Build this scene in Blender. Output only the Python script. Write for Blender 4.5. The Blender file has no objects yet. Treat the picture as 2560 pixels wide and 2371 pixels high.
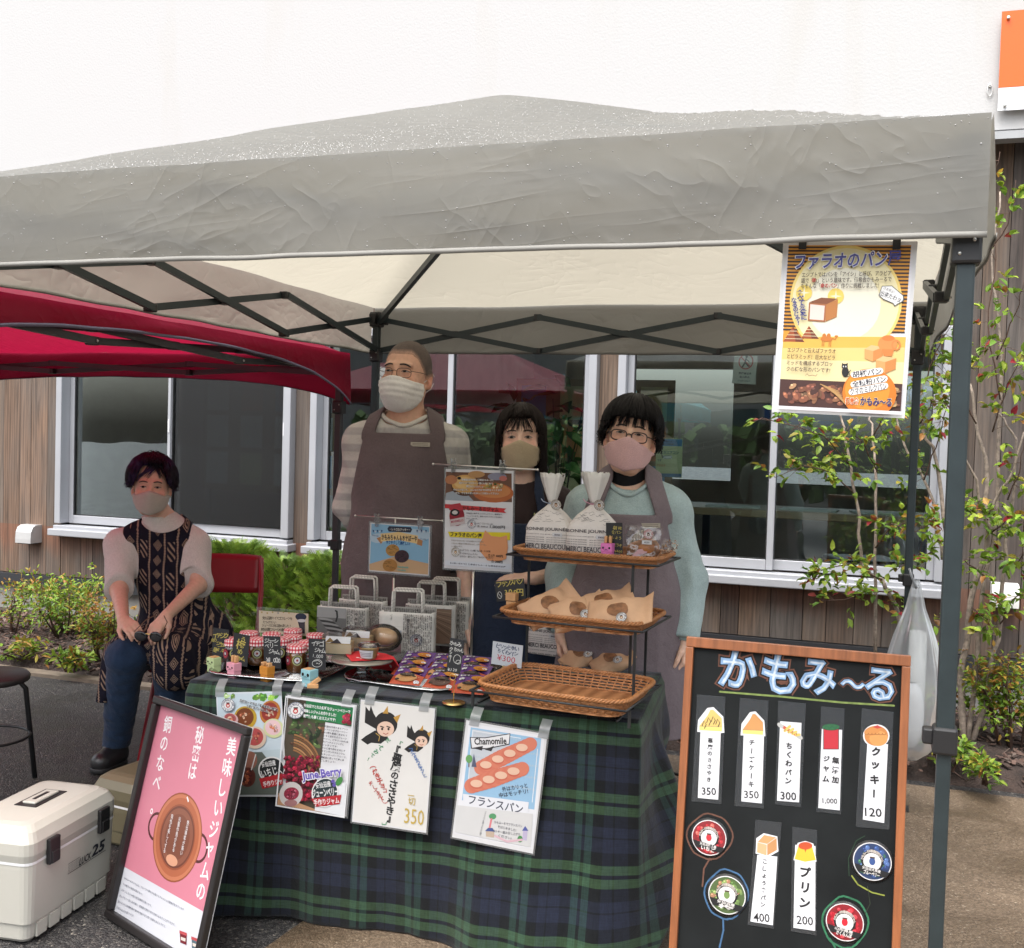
import bpy, bmesh, math, random
import numpy as np
from mathutils import Vector, Matrix, Euler, noise as mnoise
SC = bpy.context.scene
COL = SC.collection
PI = math.pi
R = math.radians
random.seed(7)
# ---------------------------------------------------------------- camera
CAM_P = (-0.137, -2.109, 1.48)
CAM_YAW, CAM_PITCH, CAM_ROLL, CAM_F = R(18.846), R(2.037), R(1.683), 2671.97   # focal length in photo pixels (2560 wide)
def _cam_axes():
 f = Vector((-math.sin(CAM_YAW)*math.cos(CAM_PITCH), math.cos(CAM_YAW)*math.cos(CAM_PITCH), -math.sin(CAM_PITCH)))
 r = Vector((math.cos(CAM_YAW), math.sin(CAM_YAW), 0)); u = r.cross(f)
 c, s = math.cos(CAM_ROLL), math.sin(CAM_ROLL)
 return c*r + s*u, -s*r + c*u, f
CR, CU, CF = _cam_axes()
cd = bpy.data.cameras.new('camera'); cam = bpy.data.objects.new('camera', cd); COL.objects.link(cam)
cd.sensor_fit = 'HORIZONTAL'; cd.sensor_width = 36; cd.lens = 36*CAM_F/2560
cd.clip_start = 0.05; cd.clip_end = 500
m = Matrix((CR, CU, -CF)).transposed().to_4x4(); m.translation = CAM_P
cam.matrix_world = m
SC.camera = cam
# ---------------------------------------------------------------- world, sun, exposure
SUN_EL, SUN_AZ = R(66), R(196)
w = bpy.data.worlds.new('World'); SC.world = w; w.use_nodes = True
nt = w.node_tree
sky = nt.nodes.new('ShaderNodeTexSky'); sky.sky_type = 'NISHITA'; sky.sun_disc = False
sky.sun_elevation = SUN_EL; sky.sun_rotation = SUN_AZ; sky.dust_density = 6; sky.air_density = 1.4; sky.ozone_density = 1
hs = nt.nodes.new('ShaderNodeHueSaturation'); hs.inputs['Saturation'].default_value = 0.42
nt.links.new(sky.outputs[0], hs.inputs['Color']); nt.links.new(hs.outputs[0], nt.nodes['Background'].inputs[0])
nt.nodes['Background'].inputs[1].default_value = 0.15
sl = bpy.data.lights.new('sun', 'SUN'); sl.energy = 1.5; sl.angle = R(60); sl.color = (1, .985, .965)
so = bpy.data.objects.new('sun', sl); COL.objects.link(so)
so.rotation_euler = (PI/2 - SUN_EL, 0, PI - SUN_AZ)
so.location = (0, -5, 9)
SC.view_settings.view_transform = 'Standard'; SC.view_settings.look = 'None'
SC.view_settings.exposure = 1.5; SC.view_settings.gamma = 1
SC.cycles.max_bounces = 10; SC.cycles.diffuse_bounces = 5; SC.cycles.transparent_max_bounces = 24
SC.cycles.sample_clamp_indirect = 6
# ---------------------------------------------------------------- helpers
def _ray(x, y): return (CF + CR*((x-1280)/CAM_F) - CU*((y-1185.5)/CAM_F))
CP = Vector(CAM_P)
def atz(x, y, z): d = _ray(x, y); return CP + d*((z-CP.z)/d.z)
def aty(x, y, Y): d = _ray(x, y); return CP + d*((Y-CP.y)/d.y)
def atx(x, y, X): d = _ray(x, y); return CP + d*((X-CP.x)/d.x)
def S(r, g, b, k=.62):
 f = lambda c: ((c/255+.055)/1.055)**2.4 if c > 10 else c/255/12.92
 return (f(r)*k, f(g)*k, f(b)*k)
def hx(h, k=.9): return S(int(h[0:2], 16), int(h[2:4], 16), int(h[4:6], 16), k)
class MB:
 """collects shapes into one mesh"""
 def __init__(s): s.v = []; s.f = []; s.mi = []; s.c = []; s.uv = None; s.cur = 0; s.col = (1, 1, 1); s.sm = []; s.smooth = False; s.X = Matrix.Identity(4)
 def add(s, vs, fs, X=None):
  n = len(s.v); M = s.X @ X if X is not None else s.X
  s.v += [tuple(M @ Vector(p)) for p in vs]
  for f in fs:
   s.f.append(tuple(i+n for i in f)); s.mi.append(s.cur); s.c.append(s.col); s.sm.append(s.smooth)
  return s
 def box(s, c, d, rot=None):
  x, y, z = d[0]/2, d[1]/2, d[2]/2
  vs = [(a*x, b*y, e*z) for a in (-1, 1) for b in (-1, 1) for e in (-1, 1)]
  X = Matrix.Translation(c)
  if rot is not None: X = X @ (Euler(rot).to_matrix().to_4x4() if not isinstance(rot, Matrix) else rot.to_4x4())
  return s.add(vs, [(0,1,3,2),(4,6,7,5),(0,4,5,1),(2,3,7,6),(0,2,6,4),(1,5,7,3)], X)
 def rbox(s, c, d, r, rot=None, seg=2):
  bm = bmesh.new(); bmesh.ops.create_cube(bm, size=1)
  for v in bm.verts: v.co = (v.co.x*d[0], v.co.y*d[1], v.co.z*d[2])
  bmesh.ops.bevel(bm, geom=bm.edges[:]+bm.verts[:], offset=min(r, min(d)*.49), segments=seg, affect='EDGES', profile=.5)
  X = Matrix.Translation(c)
  if rot is not None: X = X @ (Euler(rot).to_matrix().to_4x4() if not isinstance(rot, Matrix) else rot.to_4x4())
  return s.bm(bm, X)
 def bm(s, bm, X=None):
  bm.verts.index_update()
  s.add([v.co.copy() for v in bm.verts], [[v.index for v in f.verts] for f in bm.faces], X); bm.free(); return s
 def bar(s, a, b, wx, wy=None, up=(0, 0, 1)):
  a = Vector(a); b = Vector(b); z = (b-a); L = z.length; z.normalize()
  x = Vector(up).cross(z)
  if x.length < 1e-4: x = Vector((1, 0, 0)).cross(z)
  x.normalize(); y = z.cross(x)
  M = Matrix((x, y, z)).transposed()
  return s.box((a+b)/2, (wx, wy or wx, L), M)
 def tube(s, pts, r, n=8, cap=True, closed=False):
  pts = [Vector(p) for p in pts]; m = len(pts)
  rs = r if isinstance(r, (list, tuple)) else [r]*m
  vs = []; fs = []; prev = None
  for i, p in enumerate(pts):
   if closed: t = pts[(i+1) % m]-pts[i-1]
   else: t = pts[min(i+1, m-1)]-pts[max(i-1, 0)]
   if t.length < 1e-9: t = Vector((0, 0, 1))
   t.normalize()
   if prev is None:
    x = t.orthogonal().normalized()
   else:
    x = prev - t*prev.dot(t)
    x = x.normalized() if x.length > 1e-6 else t.orthogonal().normalized()
   prev = x; y = t.cross(x)
   for k in range(n):
    a = 2*PI*k/n; vs.append(p + (x*math.cos(a)+y*math.sin(a))*rs[i])
  for i in range(m if closed else m-1):
   j = (i+1) % m
   for k in range(n): fs.append((i*n+k, i*n+(k+1) % n, j*n+(k+1) % n, j*n+k))
  if cap and not closed:
   fs.append(tuple(range(n-1, -1, -1))); fs.append(tuple((m-1)*n+k for k in range(n)))
  o = s.smooth; s.smooth = True; s.add(vs, fs); s.smooth = o; return s
 def lathe(s, prof, c=(0, 0, 0), n=24, X=None, cap=True):
  vs = []; fs = []; m = len(prof)
  for r, z in prof:
   for k in range(n):
    a = 2*PI*k/n; vs.append((r*math.cos(a), r*math.sin(a), z))
  for i in range(m-1):
   for k in range(n): fs.append((i*n+k, i*n+(k+1) % n, (i+1)*n+(k+1) % n, (i+1)*n+k))
  if cap: fs.append(tuple(range(n-1, -1, -1))); fs.append(tuple((m-1)*n+k for k in range(n)))
  o = s.smooth; s.smooth = True
  s.add(vs, fs, Matrix.Translation(c) @ X if X is not None else Matrix.Translation(c)); s.smooth = o; return s
 def prism(s, poly, h, X=None):
  n = len(poly)
  vs = [(p[0], p[1], 0) for p in poly]+[(p[0], p[1], h) for p in poly]
  fs = [tuple(range(n-1, -1, -1)), tuple(range(n, 2*n))]+[(i, (i+1) % n, n+(i+1) % n, n+i) for i in range(n)]
  return s.add(vs, fs, X)
 def ball(s, c, r, n=12, m=8, X=None):
  r = r if isinstance(r, (tuple, list)) else (r, r, r)
  prof = []
  vs = []; fs = []
  for i in range(m+1):
   t = PI*i/m
   for k in range(n):
    a = 2*PI*k/n; vs.append((r[0]*math.sin(t)*math.cos(a), r[1]*math.sin(t)*math.sin(a), -r[2]*math.cos(t)))
  for i in range(m):
   for k in range(n): fs.append((i*n+k, i*n+(k+1) % n, (i+1)*n+(k+1) % n, (i+1)*n+k))
  o = s.smooth; s.smooth = True
  T = Matrix.Translation(c)
  s.add(vs, fs, T @ X if X is not None else T); s.smooth = o; return s
 def grid(s, fn, nu, nv, uvfn=None):
  vs = [fn(i/nu, j/nv) for j in range(nv+1) for i in range(nu+1)]
  fs = [(j*(nu+1)+i, j*(nu+1)+i+1, (j+1)*(nu+1)+i+1, (j+1)*(nu+1)+i) for j in range(nv) for i in range(nu)]
  if uvfn:
   if s.uv is None: s.uv = [(0, 0)]*len(s.v)
   s.uv += [uvfn(i/nu, j/nv) for j in range(nv+1) for i in range(nu+1)]
  o = s.smooth; s.smooth = True; s.add(vs, fs); s.smooth = o; return s
 def obj(s, name, mats, parent=None, solid=None, colors=True):
  me = bpy.data.meshes.new(name); me.from_pydata(s.v, [], s.f)
  for mt in (mats if isinstance(mats, (list, tuple)) else [mats]): me.materials.append(mt)
  me.polygons.foreach_set('material_index', s.mi); me.polygons.foreach_set('use_smooth', s.sm)
  if colors and any(c != (1, 1, 1) for c in s.c):
   at = me.color_attributes.new('Col', 'FLOAT_COLOR', 'CORNER')
   tot = np.empty(len(me.polygons), int); me.polygons.foreach_get('loop_total', tot)
   a = np.ones((len(s.c), 4)); a[:, :3] = np.array(s.c); a = np.repeat(a, tot, axis=0)
   at.data.foreach_set('color', a.ravel())
  if s.uv:
   uv = me.uv_layers.new(name='UV'); li = np.empty(len(me.loops), int); me.loops.foreach_get('vertex_index', li)
   q = s.uv + [(0, 0)]*(len(s.v)-len(s.uv))
   uv.data.foreach_set('uv', np.array(q)[li].ravel())
  me.update(); me.validate()
  return link(name, me, parent, solid)
def link(name, me, parent=None, solid=None):
 o = bpy.data.objects.new(name, me); COL.objects.link(o)
 if parent: o.parent = parent
 if solid:
  md = o.modifiers.new('thick', 'SOLIDIFY'); md.thickness = solid; md.offset = 0
 return o
def tag(o, label=None, cat=None, group=None, kind=None):
 if label: o['label'] = label
 if cat: o['category'] = cat
 if group: o['group'] = group
 if kind: o['kind'] = kind
 return o
def thing(name, label, cat, loc=(0, 0, 0), rotz=0, group=None, mat=None):
 o = bpy.data.objects.new(name, None); COL.objects.link(o); o.empty_display_size = .1
 if mat is not None: o.matrix_world = mat
 else: o.location = loc; o.rotation_euler = (0, 0, rotz)
 return tag(o, label, cat, group)
def struct(o): o['kind'] = 'structure'; return o
def kids(o): return [c for c in bpy.data.objects if c.parent == o]
def dup(o, loc=None, rotz=None, label=None, parent=None):
 c = o.copy(); COL.objects.link(c)
 if parent: c.parent = parent
 if loc is not None: c.location = loc
 if rotz is not None: c.rotation_euler = (0, 0, rotz)
 if label: c['label'] = label
 for ch in kids(o): dup(ch, parent=c)
 return c
def frame(origin, xdir, up):
 """matrix whose local x runs along xdir, local z along up (made square), local y = z cross x"""
 x = Vector(xdir).normalized(); z = Vector(up); z = (z - x*z.dot(x)).normalized(); y = z.cross(x)
 M = Matrix((x, y, z)).transposed().to_4x4(); M.translation = origin; return M
# ---- materials
def nd(nt, t, ins=None, **pr):
 n = nt.nodes.new(t)
 for k, v in pr.items(): setattr(n, k, v)
 for k, v in (ins or {}).items():
  if isinstance(v, bpy.types.NodeSocket): nt.links.new(v, n.inputs[k])
  else:
   if n.inputs[k].type == 'RGBA' and len(v) == 3: v = (*v, 1)
   n.inputs[k].default_value = v
 return n
def mth(nt, op, a, b=0., c=None):
 d = {0: a, 1: b}
 if c is not None: d[2] = c
 return nd(nt, 'ShaderNodeMath', d, operation=op).outputs[0]
def mixc(nt, f, a, b, bt='MIX'):
 n = nt.nodes.new('ShaderNodeMix'); n.data_type = 'RGBA'; n.blend_type = bt
 for i, v in ((0, f), (6, a), (7, b)):
  if isinstance(v, bpy.types.NodeSocket): nt.links.new(v, n.inputs[i])
  else: n.inputs[i].default_value = (*v, 1) if i and len(v) == 3 else v
 return n.outputs[2]
def ramp(nt, f, stops):
 n = nt.nodes.new('ShaderNodeValToRGB'); e = n.color_ramp.elements
 while len(e) < len(stops): e.new(.5)
 for i, (p, c) in enumerate(stops):
  e[i].position = p; e[i].color = (*c, 1) if isinstance(c, (tuple, list)) else (c, c, c, 1)
 nt.links.new(f, n.inputs[0]); return n.outputs[0]
def noise(nt, scale, detail=4, vec=None, rough=.55, dist=0):
 d = {'Scale': scale, 'Detail': detail, 'Roughness': rough, 'Distortion': dist}
 if vec is not None: d['Vector'] = vec
 return nd(nt, 'ShaderNodeTexNoise', d)
def obco(nt, scale=None):
 o = nd(nt, 'ShaderNodeTexCoord').outputs['Object']
 if scale: o = nd(nt, 'ShaderNodeMapping', {'Vector': o, 'Scale': scale}).outputs[0]
 return o
def bump(nt, h, strength=.3, dist=.01, nrm=None):
 d = {'Height': h, 'Strength': strength, 'Distance': dist}
 if nrm is not None: d['Normal'] = nrm
 return nd(nt, 'ShaderNodeBump', d).outputs[0]
def newmat(name):
 m = bpy.data.materials.new(name); m.use_nodes = True; nt = m.node_tree
 return m, nt, nt.nodes['Principled BSDF']
def mat(name, col, rough=.5, metal=0., var=.12, vs=6., bs=0., bscale=80., bd=.002, attr=False, spec=None, trans=None, sheen=0, scale=None, coat=0):
 """plain procedural material: base colour with soft noise variation, optional colour attribute and bump"""
 m, nt, b = newmat(name); v = obco(nt, scale)
 if attr:
  a = nd(nt, 'ShaderNodeAttribute', attribute_name='Col').outputs['Color']
  base = mixc(nt, 1., a, col, 'MULTIPLY')
 else:
  base = nd(nt, 'ShaderNodeRGB').outputs[0]; base.default_value = (*col, 1)
 if var:
  n = noise(nt, vs, 5, v)
  f = ramp(nt, n.outputs[0], [(.3, 1-var), (.7, 1+var*.6)])
  base = mixc(nt, 1., base, f, 'MULTIPLY')
 nt.links.new(base, b.inputs['Base Color'])
 b.inputs['Roughness'].default_value = rough; b.inputs['Metallic'].default_value = metal
 if spec is not None: b.inputs['Specular IOR Level'].default_value = spec
 if sheen: b.inputs['Sheen Weight'].default_value = sheen
 if coat: b.inputs['Coat Weight'].default_value = coat
 if bs:
  nt.links.new(bump(nt, noise(nt, bscale, 4, v).outputs[0], bs, bd), b.inputs['Normal'])
 if trans:   # thin translucent sheet
  tr = nd(nt, 'ShaderNodeBsdfTranslucent', {'Color': base})
  mx = nd(nt, 'ShaderNodeMixShader', {0: trans, 1: b.outputs[0], 2: tr.outputs[0]})
  nt.links.new(mx.outputs[0], nt.nodes['Material Output'].inputs[0])
 return m
def clear(name, tint=(1, 1, 1), gloss=.12, rough=.02, haze=0., hazecol=(.8, .8, .8), ior=1.5):
 """thin clear sheet: tinted transparency with a fresnel gloss and a little haze"""
 m, nt, b = newmat(name); nt.nodes.remove(b)
 t = nd(nt, 'ShaderNodeBsdfTransparent', {'Color': tint})
 g = nd(nt, 'ShaderNodeBsdfGlossy', {'Roughness': rough})
 lw = nd(nt, 'ShaderNodeFresnel', {'IOR': ior})
 f = mth(nt, 'ADD', lw.outputs[0], gloss)
 o = nd(nt, 'ShaderNodeMixShader', {0: f, 1: t.outputs[0], 2: g.outputs[0]}).outputs[0]
 if haze:
  d = nd(nt, 'ShaderNodeBsdfDiffuse', {'Color': hazecol})
  tl = nd(nt, 'ShaderNodeBsdfTranslucent', {'Color': hazecol})
  dd = nd(nt, 'ShaderNodeMixShader', {0: .5, 1: d.outputs[0], 2: tl.outputs[0]})
  o = nd(nt, 'ShaderNodeMixShader', {0: haze, 1: o, 2: dd.outputs[0]}).outputs[0]
 nt.links.new(o, nt.nodes['Material Output'].inputs[0]); return m
PRINT = mat('printed_paper', (1, 1, 1), .55, attr=True, var=.04, vs=9)
GLOSSP = mat('laminated_print', (1, 1, 1), .25, attr=True, var=.03, vs=9)
BLACKMETAL = mat('black_powder_coat', (.018, .019, .02), .45, var=.2, bs=.05)
STEEL = mat('brushed_steel', (.62, .61, .58), .28, 1., var=.08)
GOLD = mat('gold_wire', (.75, .55, .22), .3, 1., var=.05)
# ================================================================ ground
def asphalt_mat():
 m, nt, b = newmat('wet_asphalt'); v = obco(nt)
 vo = nd(nt, 'ShaderNodeTexVoronoi', {'Vector': v, 'Scale': 150.})
 n1 = noise(nt, 3, 6, v); n2 = noise(nt, 400, 2, v)
 c = ramp(nt, vo.outputs['Color'], [(.0, (.012, .011, .012)), (.5, (.028, .027, .028)), (.85, (.075, .07, .065)), (1., (.34, .31, .26))])
 c = mixc(nt, 1., c, ramp(nt, n1.outputs[0], [(.3, .6), (.7, 1.25)]), 'MULTIPLY')
 nt.links.new(c, b.inputs['Base Color'])
 nt.links.new(ramp(nt, n1.outputs[0], [(.35, .35), (.65, .7)]), b.inputs['Roughness'])
 h = mth(nt, 'ADD', mth(nt, 'MULTIPLY', vo.outputs['Distance'], -1.), mth(nt, 'MULTIPLY', n2.outputs[0], .3))
 nt.links.new(bump(nt, h, .9, .006), b.inputs['Normal']); return m
def washed_mat():
 m, nt, b = newmat('washed_aggregate'); v = obco(nt)
 vo = nd(nt, 'ShaderNodeTexVoronoi', {'Vector': v, 'Scale': 170.})
 n1 = noise(nt, 1.6, 6, v, dist=.6)
 c = ramp(nt, vo.outputs['Color'], [(.0, (.075, .052, .034)), (.5, (.135, .096, .062)), (.85, (.19, .14, .095)), (1., (.34, .29, .22))])
 c = mixc(nt, 1., c, ramp(nt, n1.outputs[0], [(.36, .62), (.62, 1.12)]), 'MULTIPLY')
 nt.links.new(c, b.inputs['Base Color']); nt.links.new(ramp(nt, n1.outputs[0], [(.38, .3), (.6, .75)]), b.inputs['Roughness'])
 nt.links.new(bump(nt, mth(nt, 'MULTIPLY', vo.outputs['Distance'], -1.), .7, .004), b.inputs['Normal']); return m
g = MB(); g.box((0, 0, -.05), (120, 120, .09)); struct(g.obj('ground', asphalt_mat()))
# washed-concrete path to the right, meeting the asphalt under the table
g = MB(); g.prism([(-1.55, 2.84), (-1.75, .2), (-2.0, -4), (6, -4), (6, 2.88)], .012, Matrix.Translation((0, 0, -.004)))
struct(g.obj('path', washed_mat()))
kerbm = mat('kerb_concrete', (.16, .13, .095), .8, var=.3, vs=14, bs=.4, bscale=160)
g = MB(); g.box((-4.8, 2.91, 0), (6.6, .09, .03)); struct(g.obj('kerb', kerbm))
# mulch bed
soil = mat('dark_soil', (.035, .022, .017), .9, var=.5, vs=9, bs=.8, bscale=40, bd=.02)
rnd = random.Random(3)
def bedz(x, y): return .035 + .05*mnoise.noise((x*1.7, y*2.1, 3.)) + .03*min(1, max(0, (y-2.9)*2))
g = MB(); g.grid(lambda u, v: (-9+12*u, 2.95+1.35*v, bedz(-9+12*u, 2.95+1.35*v) if v > 0 else -.01), 110, 14)
struct(g.obj('mulch_bed', soil))
chipm = mat('bark_chips', (1, 1, 1), .8, attr=True, var=.25, vs=60)
g = MB()
for i in range(5200):
 if i < 3400: x, y = rnd.uniform(-6.6, -2.6), rnd.uniform(2.97, 4.15)
 else: x, y = rnd.uniform(-2.6, 1.3), rnd.uniform(2.9, 4.15)
 L, W = rnd.uniform(.018, .06), rnd.uniform(.008, .025)
 k = rnd.uniform(.35, 1.5); g.col = (.085*k, .05*k, .038*k) if rnd.random() < .8 else (.11*k, .08*k, .065*k)
 g.box((x, y, bedz(x, y)+rnd.uniform(.0, .022)), (L, W, rnd.uniform(.002, .006)), (rnd.gauss(0, .35), rnd.gauss(0, .35), rnd.uniform(0, PI)))
tag(g.obj('bark_mulch', chipm), 'reddish brown bark chips spread over the planting bed', 'mulch', kind='stuff')
# ================================================================ building
YW = 4.2
def wood_mat():
 m, nt, b = newmat('weathered_cedar')
 a = nd(nt, 'ShaderNodeAttribute', attribute_name='Col').outputs['Color']
 v = obco(nt)
 ofs = nd(nt, 'ShaderNodeVectorMath', {0: v, 1: nd(nt, 'ShaderNodeVectorMath', {0: a, 1: (37., 53., 91.)}, operation='MULTIPLY').outputs[0]}, operation='ADD').outputs[0]
 st = nd(nt, 'ShaderNodeMapping', {'Vector': ofs, 'Scale': (26., 26., 1.3)}).outputs[0]
 n1 = noise(nt, 1, 8, st, .62, 1.4)
 ring = nd(nt, 'ShaderNodeTexWave', {'Vector': nd(nt, 'ShaderNodeMapping', {'Vector': ofs, 'Scale': (7., 7., .55)}).outputs[0], 'Scale': 2.2, 'Distortion': 9., 'Detail': 3., 'Detail Scale': .8}, bands_direction='X')
 big = noise(nt, 1, 4, nd(nt, 'ShaderNodeMapping', {'Vector': ofs, 'Scale': (3., 3., .9)}).outputs[0])
 g1 = ramp(nt, n1.outputs[0], [(.3, .5), (.5, .95), (.72, 1.35)])
 g2 = ramp(nt, ring.outputs[0], [(.0, .72), (.4, 1.), (1., 1.12)])
 c = mixc(nt, 1., mixc(nt, 1., a, g1, 'MULTIPLY'), g2, 'MULTIPLY')
 grey = mixc(nt, 1., (.095, .083, .074), g1, 'MULTIPLY')
 c = mixc(nt, ramp(nt, big.outputs[0], [(.42, 0.), (.66, .75)]), c, grey)
 # rust-brown wash just below the sills where rain is kept off
 z = nd(nt, 'ShaderNodeSeparateXYZ', {0: v}).outputs[2]
 n3 = noise(nt, 1, 4, nd(nt, 'ShaderNodeMapping', {'Vector': v, 'Scale': (9., 9., 1.2)}).outputs[0])
 d = mth(nt, 'SUBTRACT', mth(nt, 'ADD', z, mth(nt, 'MULTIPLY', n3.outputs[0], .25)), .70)
 f = ramp(nt, mth(nt, 'ADD', mth(nt, 'MULTIPLY', d, 4.), .5), [(.2, 0.), (.75, .6)])
 lowz = mth(nt, 'LESS_THAN', z, .72)
 c = mixc(nt, mth(nt, 'MULTIPLY', f, lowz), c, mixc(nt, 1., (.16, .06, .03), g1, 'MULTIPLY'))
 nt.links.new(c, b.inputs['Base Color']); b.inputs['Roughness'].default_value = .75
 nt.links.new(bump(nt, n1.outputs[0], .35, .004), b.inputs['Normal']); return m
WOOD = wood_mat()
def stucco_mat():
 m, nt, b = newmat('white_stucco'); v = obco(nt)
 n = noise(nt, 1, 4, nd(nt, 'ShaderNodeMapping', {'Vector': v, 'Scale': (2.2, 2.2, .35)}).outputs[0])
 c = mixc(nt, ramp(nt, n.outputs[0], [(.55, 0.), (.8, .5)]), (.41, .41, .41), (.37, .345, .30))
 nt.links.new(c, b.inputs['Base Color']); b.inputs['Roughness'].default_value = .85
 nt.links.new(bump(nt, noise(nt, 70, 6, v).outputs[0], .25, .005), b.inputs['Normal']); return m
ALU = mat('white_aluminium', (.33, .34, .365), .38, .15, var=.08, vs=3)
RUB = mat('black_gasket', (.012, .012, .013), .6)
def glass_mat():
 m, nt, b = newmat('window_glass'); nt.nodes.remove(b)
 t = nd(nt, 'ShaderNodeBsdfTransparent', {'Color': (.86, .93, .92)})
 g = nd(nt, 'ShaderNodeBsdfGlossy', {'Roughness': .0, 'Color': (.93, .97, 1.)})
 nt.links.new(bump(nt, noise(nt, 1.3, 2, obco(nt)).outputs[0], .12, .01), g.inputs['Normal'])
 f = mth(nt, 'ADD', nd(nt, 'ShaderNodeFresnel', {'IOR': 1.5}).outputs[0], .06)
 o = nd(nt, 'ShaderNodeMixShader', {0: f, 1: t.outputs[0], 2: g.outputs[0]})
 nt.links.new(o.outputs[0], nt.nodes['Material Output'].inputs[0]); return m
GLASS = glass_mat()
SCREEN = clear('insect_screen', (.42, .43, .44), .0, .4, .06, (.12, .12, .13))
bld = thing('building', 'low community building clad in weathered cedar boards below a bright white rendered wall', 'building', (0, 0, 0))
WX = [(aty(152, 1331, YW).x, aty(732, 1368, YW).x), (aty(780, 1367, YW).x, aty(1484, 1400, YW).x), (aty(1536, 1400, YW).x, aty(2356, 1490, YW).x)]
ZS, ZH = .69, 2.12
rnd = random.Random(11)
tones = [(.105, .065, .043), (.13, .087, .06), (.075, .053, .042), (.09, .06, .042), (.14, .088, .056), (.058, .042, .035)]
def boards(g, x0, x1, z0, z1, dark=1.):
 x = x0
 while x < x1-.02:
  wd = min(rnd.choice((.105, .13, .15, .18)), x1-x)
  if x1-x-wd < .03: wd = x1-x
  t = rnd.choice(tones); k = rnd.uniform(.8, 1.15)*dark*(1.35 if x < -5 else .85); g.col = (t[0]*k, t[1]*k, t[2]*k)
  g.box((x+wd/2, YW+.0125+rnd.uniform(-.003, .003), (z0+z1)/2), (wd-.004, .025, z1-z0)); x += wd
g = MB(); X0, X1 = -9.5, 3.2
edges = [X0]+[e for w_ in WX for e in w_]+[X1]
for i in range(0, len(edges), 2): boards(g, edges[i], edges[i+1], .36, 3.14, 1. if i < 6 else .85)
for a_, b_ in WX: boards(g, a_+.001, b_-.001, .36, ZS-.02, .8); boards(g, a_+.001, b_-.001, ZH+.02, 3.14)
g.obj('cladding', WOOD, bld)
dk = mat('dark_flashing', (.035, .037, .042), .4, .3)
g = MB(); g.box(((X0+X1)/2, YW+.0, .315), (X1-X0, .07, .08)); g.obj('flashing', dk, bld)
g = MB(); g.box(((X0+X1)/2, YW+.05, .13), (X1-X0, .08, .3)); g.obj('plinth', mat('concrete_plinth', (.22, .215, .2), .85, var=.2, bs=.3), bld)
g = MB(); g.box(((X0+X1)/2, YW+.10, 1.7), (X1-X0, .02, 2.6))
bk = mat('sheathing', (.03, .028, .027), .9)
# sheathing behind the boards with real holes for the windows
g = MB()
for i in range(0, len(edges), 2): g.box(((edges[i]+edges[i+1])/2, YW+.06, 1.72), (edges[i+1]-edges[i]-.004, .06, 2.8))
for a_, b_ in WX:
 g.box(((a_+b_)/2, YW+.06, .5), (b_-a_-.004, .06, .32)); g.box(((a_+b_)/2, YW+.06, 2.64), (b_-a_-.004, .06, .98))
g.obj('sheathing', bk, bld)
g = MB(); g.box(((X0+X1)/2, YW-.02, 5.2), (X1-X0, .3, 4.1)); g.obj('upper_wall', stucco_mat(), bld)
g = MB(); g.box(((X0+X1)/2, YW-.15, 3.115), (X1-X0, .1, .04)); g.obj('gutter_edge', mat('soffit_grey', (.3, .31, .32), .5), bld)
def window(a, b, mull, screen=False, sl=0):
 w_ = MB(); fw = .05; z0, z1 = ZS+.045, ZH-.01
 w_.rbox(((a+b)/2, YW-.045, ZS+.0), (b-a+.05, .13, .05), .006)
 w_.rbox(((a+b)/2, YW-.03, ZS+.035), (b-a, .10, .03), .004)
 for x in (a+fw/2, b-fw/2): w_.rbox((x, YW-.015, (z0+z1)/2+.008), (fw, .11, z1-z0-.02), .005)
 w_.rbox(((a+b)/2, YW-.015, z1+.01), (b-a, .112, .05), .005)
 fo = w_.obj('window_frame', ALU, bld)
 for k, (p, q) in enumerate(((a+fw, mull+.022), (mull-.022, b-fw))):
  yy = YW+.0+(.035 if (k == 0) == (sl == 0) else .0)
  s_ = MB(); sw = .038
  for x in (p+sw/2, q-sw/2): s_.rbox((x, yy, (z0+z1)/2), (sw, .03, z1-z0-.03), .004)
  for z, h in ((z0+.045, .06), (z1-.04, .05)): s_.rbox(((p+q)/2, yy, z), (q-p-2*sw-.002, .028, h), .004)
  s_.cur = 1
  for x in (p+sw+.003, q-sw-.003): s_.box((x, yy, (z0+z1)/2), (.007, .022, z1-z0-.14))
  s_.box(((p+q)/2, yy, z0+.078), (q-p-2*sw-.014, .022, .006))
  so_ = s_.obj('sash', [ALU, RUB], fo)
  gm = MB(); gm.box(((p+q)/2, yy+.004, (z0+z1)/2), (q-p-2*sw, .004, z1-z0-.14)); gm.obj('pane', GLASS, fo)
 if screen:
  s_ = MB(); s_.box(((mull+b-fw)/2+.02, YW-.028, (z0+z1)/2+.02), (b-fw-mull-.07, .002, z1-z0-.12)); s_.obj('insect_screen', SCREEN, fo)
  for x in (mull+.01, b-fw-.012): s_ = MB(); s_.rbox((x, YW-.036, (z0+z1)/2), (.022, .012, z1-z0-.03), .002); s_.cur = 1; s_.box((x, YW-.044, 1.48), (.012, .006, .09)); s_.obj('screen_frame', [ALU, mat('catch', (.6, .6, .62), .4)], fo)
 return fo
window(WX[0][0], WX[0][1], aty(428, 1100, YW).x, True)
window(WX[1][0], WX[1][1], aty(1128, 1000, YW).x)
window(WX[2][0], WX[2][1], aty(1932, 1150, YW).x, sl=1)
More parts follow.
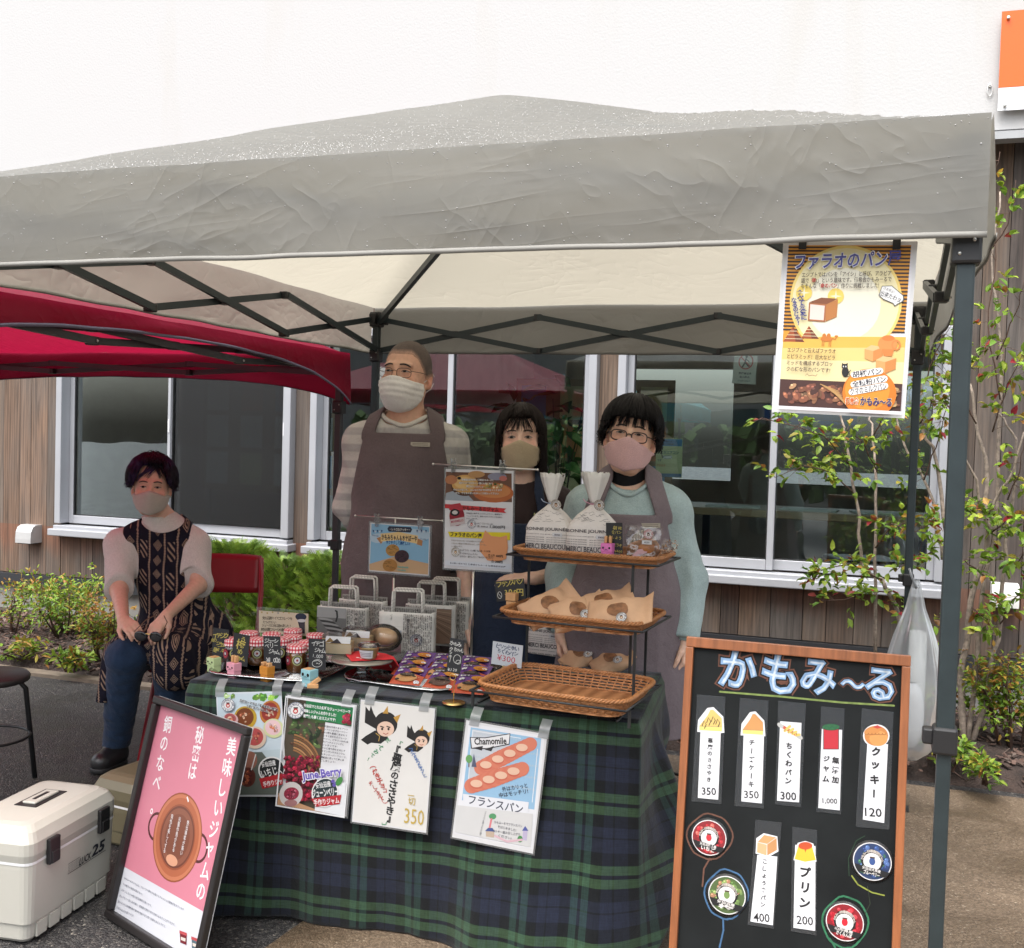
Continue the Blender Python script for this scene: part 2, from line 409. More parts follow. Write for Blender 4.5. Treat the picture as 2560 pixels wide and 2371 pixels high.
# room behind the glass
rm = mat('room_wall', (.62, .58, .52), .8); rf = mat('room_floor', (.11, .065, .04), .4, var=.3, scale=(1, 8, 1))
g = MB(); xm = (X0+X1)/2
[g.box(((a+b)/2, 8.6, (c+d)/2), (b-a, .1, d-c)) for a, b, c, d in ((X0, -5.4, .2, 3), (-4.3, -2.9, .2, 3), (-1.5, -1.1, .2, 3), (.5, X1, .2, 3), (-5.4, -4.3, .2, 1.1), (-2.9, -1.5, .2, 1.1), (-1.1, .5, .2, 1.1), (-5.4, -4.3, 2.2, 3), (-2.9, -1.5, 2.2, 3), (-1.1, .5, 2.2, 3))]; g.box((X0+.05, 6.4, 1.6), (.1, 4.2, 2.8)); g.box((X1-.05, 6.4, 1.6), (.1, 4.2, 2.8))  # back wall openings are added to let sky light into the room
g.box((-3.6, 7.2, 1.6), (.1, 2.6, 2.8)); g.obj('room_wall', rm, bld)
g = MB(); g.box((xm, 6.5, .25), (X1-X0, 4.4, .1)); g.obj('room_floor', rf, bld)
g = MB(); g.box((xm, 6.5, 2.75), (X1-X0, 4.4, .1)); g.obj('room_ceiling', rm, bld)
g = MB(); g.box((xm, YW+2.2, 3.3), (X1-X0, 4.6, .1)); g.box((xm, YW+4.5, 5.2), (X1-X0, .2, 4.)); g.obj('roof_deck', dk, bld)
# vent hoods on the cladding
VH = mat('vent_hood_grey', (.42, .42, .42), .45, .3)
def hood(p, s=1., col=VH):
 g = MB(); prof = [(0, .1), (.06, .1), (.09, .085), (.108, .05), (.112, 0), (.112, -.03), (.0, -.03)]
 g.prism([(a*s, b*s) for a, b in prof], .14*s, Matrix.Translation((p[0]-.07*s, p[1], p[2])) @ Matrix(((0, 0, 1, 0), (-1, 0, 0, 0), (0, 1, 0, 0), (0, 0, 0, 1))))
 g.cur = 1; g.box((p[0], p[1]-.058*s, p[2]-.031*s), (.115*s, .09*s, .01))
 g.obj('vent_hood', [col, RUB], bld)
p = aty(86, 1345, YW); hood((p.x, YW-.001, p.z), 1.0)
p = aty(2508, 1500, YW); hood((p.x, YW-.001, p.z), .95, mat('vent_hood_white', (.6, .6, .58), .5))
# interior furniture
tw = mat('pale_desk_wood', (.36, .25, .14), .45, var=.2, scale=(1, 10, 10))
t = thing('desk', 'long pale wooden desk with papers seen through the right hand window', 'desk', (-.55, 5.3, .3))
g = MB(); g.rbox((0, 0, .72), (1.9, .6, .05), .006); g.obj('desk_top', tw, t)
for x in (-.85, -.72, .85, .72):
 g = MB(); g.box((x, -.2 if abs(x) > .8 else .22, .345), (.05, .05, .69)); g.obj('leg', BLACKMETAL, t)
pp = mat('pale_paper', (.55, .6, .55), .6)
for i, (x, r_) in enumerate(((-.5, .1), (.0, -.05), (.45, .2))):
 g = MB(); g.box((0, 0, .004), (.36, .26, .008)); o = g.obj('paper_sheets', pp); o.location = (-.55+x, 5.22, 1.046); o.rotation_euler = (0, 0, r_)
 tag(o, ('left', 'middle', 'right')[i]+' sheaf of pale papers lying on the desk indoors', 'papers', 'papers on the indoor desk')
t = thing('indoor_chair', 'black tubular chair standing under the desk indoors', 'chair', (-.2, 5.25, .3), .3)
g = MB(); g.rbox((0, 0, .43), (.42, .42, .04), .015); g.obj('seat', BLACKMETAL, t)
for s_ in (-1, 1):
 g = MB(); g.tube([(s_*.21, -.2, .41), (s_*.22, -.22, .1), (s_*.22, -.2, .015), (s_*.22, .2, .015), (s_*.2, .22, .42)], .013); g.obj('leg', BLACKMETAL, t)
NB = [(-4.95, 5.7, 'cork board with pinned sheets indoors beyond the left window'), (-2.3, 6.2, 'cork board with pinned sheets indoors beyond the middle window')]
for x, y, lb in NB:
 t = thing('notice_board', lb, 'notice board', (x, y, .3)); rnd = random.Random(x); g = MB(); g.box((0, 0, 1.15), (1.3, .03, 1.0)); g.obj('board', mat('cork', (.42, .3, .18), .8), t)
 for s_ in (-.6, .6): g = MB(); g.box((s_, .02, .6), (.03, .03, 1.2)); g.obj('leg', ALU, t)
 for i in range(12): g = MB(); g.col = rnd.choice([(.8, .8, .78), (.75, .3, .12), (.15, .35, .6), (.8, .75, .4), (.8, .8, .8)]); g.box((-.5+(i % 4)*.33, -.018, .84+(i//4)*.31), (.21, .003, .27)); g.obj('sheet', PRINT, t)
# ================================================================ canopies
def fabric_mat(name, col, trans=.25, drops=False, tcol=None):
 m, nt, b = newmat(name); v = obco(nt)
 h = mth(nt, 'MULTIPLY', noise(nt, 3.5, 4, v).outputs[0], .4)
 for an, s1, s2, am in ((.3, 1.6, 8., .5), (-.6, 2.2, 8., .5), (.95, 2.6, 9., .45), (-1.15, 2.4, 7., .4), (.08, 1.3, 15., .25)):   # creases running several ways
  n_ = noise(nt, 1., 2.5, nd(nt, 'ShaderNodeMapping', {'Vector': nd(nt, 'ShaderNodeMapping', {'Vector': v, 'Rotation': (an*.7, an, an)}).outputs[0], 'Scale': (s1, s2*.6, s2), 'Location': (an*9, 3., an*5)}).outputs[0])
  r_ = mth(nt, 'SUBTRACT', 1., mth(nt, 'ABSOLUTE', mth(nt, 'SUBTRACT', mth(nt, 'MULTIPLY', n_.outputs[0], 2.), 1.)))
  h = mth(nt, 'ADD', h, mth(nt, 'MULTIPLY', mth(nt, 'MULTIPLY', mth(nt, 'POWER', r_, 9.), am), ramp(nt, noise(nt, 2.3, 2, nd(nt, 'ShaderNodeMapping', {'Vector': v, 'Location': (an*20, an*7, 1.)}).outputs[0]).outputs[0], [(.46, 0.), (.62, 1.)])))
 c = nd(nt, 'ShaderNodeRGB').outputs[0]; c.default_value = (*col, 1)
 c = mixc(nt, 1., c, ramp(nt, noise(nt, 1.5, 4, v).outputs[0], [(.3, .92), (.7, 1.05)]), 'MULTIPLY')
 nt.links.new(c, b.inputs['Base Color']); b.inputs['Roughness'].default_value = .5
 b.inputs['Specular IOR Level'].default_value = .25
 nrm = bump(nt, h, .27, .014)
 nt.links.new(nrm, b.inputs['Normal'])
 tr = nd(nt, 'ShaderNodeBsdfTranslucent', {'Color': c if tcol is None else (*tcol, 1), 'Normal': nrm})
 mx = nd(nt, 'ShaderNodeMixShader', {0: trans, 1: b.outputs[0], 2: tr.outputs[0]})
 nt.links.new(mx.outputs[0], nt.nodes['Material Output'].inputs[0]); return m
HEM = mat('grey_hem', (.3, .29, .27), .6)
LEGM = mat('dark_green_grey_leg', (.022, .032, .035), .4, .2, var=.15, vs=20, bs=.06, bscale=300)
JNT = mat('black_nylon_joint', (.012, .012, .013), .45)
BOLT = mat('zinc_bolt', (.5, .5, .48), .3, 1.)
CANOPY_FN = []
def canopy(label, loc, W, D, zv, ze, zp, fab, hem, legs=(0, 1, 2, 3), ridge=.25, legw=.032, truss_x=3, droop=.0, legmat=None, sag=0., arch=0.):
 """pop-up canopy, front right corner at local origin, +x right, +y back"""
 t = thing('canopy_tent', label, 'canopy', loc)
 CANOPY_FN.clear()
 legmat = legmat or LEGM
 cx, cy = -W/2, D/2; e = .03
 def ro(u, v):
  x = -W-e + (W+2*e)*u; y = -e + (D+2*e)*v
  # distance ratio from the ridge line
  X = max(0, abs(x-cx-.1)-ridge); Xm = (W/2+e) + (-.1 if x > cx else .1) - ridge
  q = max(X/Xm, abs(y-cy)/(D/2+e)); q = min(1, q)
  z = ze + (zp-.045*max(-1, min(1, (x-cx-.1)/ridge))-ze)*(1-q)
  a, b = X/Xm, abs(y-cy)/(D/2+e)
  hip = math.exp(-((a-b)/.16)**2)*q*(1-q)*.11
  z += hip - .20*q*(1-q)*(1-hip*5)*.55
  z += .008*mnoise.noise((x*3, y*3, 1.7))
  return (x, y, z)
 g = MB(); g.grid(ro, 64, 64); g.obj('roof', fab, t); CANOPY_FN.append(ro)
 # valance: four cloth strips
 pts = [(-W-e, -e), (e, -e), (e, D+e), (-W-e, D+e)]
 for k in range(4):
  a, b = Vector(pts[k]), Vector(pts[(k+1) % 4]); L = (b-a).length; dr = (b-a)/L; nn = Vector((dr.y, -dr.x))
  def va(u, v, a=a, dr=dr, nn=nn, L=L, k=k):
   p = a+dr*L*u
   edge = min(u, 1-u)
   o = .010*math.sin(v*PI*.5) + v*(.012*mnoise.noise((u*9+k*7, v*1.3, 0))+.018*mnoise.noise((u*3+k*3, .3*v, 5)))*min(1, edge*12)+.004
   zb = zv - sag*math.sin(u*PI) + arch*(1-math.exp(-edge*8))*(1 if k % 2 else .65)
   z = ze+.004 + (zb-ze)*v + .003*mnoise.noise((u*14, v*3, k))
   p = p+nn*o
   return (p.x, p.y, z)
  g = MB(); g.grid(va, 90, 14); g.obj('valance', fab, t); CANOPY_FN.append(va)
  g = MB()
  def he(u, v, va=va, nn=nn):
   p = va(u, 1.); return (p[0]+nn.x*.003, p[1]+nn.y*.003, p[2]+.011*(1-v)-.003)
  g.grid(he, 90, 1); g.obj('hem', hem, t, solid=.002)
 co = [(0, 0), (0, D), (-W, D), (-W, 0)]
 for k in legs:
  x, y = co[k]
  g = MB(); g.rbox((x, y, (ze-.05+.92)/2+.0), (legw, legw, ze-.05-.92), .004); g.rbox((x, y, .5), (legw*.78, legw*.78, .9), .003)
  for zz in np.arange(1.0, ze-.1, .12): pass
  lo_ = g.obj('leg', legmat, t)
  g = MB(); g.rbox((x, y, .945), (legw*1.35, legw*1.35, .05), .005); g.rbox((x-legw*.9, y, .95), (.02, legw*.8, .03), .004); g.obj('latch', JNT, lo_)
  g = MB(); g.box((x, y, .006), (.08, .08, .008)); g.obj('foot', JNT, lo_)
  g = MB(); g.rbox((x, y, zv-.01), (legw*1.6, legw*1.6, .06), .006)
  for q in (-.012, .012): g.cur = 1; g.ball((x+q, y-legw*.78, zv-.01+q), .004, 6, 4); g.cur = 0
  g.obj('bracket', [JNT, BOLT], t); g = MB(); g.rbox((x, y, ze-.06), (legw*1.7, legw*1.7, .07), .006)
  sx, sy = (-1 if x == 0 else 1), (1 if y == 0 else -1)
  g.rbox((x+sx*.03, y, ze-.06), (.05, .03, .05), .004); g.rbox((x, y+sy*.03, ze-.06), (.03, .05, .05), .004)
  g.obj('bracket', [JNT, BOLT], t)
  # rib up to the mast
  m_ = Vector((cx, cy, zp-.06))
  g = MB(); a = Vector((x+sx*.05, y+sy*.05, zv-.02)); c_ = a.lerp(m_, .42)+Vector((0, 0, .03))
  g.bar(Vector((x, y, ze-.08)).lerp(m_, .02), m_, .02, .026); g.obj('rib', legmat, t)
 for k in range(4):
  zl, zt = (zv+.012+arch*.7, ze-.055) if k < 3 else (zv+.05, ze-.04)
  a, b = Vector((*co[k], 0)), Vector((*co[(k+1) % 4], 0))
  g = MB(); dr = (b-a).normalized(); nn = Vector((-dr.y, dr.x, 0))*.012
  for i in range(truss_x):
   p, q = a.lerp(b, i/truss_x), a.lerp(b, (i+1)/truss_x)
   g.bar((p.x+nn.x, p.y+nn.y, zl), (q.x+nn.x, q.y+nn.y, zt), .014, .024); g.bar((p.x-nn.x, p.y-nn.y, zt), (q.x-nn.x, q.y-nn.y, zl), .014, .024)
   m_ = (p+q)/2; g.cur = 1; g.rbox((m_.x, m_.y, (zl+zt)/2), (.036, .036, .03), .005)
   if i:
    g.rbox((p.x, p.y, zl), (.034, .034, .028), .004); g.rbox((p.x, p.y, zt), (.034, .034, .028), .004)
    g.cur = 2
    for z_ in (zl, zt): g.ball((p.x-nn.x*1.7, p.y-nn.y*1.7-.0, z_), .005, 6, 4)
   g.cur = 0
  g.obj('truss', [legmat, JNT, BOLT], t)
 g = MB(); g.tube([(cx, cy, zp-.02), (cx, cy, zp-.35)], .018); g.obj('mast', legmat, t)
 return t
BEIGE = fabric_mat('beige_polyester', (.265, .265, .25), .58, True, (.35, .325, .265))
HEM2 = mat('beige_hem', (.17, .165, .15), .7)
TENT = canopy('greige pop-up canopy beaded with rain over the bread stall', (.0, .0, 0), 2.41, 2.5, 1.853, 2.072, 2.56, BEIGE, HEM2)
# rain beads standing on the roof and the front valance
RAIN = mat('rain_bead', (.28, .28, .27), .22, var=0, spec=.6)
rnd = random.Random(9); g = MB(); ro_, va_ = CANOPY_FN[0], CANOPY_FN[1]
for i in range(9000):
 if i < 8500: u, v = rnd.random(), rnd.random()**1.25*.62; fn = ro_
 else: u, v = rnd.random(), (rnd.random()**2.2*.9 if i % 5 else .85+.15*rnd.random()); fn = va_
 p = Vector(fn(u, v)); a, b = Vector(fn(min(1, u+.003), v))-Vector(fn(max(0, u-.003), v)), Vector(fn(u, min(1, v+.003)))-Vector(fn(u, max(0, v-.003)))
 n = a.cross(b); n.normalize()
 if (fn is ro_ and n.z < 0) or (fn is va_ and n.y > 0): n = -n
 r_ = rnd.uniform(.0007, .0016)*(1.4 if rnd.random() < .08 else 1); x = n.orthogonal().normalized(); y = n.cross(x)
 vs = [p+(x*math.cos(k*PI/3)+y*math.sin(k*PI/3))*r_ for k in range(6)]+[p+(x*math.cos(k*PI/3)+y*math.sin(k*PI/3))*r_*.62+n*r_*.6 for k in range(6)]+[p+n*r_*.8]
 g.smooth = True; g.add(vs, [(k, (k+1) % 6, 6+(k+1) % 6, 6+k) for k in range(6)]+[(6+k, 6+(k+1) % 6, 12) for k in range(6)])
tag(g.obj('rain_beads', RAIN), 'rain drops beaded over the greige canopy', 'rain', kind='stuff')
RED = fabric_mat('crimson_polyester', (.24, .006, .032), .45, False, (.30, .008, .036))
RHEM = mat('grey_blue_hem', (.11, .10, .15), .6)
canopy('crimson pop-up canopy standing left of the greige one', (-2.53, -.13, 0), 2.5, 2.5, 1.60, 1.842, 2.3, RED, RHEM, truss_x=3, arch=.19, legmat=mat('grey_leg', (.05, .05, .055), .5, .3))
# stalls across the way (they show in the window panes)
BLU = fabric_mat('blue_polyester', (.02, .11, .33), .3); TEA = fabric_mat('teal_polyester', (.02, .24, .27), .3)
canopy('blue pop-up canopy across the way, mirrored in the window', (1.2, -9.5, 0), 3, 3, 1.85, 2.1, 2.9, BLU, RHEM)
canopy('teal pop-up canopy across the way, mirrored in the window', (-3.2, -9.8, 0), 3, 3, 1.85, 2.1, 2.9, TEA, RHEM)
# unseen building and hedge, added for a darker, more varied reflection in the panes
t = thing('building', 'grey two storey building added to darken the reflections in the panes', 'building', (-4, -19, 0))
g = MB(); g.box((0, -3, 2.6), (24, 6, 5.2)); g.obj('wall', mat('grey_render', (.26, .25, .24), .8), t)
for i in range(7): g = MB(); g.box((-10+i*3.3, .02, 1.6), (1.7, .1, 1.5)); f_ = g.obj('window', mat('dark_pane', (.03, .04, .05), .1), t); g = MB(); g.box((-10+i*3.3, .06, .8), (1.9, .12, .08)); g.obj('sill', ALU, f_)
rnd = random.Random(4); hm = mat('hedge_green', (.05, .10, .02), .8, attr=True, var=.4, vs=3); g = MB()
for i in range(1500): k = rnd.uniform(.5, 1.6); g.col = (k, k, k*.8); g.box((rnd.uniform(-13, 8), -15+rnd.gauss(0, .35), rnd.uniform(.1, 1.7)+.5*mnoise.noise((i*.01, 2, 0))), (.3, .2, .22), (rnd.random()*3, rnd.random()*3, rnd.random()*3))
tag(g.obj('hedge', hm), 'clipped green hedge added to darken the reflections in the panes', 'hedge', kind='stuff')
# ================================================================ printed and hand-written things
_tc = {}
def glyphs(s, bold=0., res=2):
 k = (s, bold, res)
 if k not in _tc:
  c = bpy.data.curves.new('t', 'FONT'); c.body = s; c.resolution_u = res; c.offset = bold; c.fill_mode = 'FRONT'
  o = bpy.data.objects.new('t', c); COL.objects.link(o)
  dg = bpy.context.evaluated_depsgraph_get()
  me = bpy.data.meshes.new_from_object(o.evaluated_get(dg))
  n = len(me.vertices); a = np.zeros(n*3); me.vertices.foreach_get('co', a)
  f = [tuple(p.vertices) for p in me.polygons]
  _tc[k] = (a.reshape(-1, 3)[:, :2].copy(), f)
  bpy.data.objects.remove(o); bpy.data.meshes.remove(me); bpy.data.curves.remove(c)
 return _tc[k]
class Art:
 """flat artwork on a sheet of paper; shapes are given in the drawing frame of `quad` and land on a W x H metre sheet"""
 def __init__(s, quad, W, H, bg=(230, 230, 232)):
  s.W, s.H, s.clip = W, H, True
  src = quad; dst = [(0, 0), (W, 0), (W, H), (0, H)]; A = []; B = []
  for (x, y), (X, Y) in zip(src, dst):
   A.append([x, y, 1, 0, 0, 0, -X*x, -X*y]); B.append(X); A.append([0, 0, 0, x, y, 1, -Y*x, -Y*y]); B.append(Y)
  h = np.linalg.solve(np.array(A, float), np.array(B, float)); s.Hm = np.append(h, 1).reshape(3, 3)
  s.g = MB(); s.k = 1; s.g.col = S(*bg)
  s.g.box((W/2, .0002, -H/2), (W, .0004, H))
  c = np.mean(np.array(src), axis=0); p0 = s.mp(*c); p1 = s.mp(c[0]+1, c[1]); p2 = s.mp(c[0], c[1]+1)
  s.sx = math.dist(p0, p1); s.sy = math.dist(p0, p2)
  s.rnd = random.Random(5)
 def mp(s, x, y):
  v = s.Hm @ np.array([x, y, 1.]); return (v[0]/v[2], v[1]/v[2])
 def raw(s, pts, faces, col):
  s.k += 1; s.g.col = S(*col)
  s.g.add([(p[0], -.00002*s.k, -p[1]) for p in pts], faces)
 def poly(s, pts, col):
  P = [s.mp(*p) for p in pts]
  if s.clip:   # keep the drawing on the sheet
   for ax, lim, sg in ((0, 0, 1), (0, s.W, -1), (1, 0, 1), (1, s.H, -1)):
    Q = []
    for i in range(len(P)):
     a, b = P[i-1], P[i]; da, db = (a[ax]-lim)*sg, (b[ax]-lim)*sg
     if (da < 0) != (db < 0): t = da/(da-db); Q.append((a[0]+(b[0]-a[0])*t, a[1]+(b[1]-a[1])*t))
     if db >= 0: Q.append(b)
    P = Q
    if len(P) < 3: return s
  s.raw(P, [tuple(range(len(P)))], col); return s
 def rect(s, x0, y0, x1, y1, col): return s.poly([(x0, y0), (x1, y0), (x1, y1), (x0, y1)], col)
 def ell(s, cx, cy, rx, ry, col, rot=0, n=22, a0=0, a1=2*PI):
  c_, s_ = math.cos(rot), math.sin(rot)
  return s.poly([(cx+rx*math.cos(t)*c_-ry*math.sin(t)*s_, cy+rx*math.cos(t)*s_+ry*math.sin(t)*c_) for t in [a0+(a1-a0)*i/n for i in range(n)]], col)
 def ring(s, cx, cy, rx, ry, w, col, a0=0, a1=2*PI, n=36):
  return s.line([(cx+rx*math.cos(a0+(a1-a0)*i/n), cy+ry*math.sin(a0+(a1-a0)*i/n)) for i in range(n+1)], w, col)
 def line(s, pts, w, col):
  P = [Vector(s.mp(*p)) for p in pts]; w = w*(s.sx+s.sy)/4; vs = []; n = len(P)
  for i, p in enumerate(P):
   d = (P[min(i+1, n-1)]-P[max(i-1, 0)]); d = d.normalized() if d.length > 1e-9 else Vector((1, 0))
   q = Vector((-d.y, d.x))*w; vs += [p+q, p-q]
  s.raw([(v.x, v.y) for v in vs], [(2*i, 2*i+1, 2*i+3, 2*i+2) for i in range(n-1)], col)
  for p in (P[0], P[-1]):
   s.raw([(p.x+w*math.cos(t*PI/4), p.y+w*math.sin(t*PI/4)) for t in range(8)], [tuple(range(8))], col)
  return s
 def _put(s, s_, org, ex, ey, col, bold, res):
  v, f = glyphs(s_, bold, res)
  if not len(v): return
  lo, hi = v.min(0), v.max(0); u = (v-lo)/np.maximum(hi-lo, 1e-6)
  pts = [(org[0]+ex[0]*a+ey[0]*b, org[1]+ex[1]*a+ey[1]*b) for a, b in u]
  s.raw(pts, f, col)
 def text(s, t, a, b, h, col=(20, 20, 20), bold=0., out=None, ow=.05, shear=0., res=2):
  """a, b = left and right ends of the middle line; h = height of the box of the letters"""
  A, B = np.array(s.mp(*a)), np.array(s.mp(*b)); ex = B-A; L = np.linalg.norm(ex)
  up = np.array([ex[1], -ex[0]])/L*h*s.sy; ey = up + ex/L*shear*h*s.sx
  if out:
   e2 = ow*np.linalg.norm(up)*1.6; exx = ex*(1+2*e2/L); org = A-ex/L*e2-ey*.5*(1+2*e2/np.linalg.norm(up))
   s._put(t, org, exx, ey*(1+2*e2/np.linalg.norm(up)), out, bold+ow, res)
  s._put(t, A-ey*.5, ex, ey, col, bold, res); return s
 def hand(s, t, a, b, h, col=(230, 230, 225), bold=.01, jit=.12, res=2):
  """hand-lettered: each character set by itself with a little wobble"""
  n = len(t)
  for i, ch in enumerate(t):
   if ch == ' ': continue
   c = [a[k]+(b[k]-a[k])*(i+.5)/n for k in (0, 1)]
   s.char(ch, c[0]+s.rnd.uniform(-1, 1)*h*jit*.4, c[1]+s.rnd.uniform(-1, 1)*h*jit*.5, h*s.rnd.uniform(1-jit, 1+jit), col, bold, s.rnd.uniform(-jit, jit), base=math.atan2(b[1]-a[1], b[0]-a[0]), res=res)
  return s
 def char(s, ch, cx, cy, size, col, bold=0., rot=0., base=0., wx=1., vert=False, res=2, out=None, ow=.05):
  for b_, cc in (((bold+ow, out),) if out else ())+((bold, col),):
   v, f = glyphs(ch, b_, res)
   if not len(v): return s
   lo, hi = v.min(0), v.max(0)
   off = (lo+hi)/2 if not (ch in '、。，．' and vert) else np.array([.2, .6])
   if ch in 'ーっッゃャゅュょョ.,ｰ' and not vert: off = np.array([(lo+hi)[0]/2, .36])
   u = (v-off)
   if vert and ch in 'ー〜～-「」（）()': u = np.stack([u[:, 1], -u[:, 0]], 1)
   a = base+rot; c_, s_ = math.cos(a), math.sin(a); P = s.mp(cx, cy); k = size*s.sy/.88
   pts = [(P[0]+(p[0]*wx*c_+p[1]*s_)*k, P[1]+(p[0]*wx*s_-p[1]*c_)*k) for p in u]
   s.raw(pts, f, cc)
  return s
 def vtext(s, t, a, b, size, col=(20, 20, 20), bold=0., jit=0., wx=1., lean=0., res=2, out=None, ow=.05):
  n = len(t)
  for i, ch in enumerate(t):
   if ch == ' ': continue
   q = (i+.5)/n
   s.char(ch, a[0]+(b[0]-a[0])*q, a[1]+(b[1]-a[1])*q, size*s.rnd.uniform(1-jit, 1+jit), col, bold, lean+s.rnd.uniform(-jit, jit), wx=wx, vert=True, res=res, out=out, ow=ow)
  return s
 def arc(s, t, cx, cy, rx, ry, a0, a1, size, col, bold=0., inside=False):
  n = len(t)
  for i, ch in enumerate(t):
   q = a0+(a1-a0)*(i+.5)/n
   s.char(ch, cx+rx*math.cos(q), cy+ry*math.sin(q), size, col, bold, q-PI/2 if inside else q+PI/2, res=1)
  return s
 def berries(s, x0, y0, x1, y1, n, r, cols, seed=1, squash=.85):
  q = random.Random(seed)
  for i in range(n):
   c = q.choice(cols); rr = r*q.uniform(.6, 1.2); k = q.uniform(.65, 1.15)
   x, y = q.uniform(x0+rr, x1-rr), q.uniform(y0+rr, y1-rr)
   s.ell(x, y, rr, rr*squash*q.uniform(.8, 1.1), tuple(min(255, v*k) for v in c), q.uniform(0, PI), 9)
   s.ell(x-rr*.25, y-rr*.3, rr*.3, rr*.22, tuple(min(255, v*k*1.35+18) for v in c), 0, 6)
  return s
 def badge(s, cx, cy, r, word='HANDMADE JAM', ring=(52, 62, 96), inner=(205, 60, 60), ry=None):
  ry = ry or r
  s.ell(cx, cy, r, ry, (240, 240, 240)); s.ring(cx, cy, r*.95, ry*.95, r*.07, ring); s.ring(cx, cy, r*.62, ry*.62, r*.05, ring)
  s.arc(word, cx, cy, r*.78, ry*.78, PI*.95, PI*2.05, r*.27, ring, .02); s.arc('かもみ〜る', cx, cy, r*.78, ry*.78, PI*.85, PI*.15, r*.24, ring, .02, True)
  # a little jam pot in the middle
  s.ell(cx, cy+r*.08, r*.3, ry*.32, inner); s.rect(cx-r*.26, cy-ry*.38, cx+r*.26, cy-ry*.2, (70, 50, 50)); s.ell(cx, cy+r*.1, r*.17, ry*.15, (240, 225, 215))
  return s
 def obj(s, name, parent=None, m=None): return s.g.obj(name, m or PRINT, parent)
LAM = clear('laminate_film', (.97, .98, .98), .03, .12)
def onplane(px, o, n):
 d = _ray(*px); n = Vector(n); return CP + d*((Vector(o)-CP).dot(n)/d.dot(n))
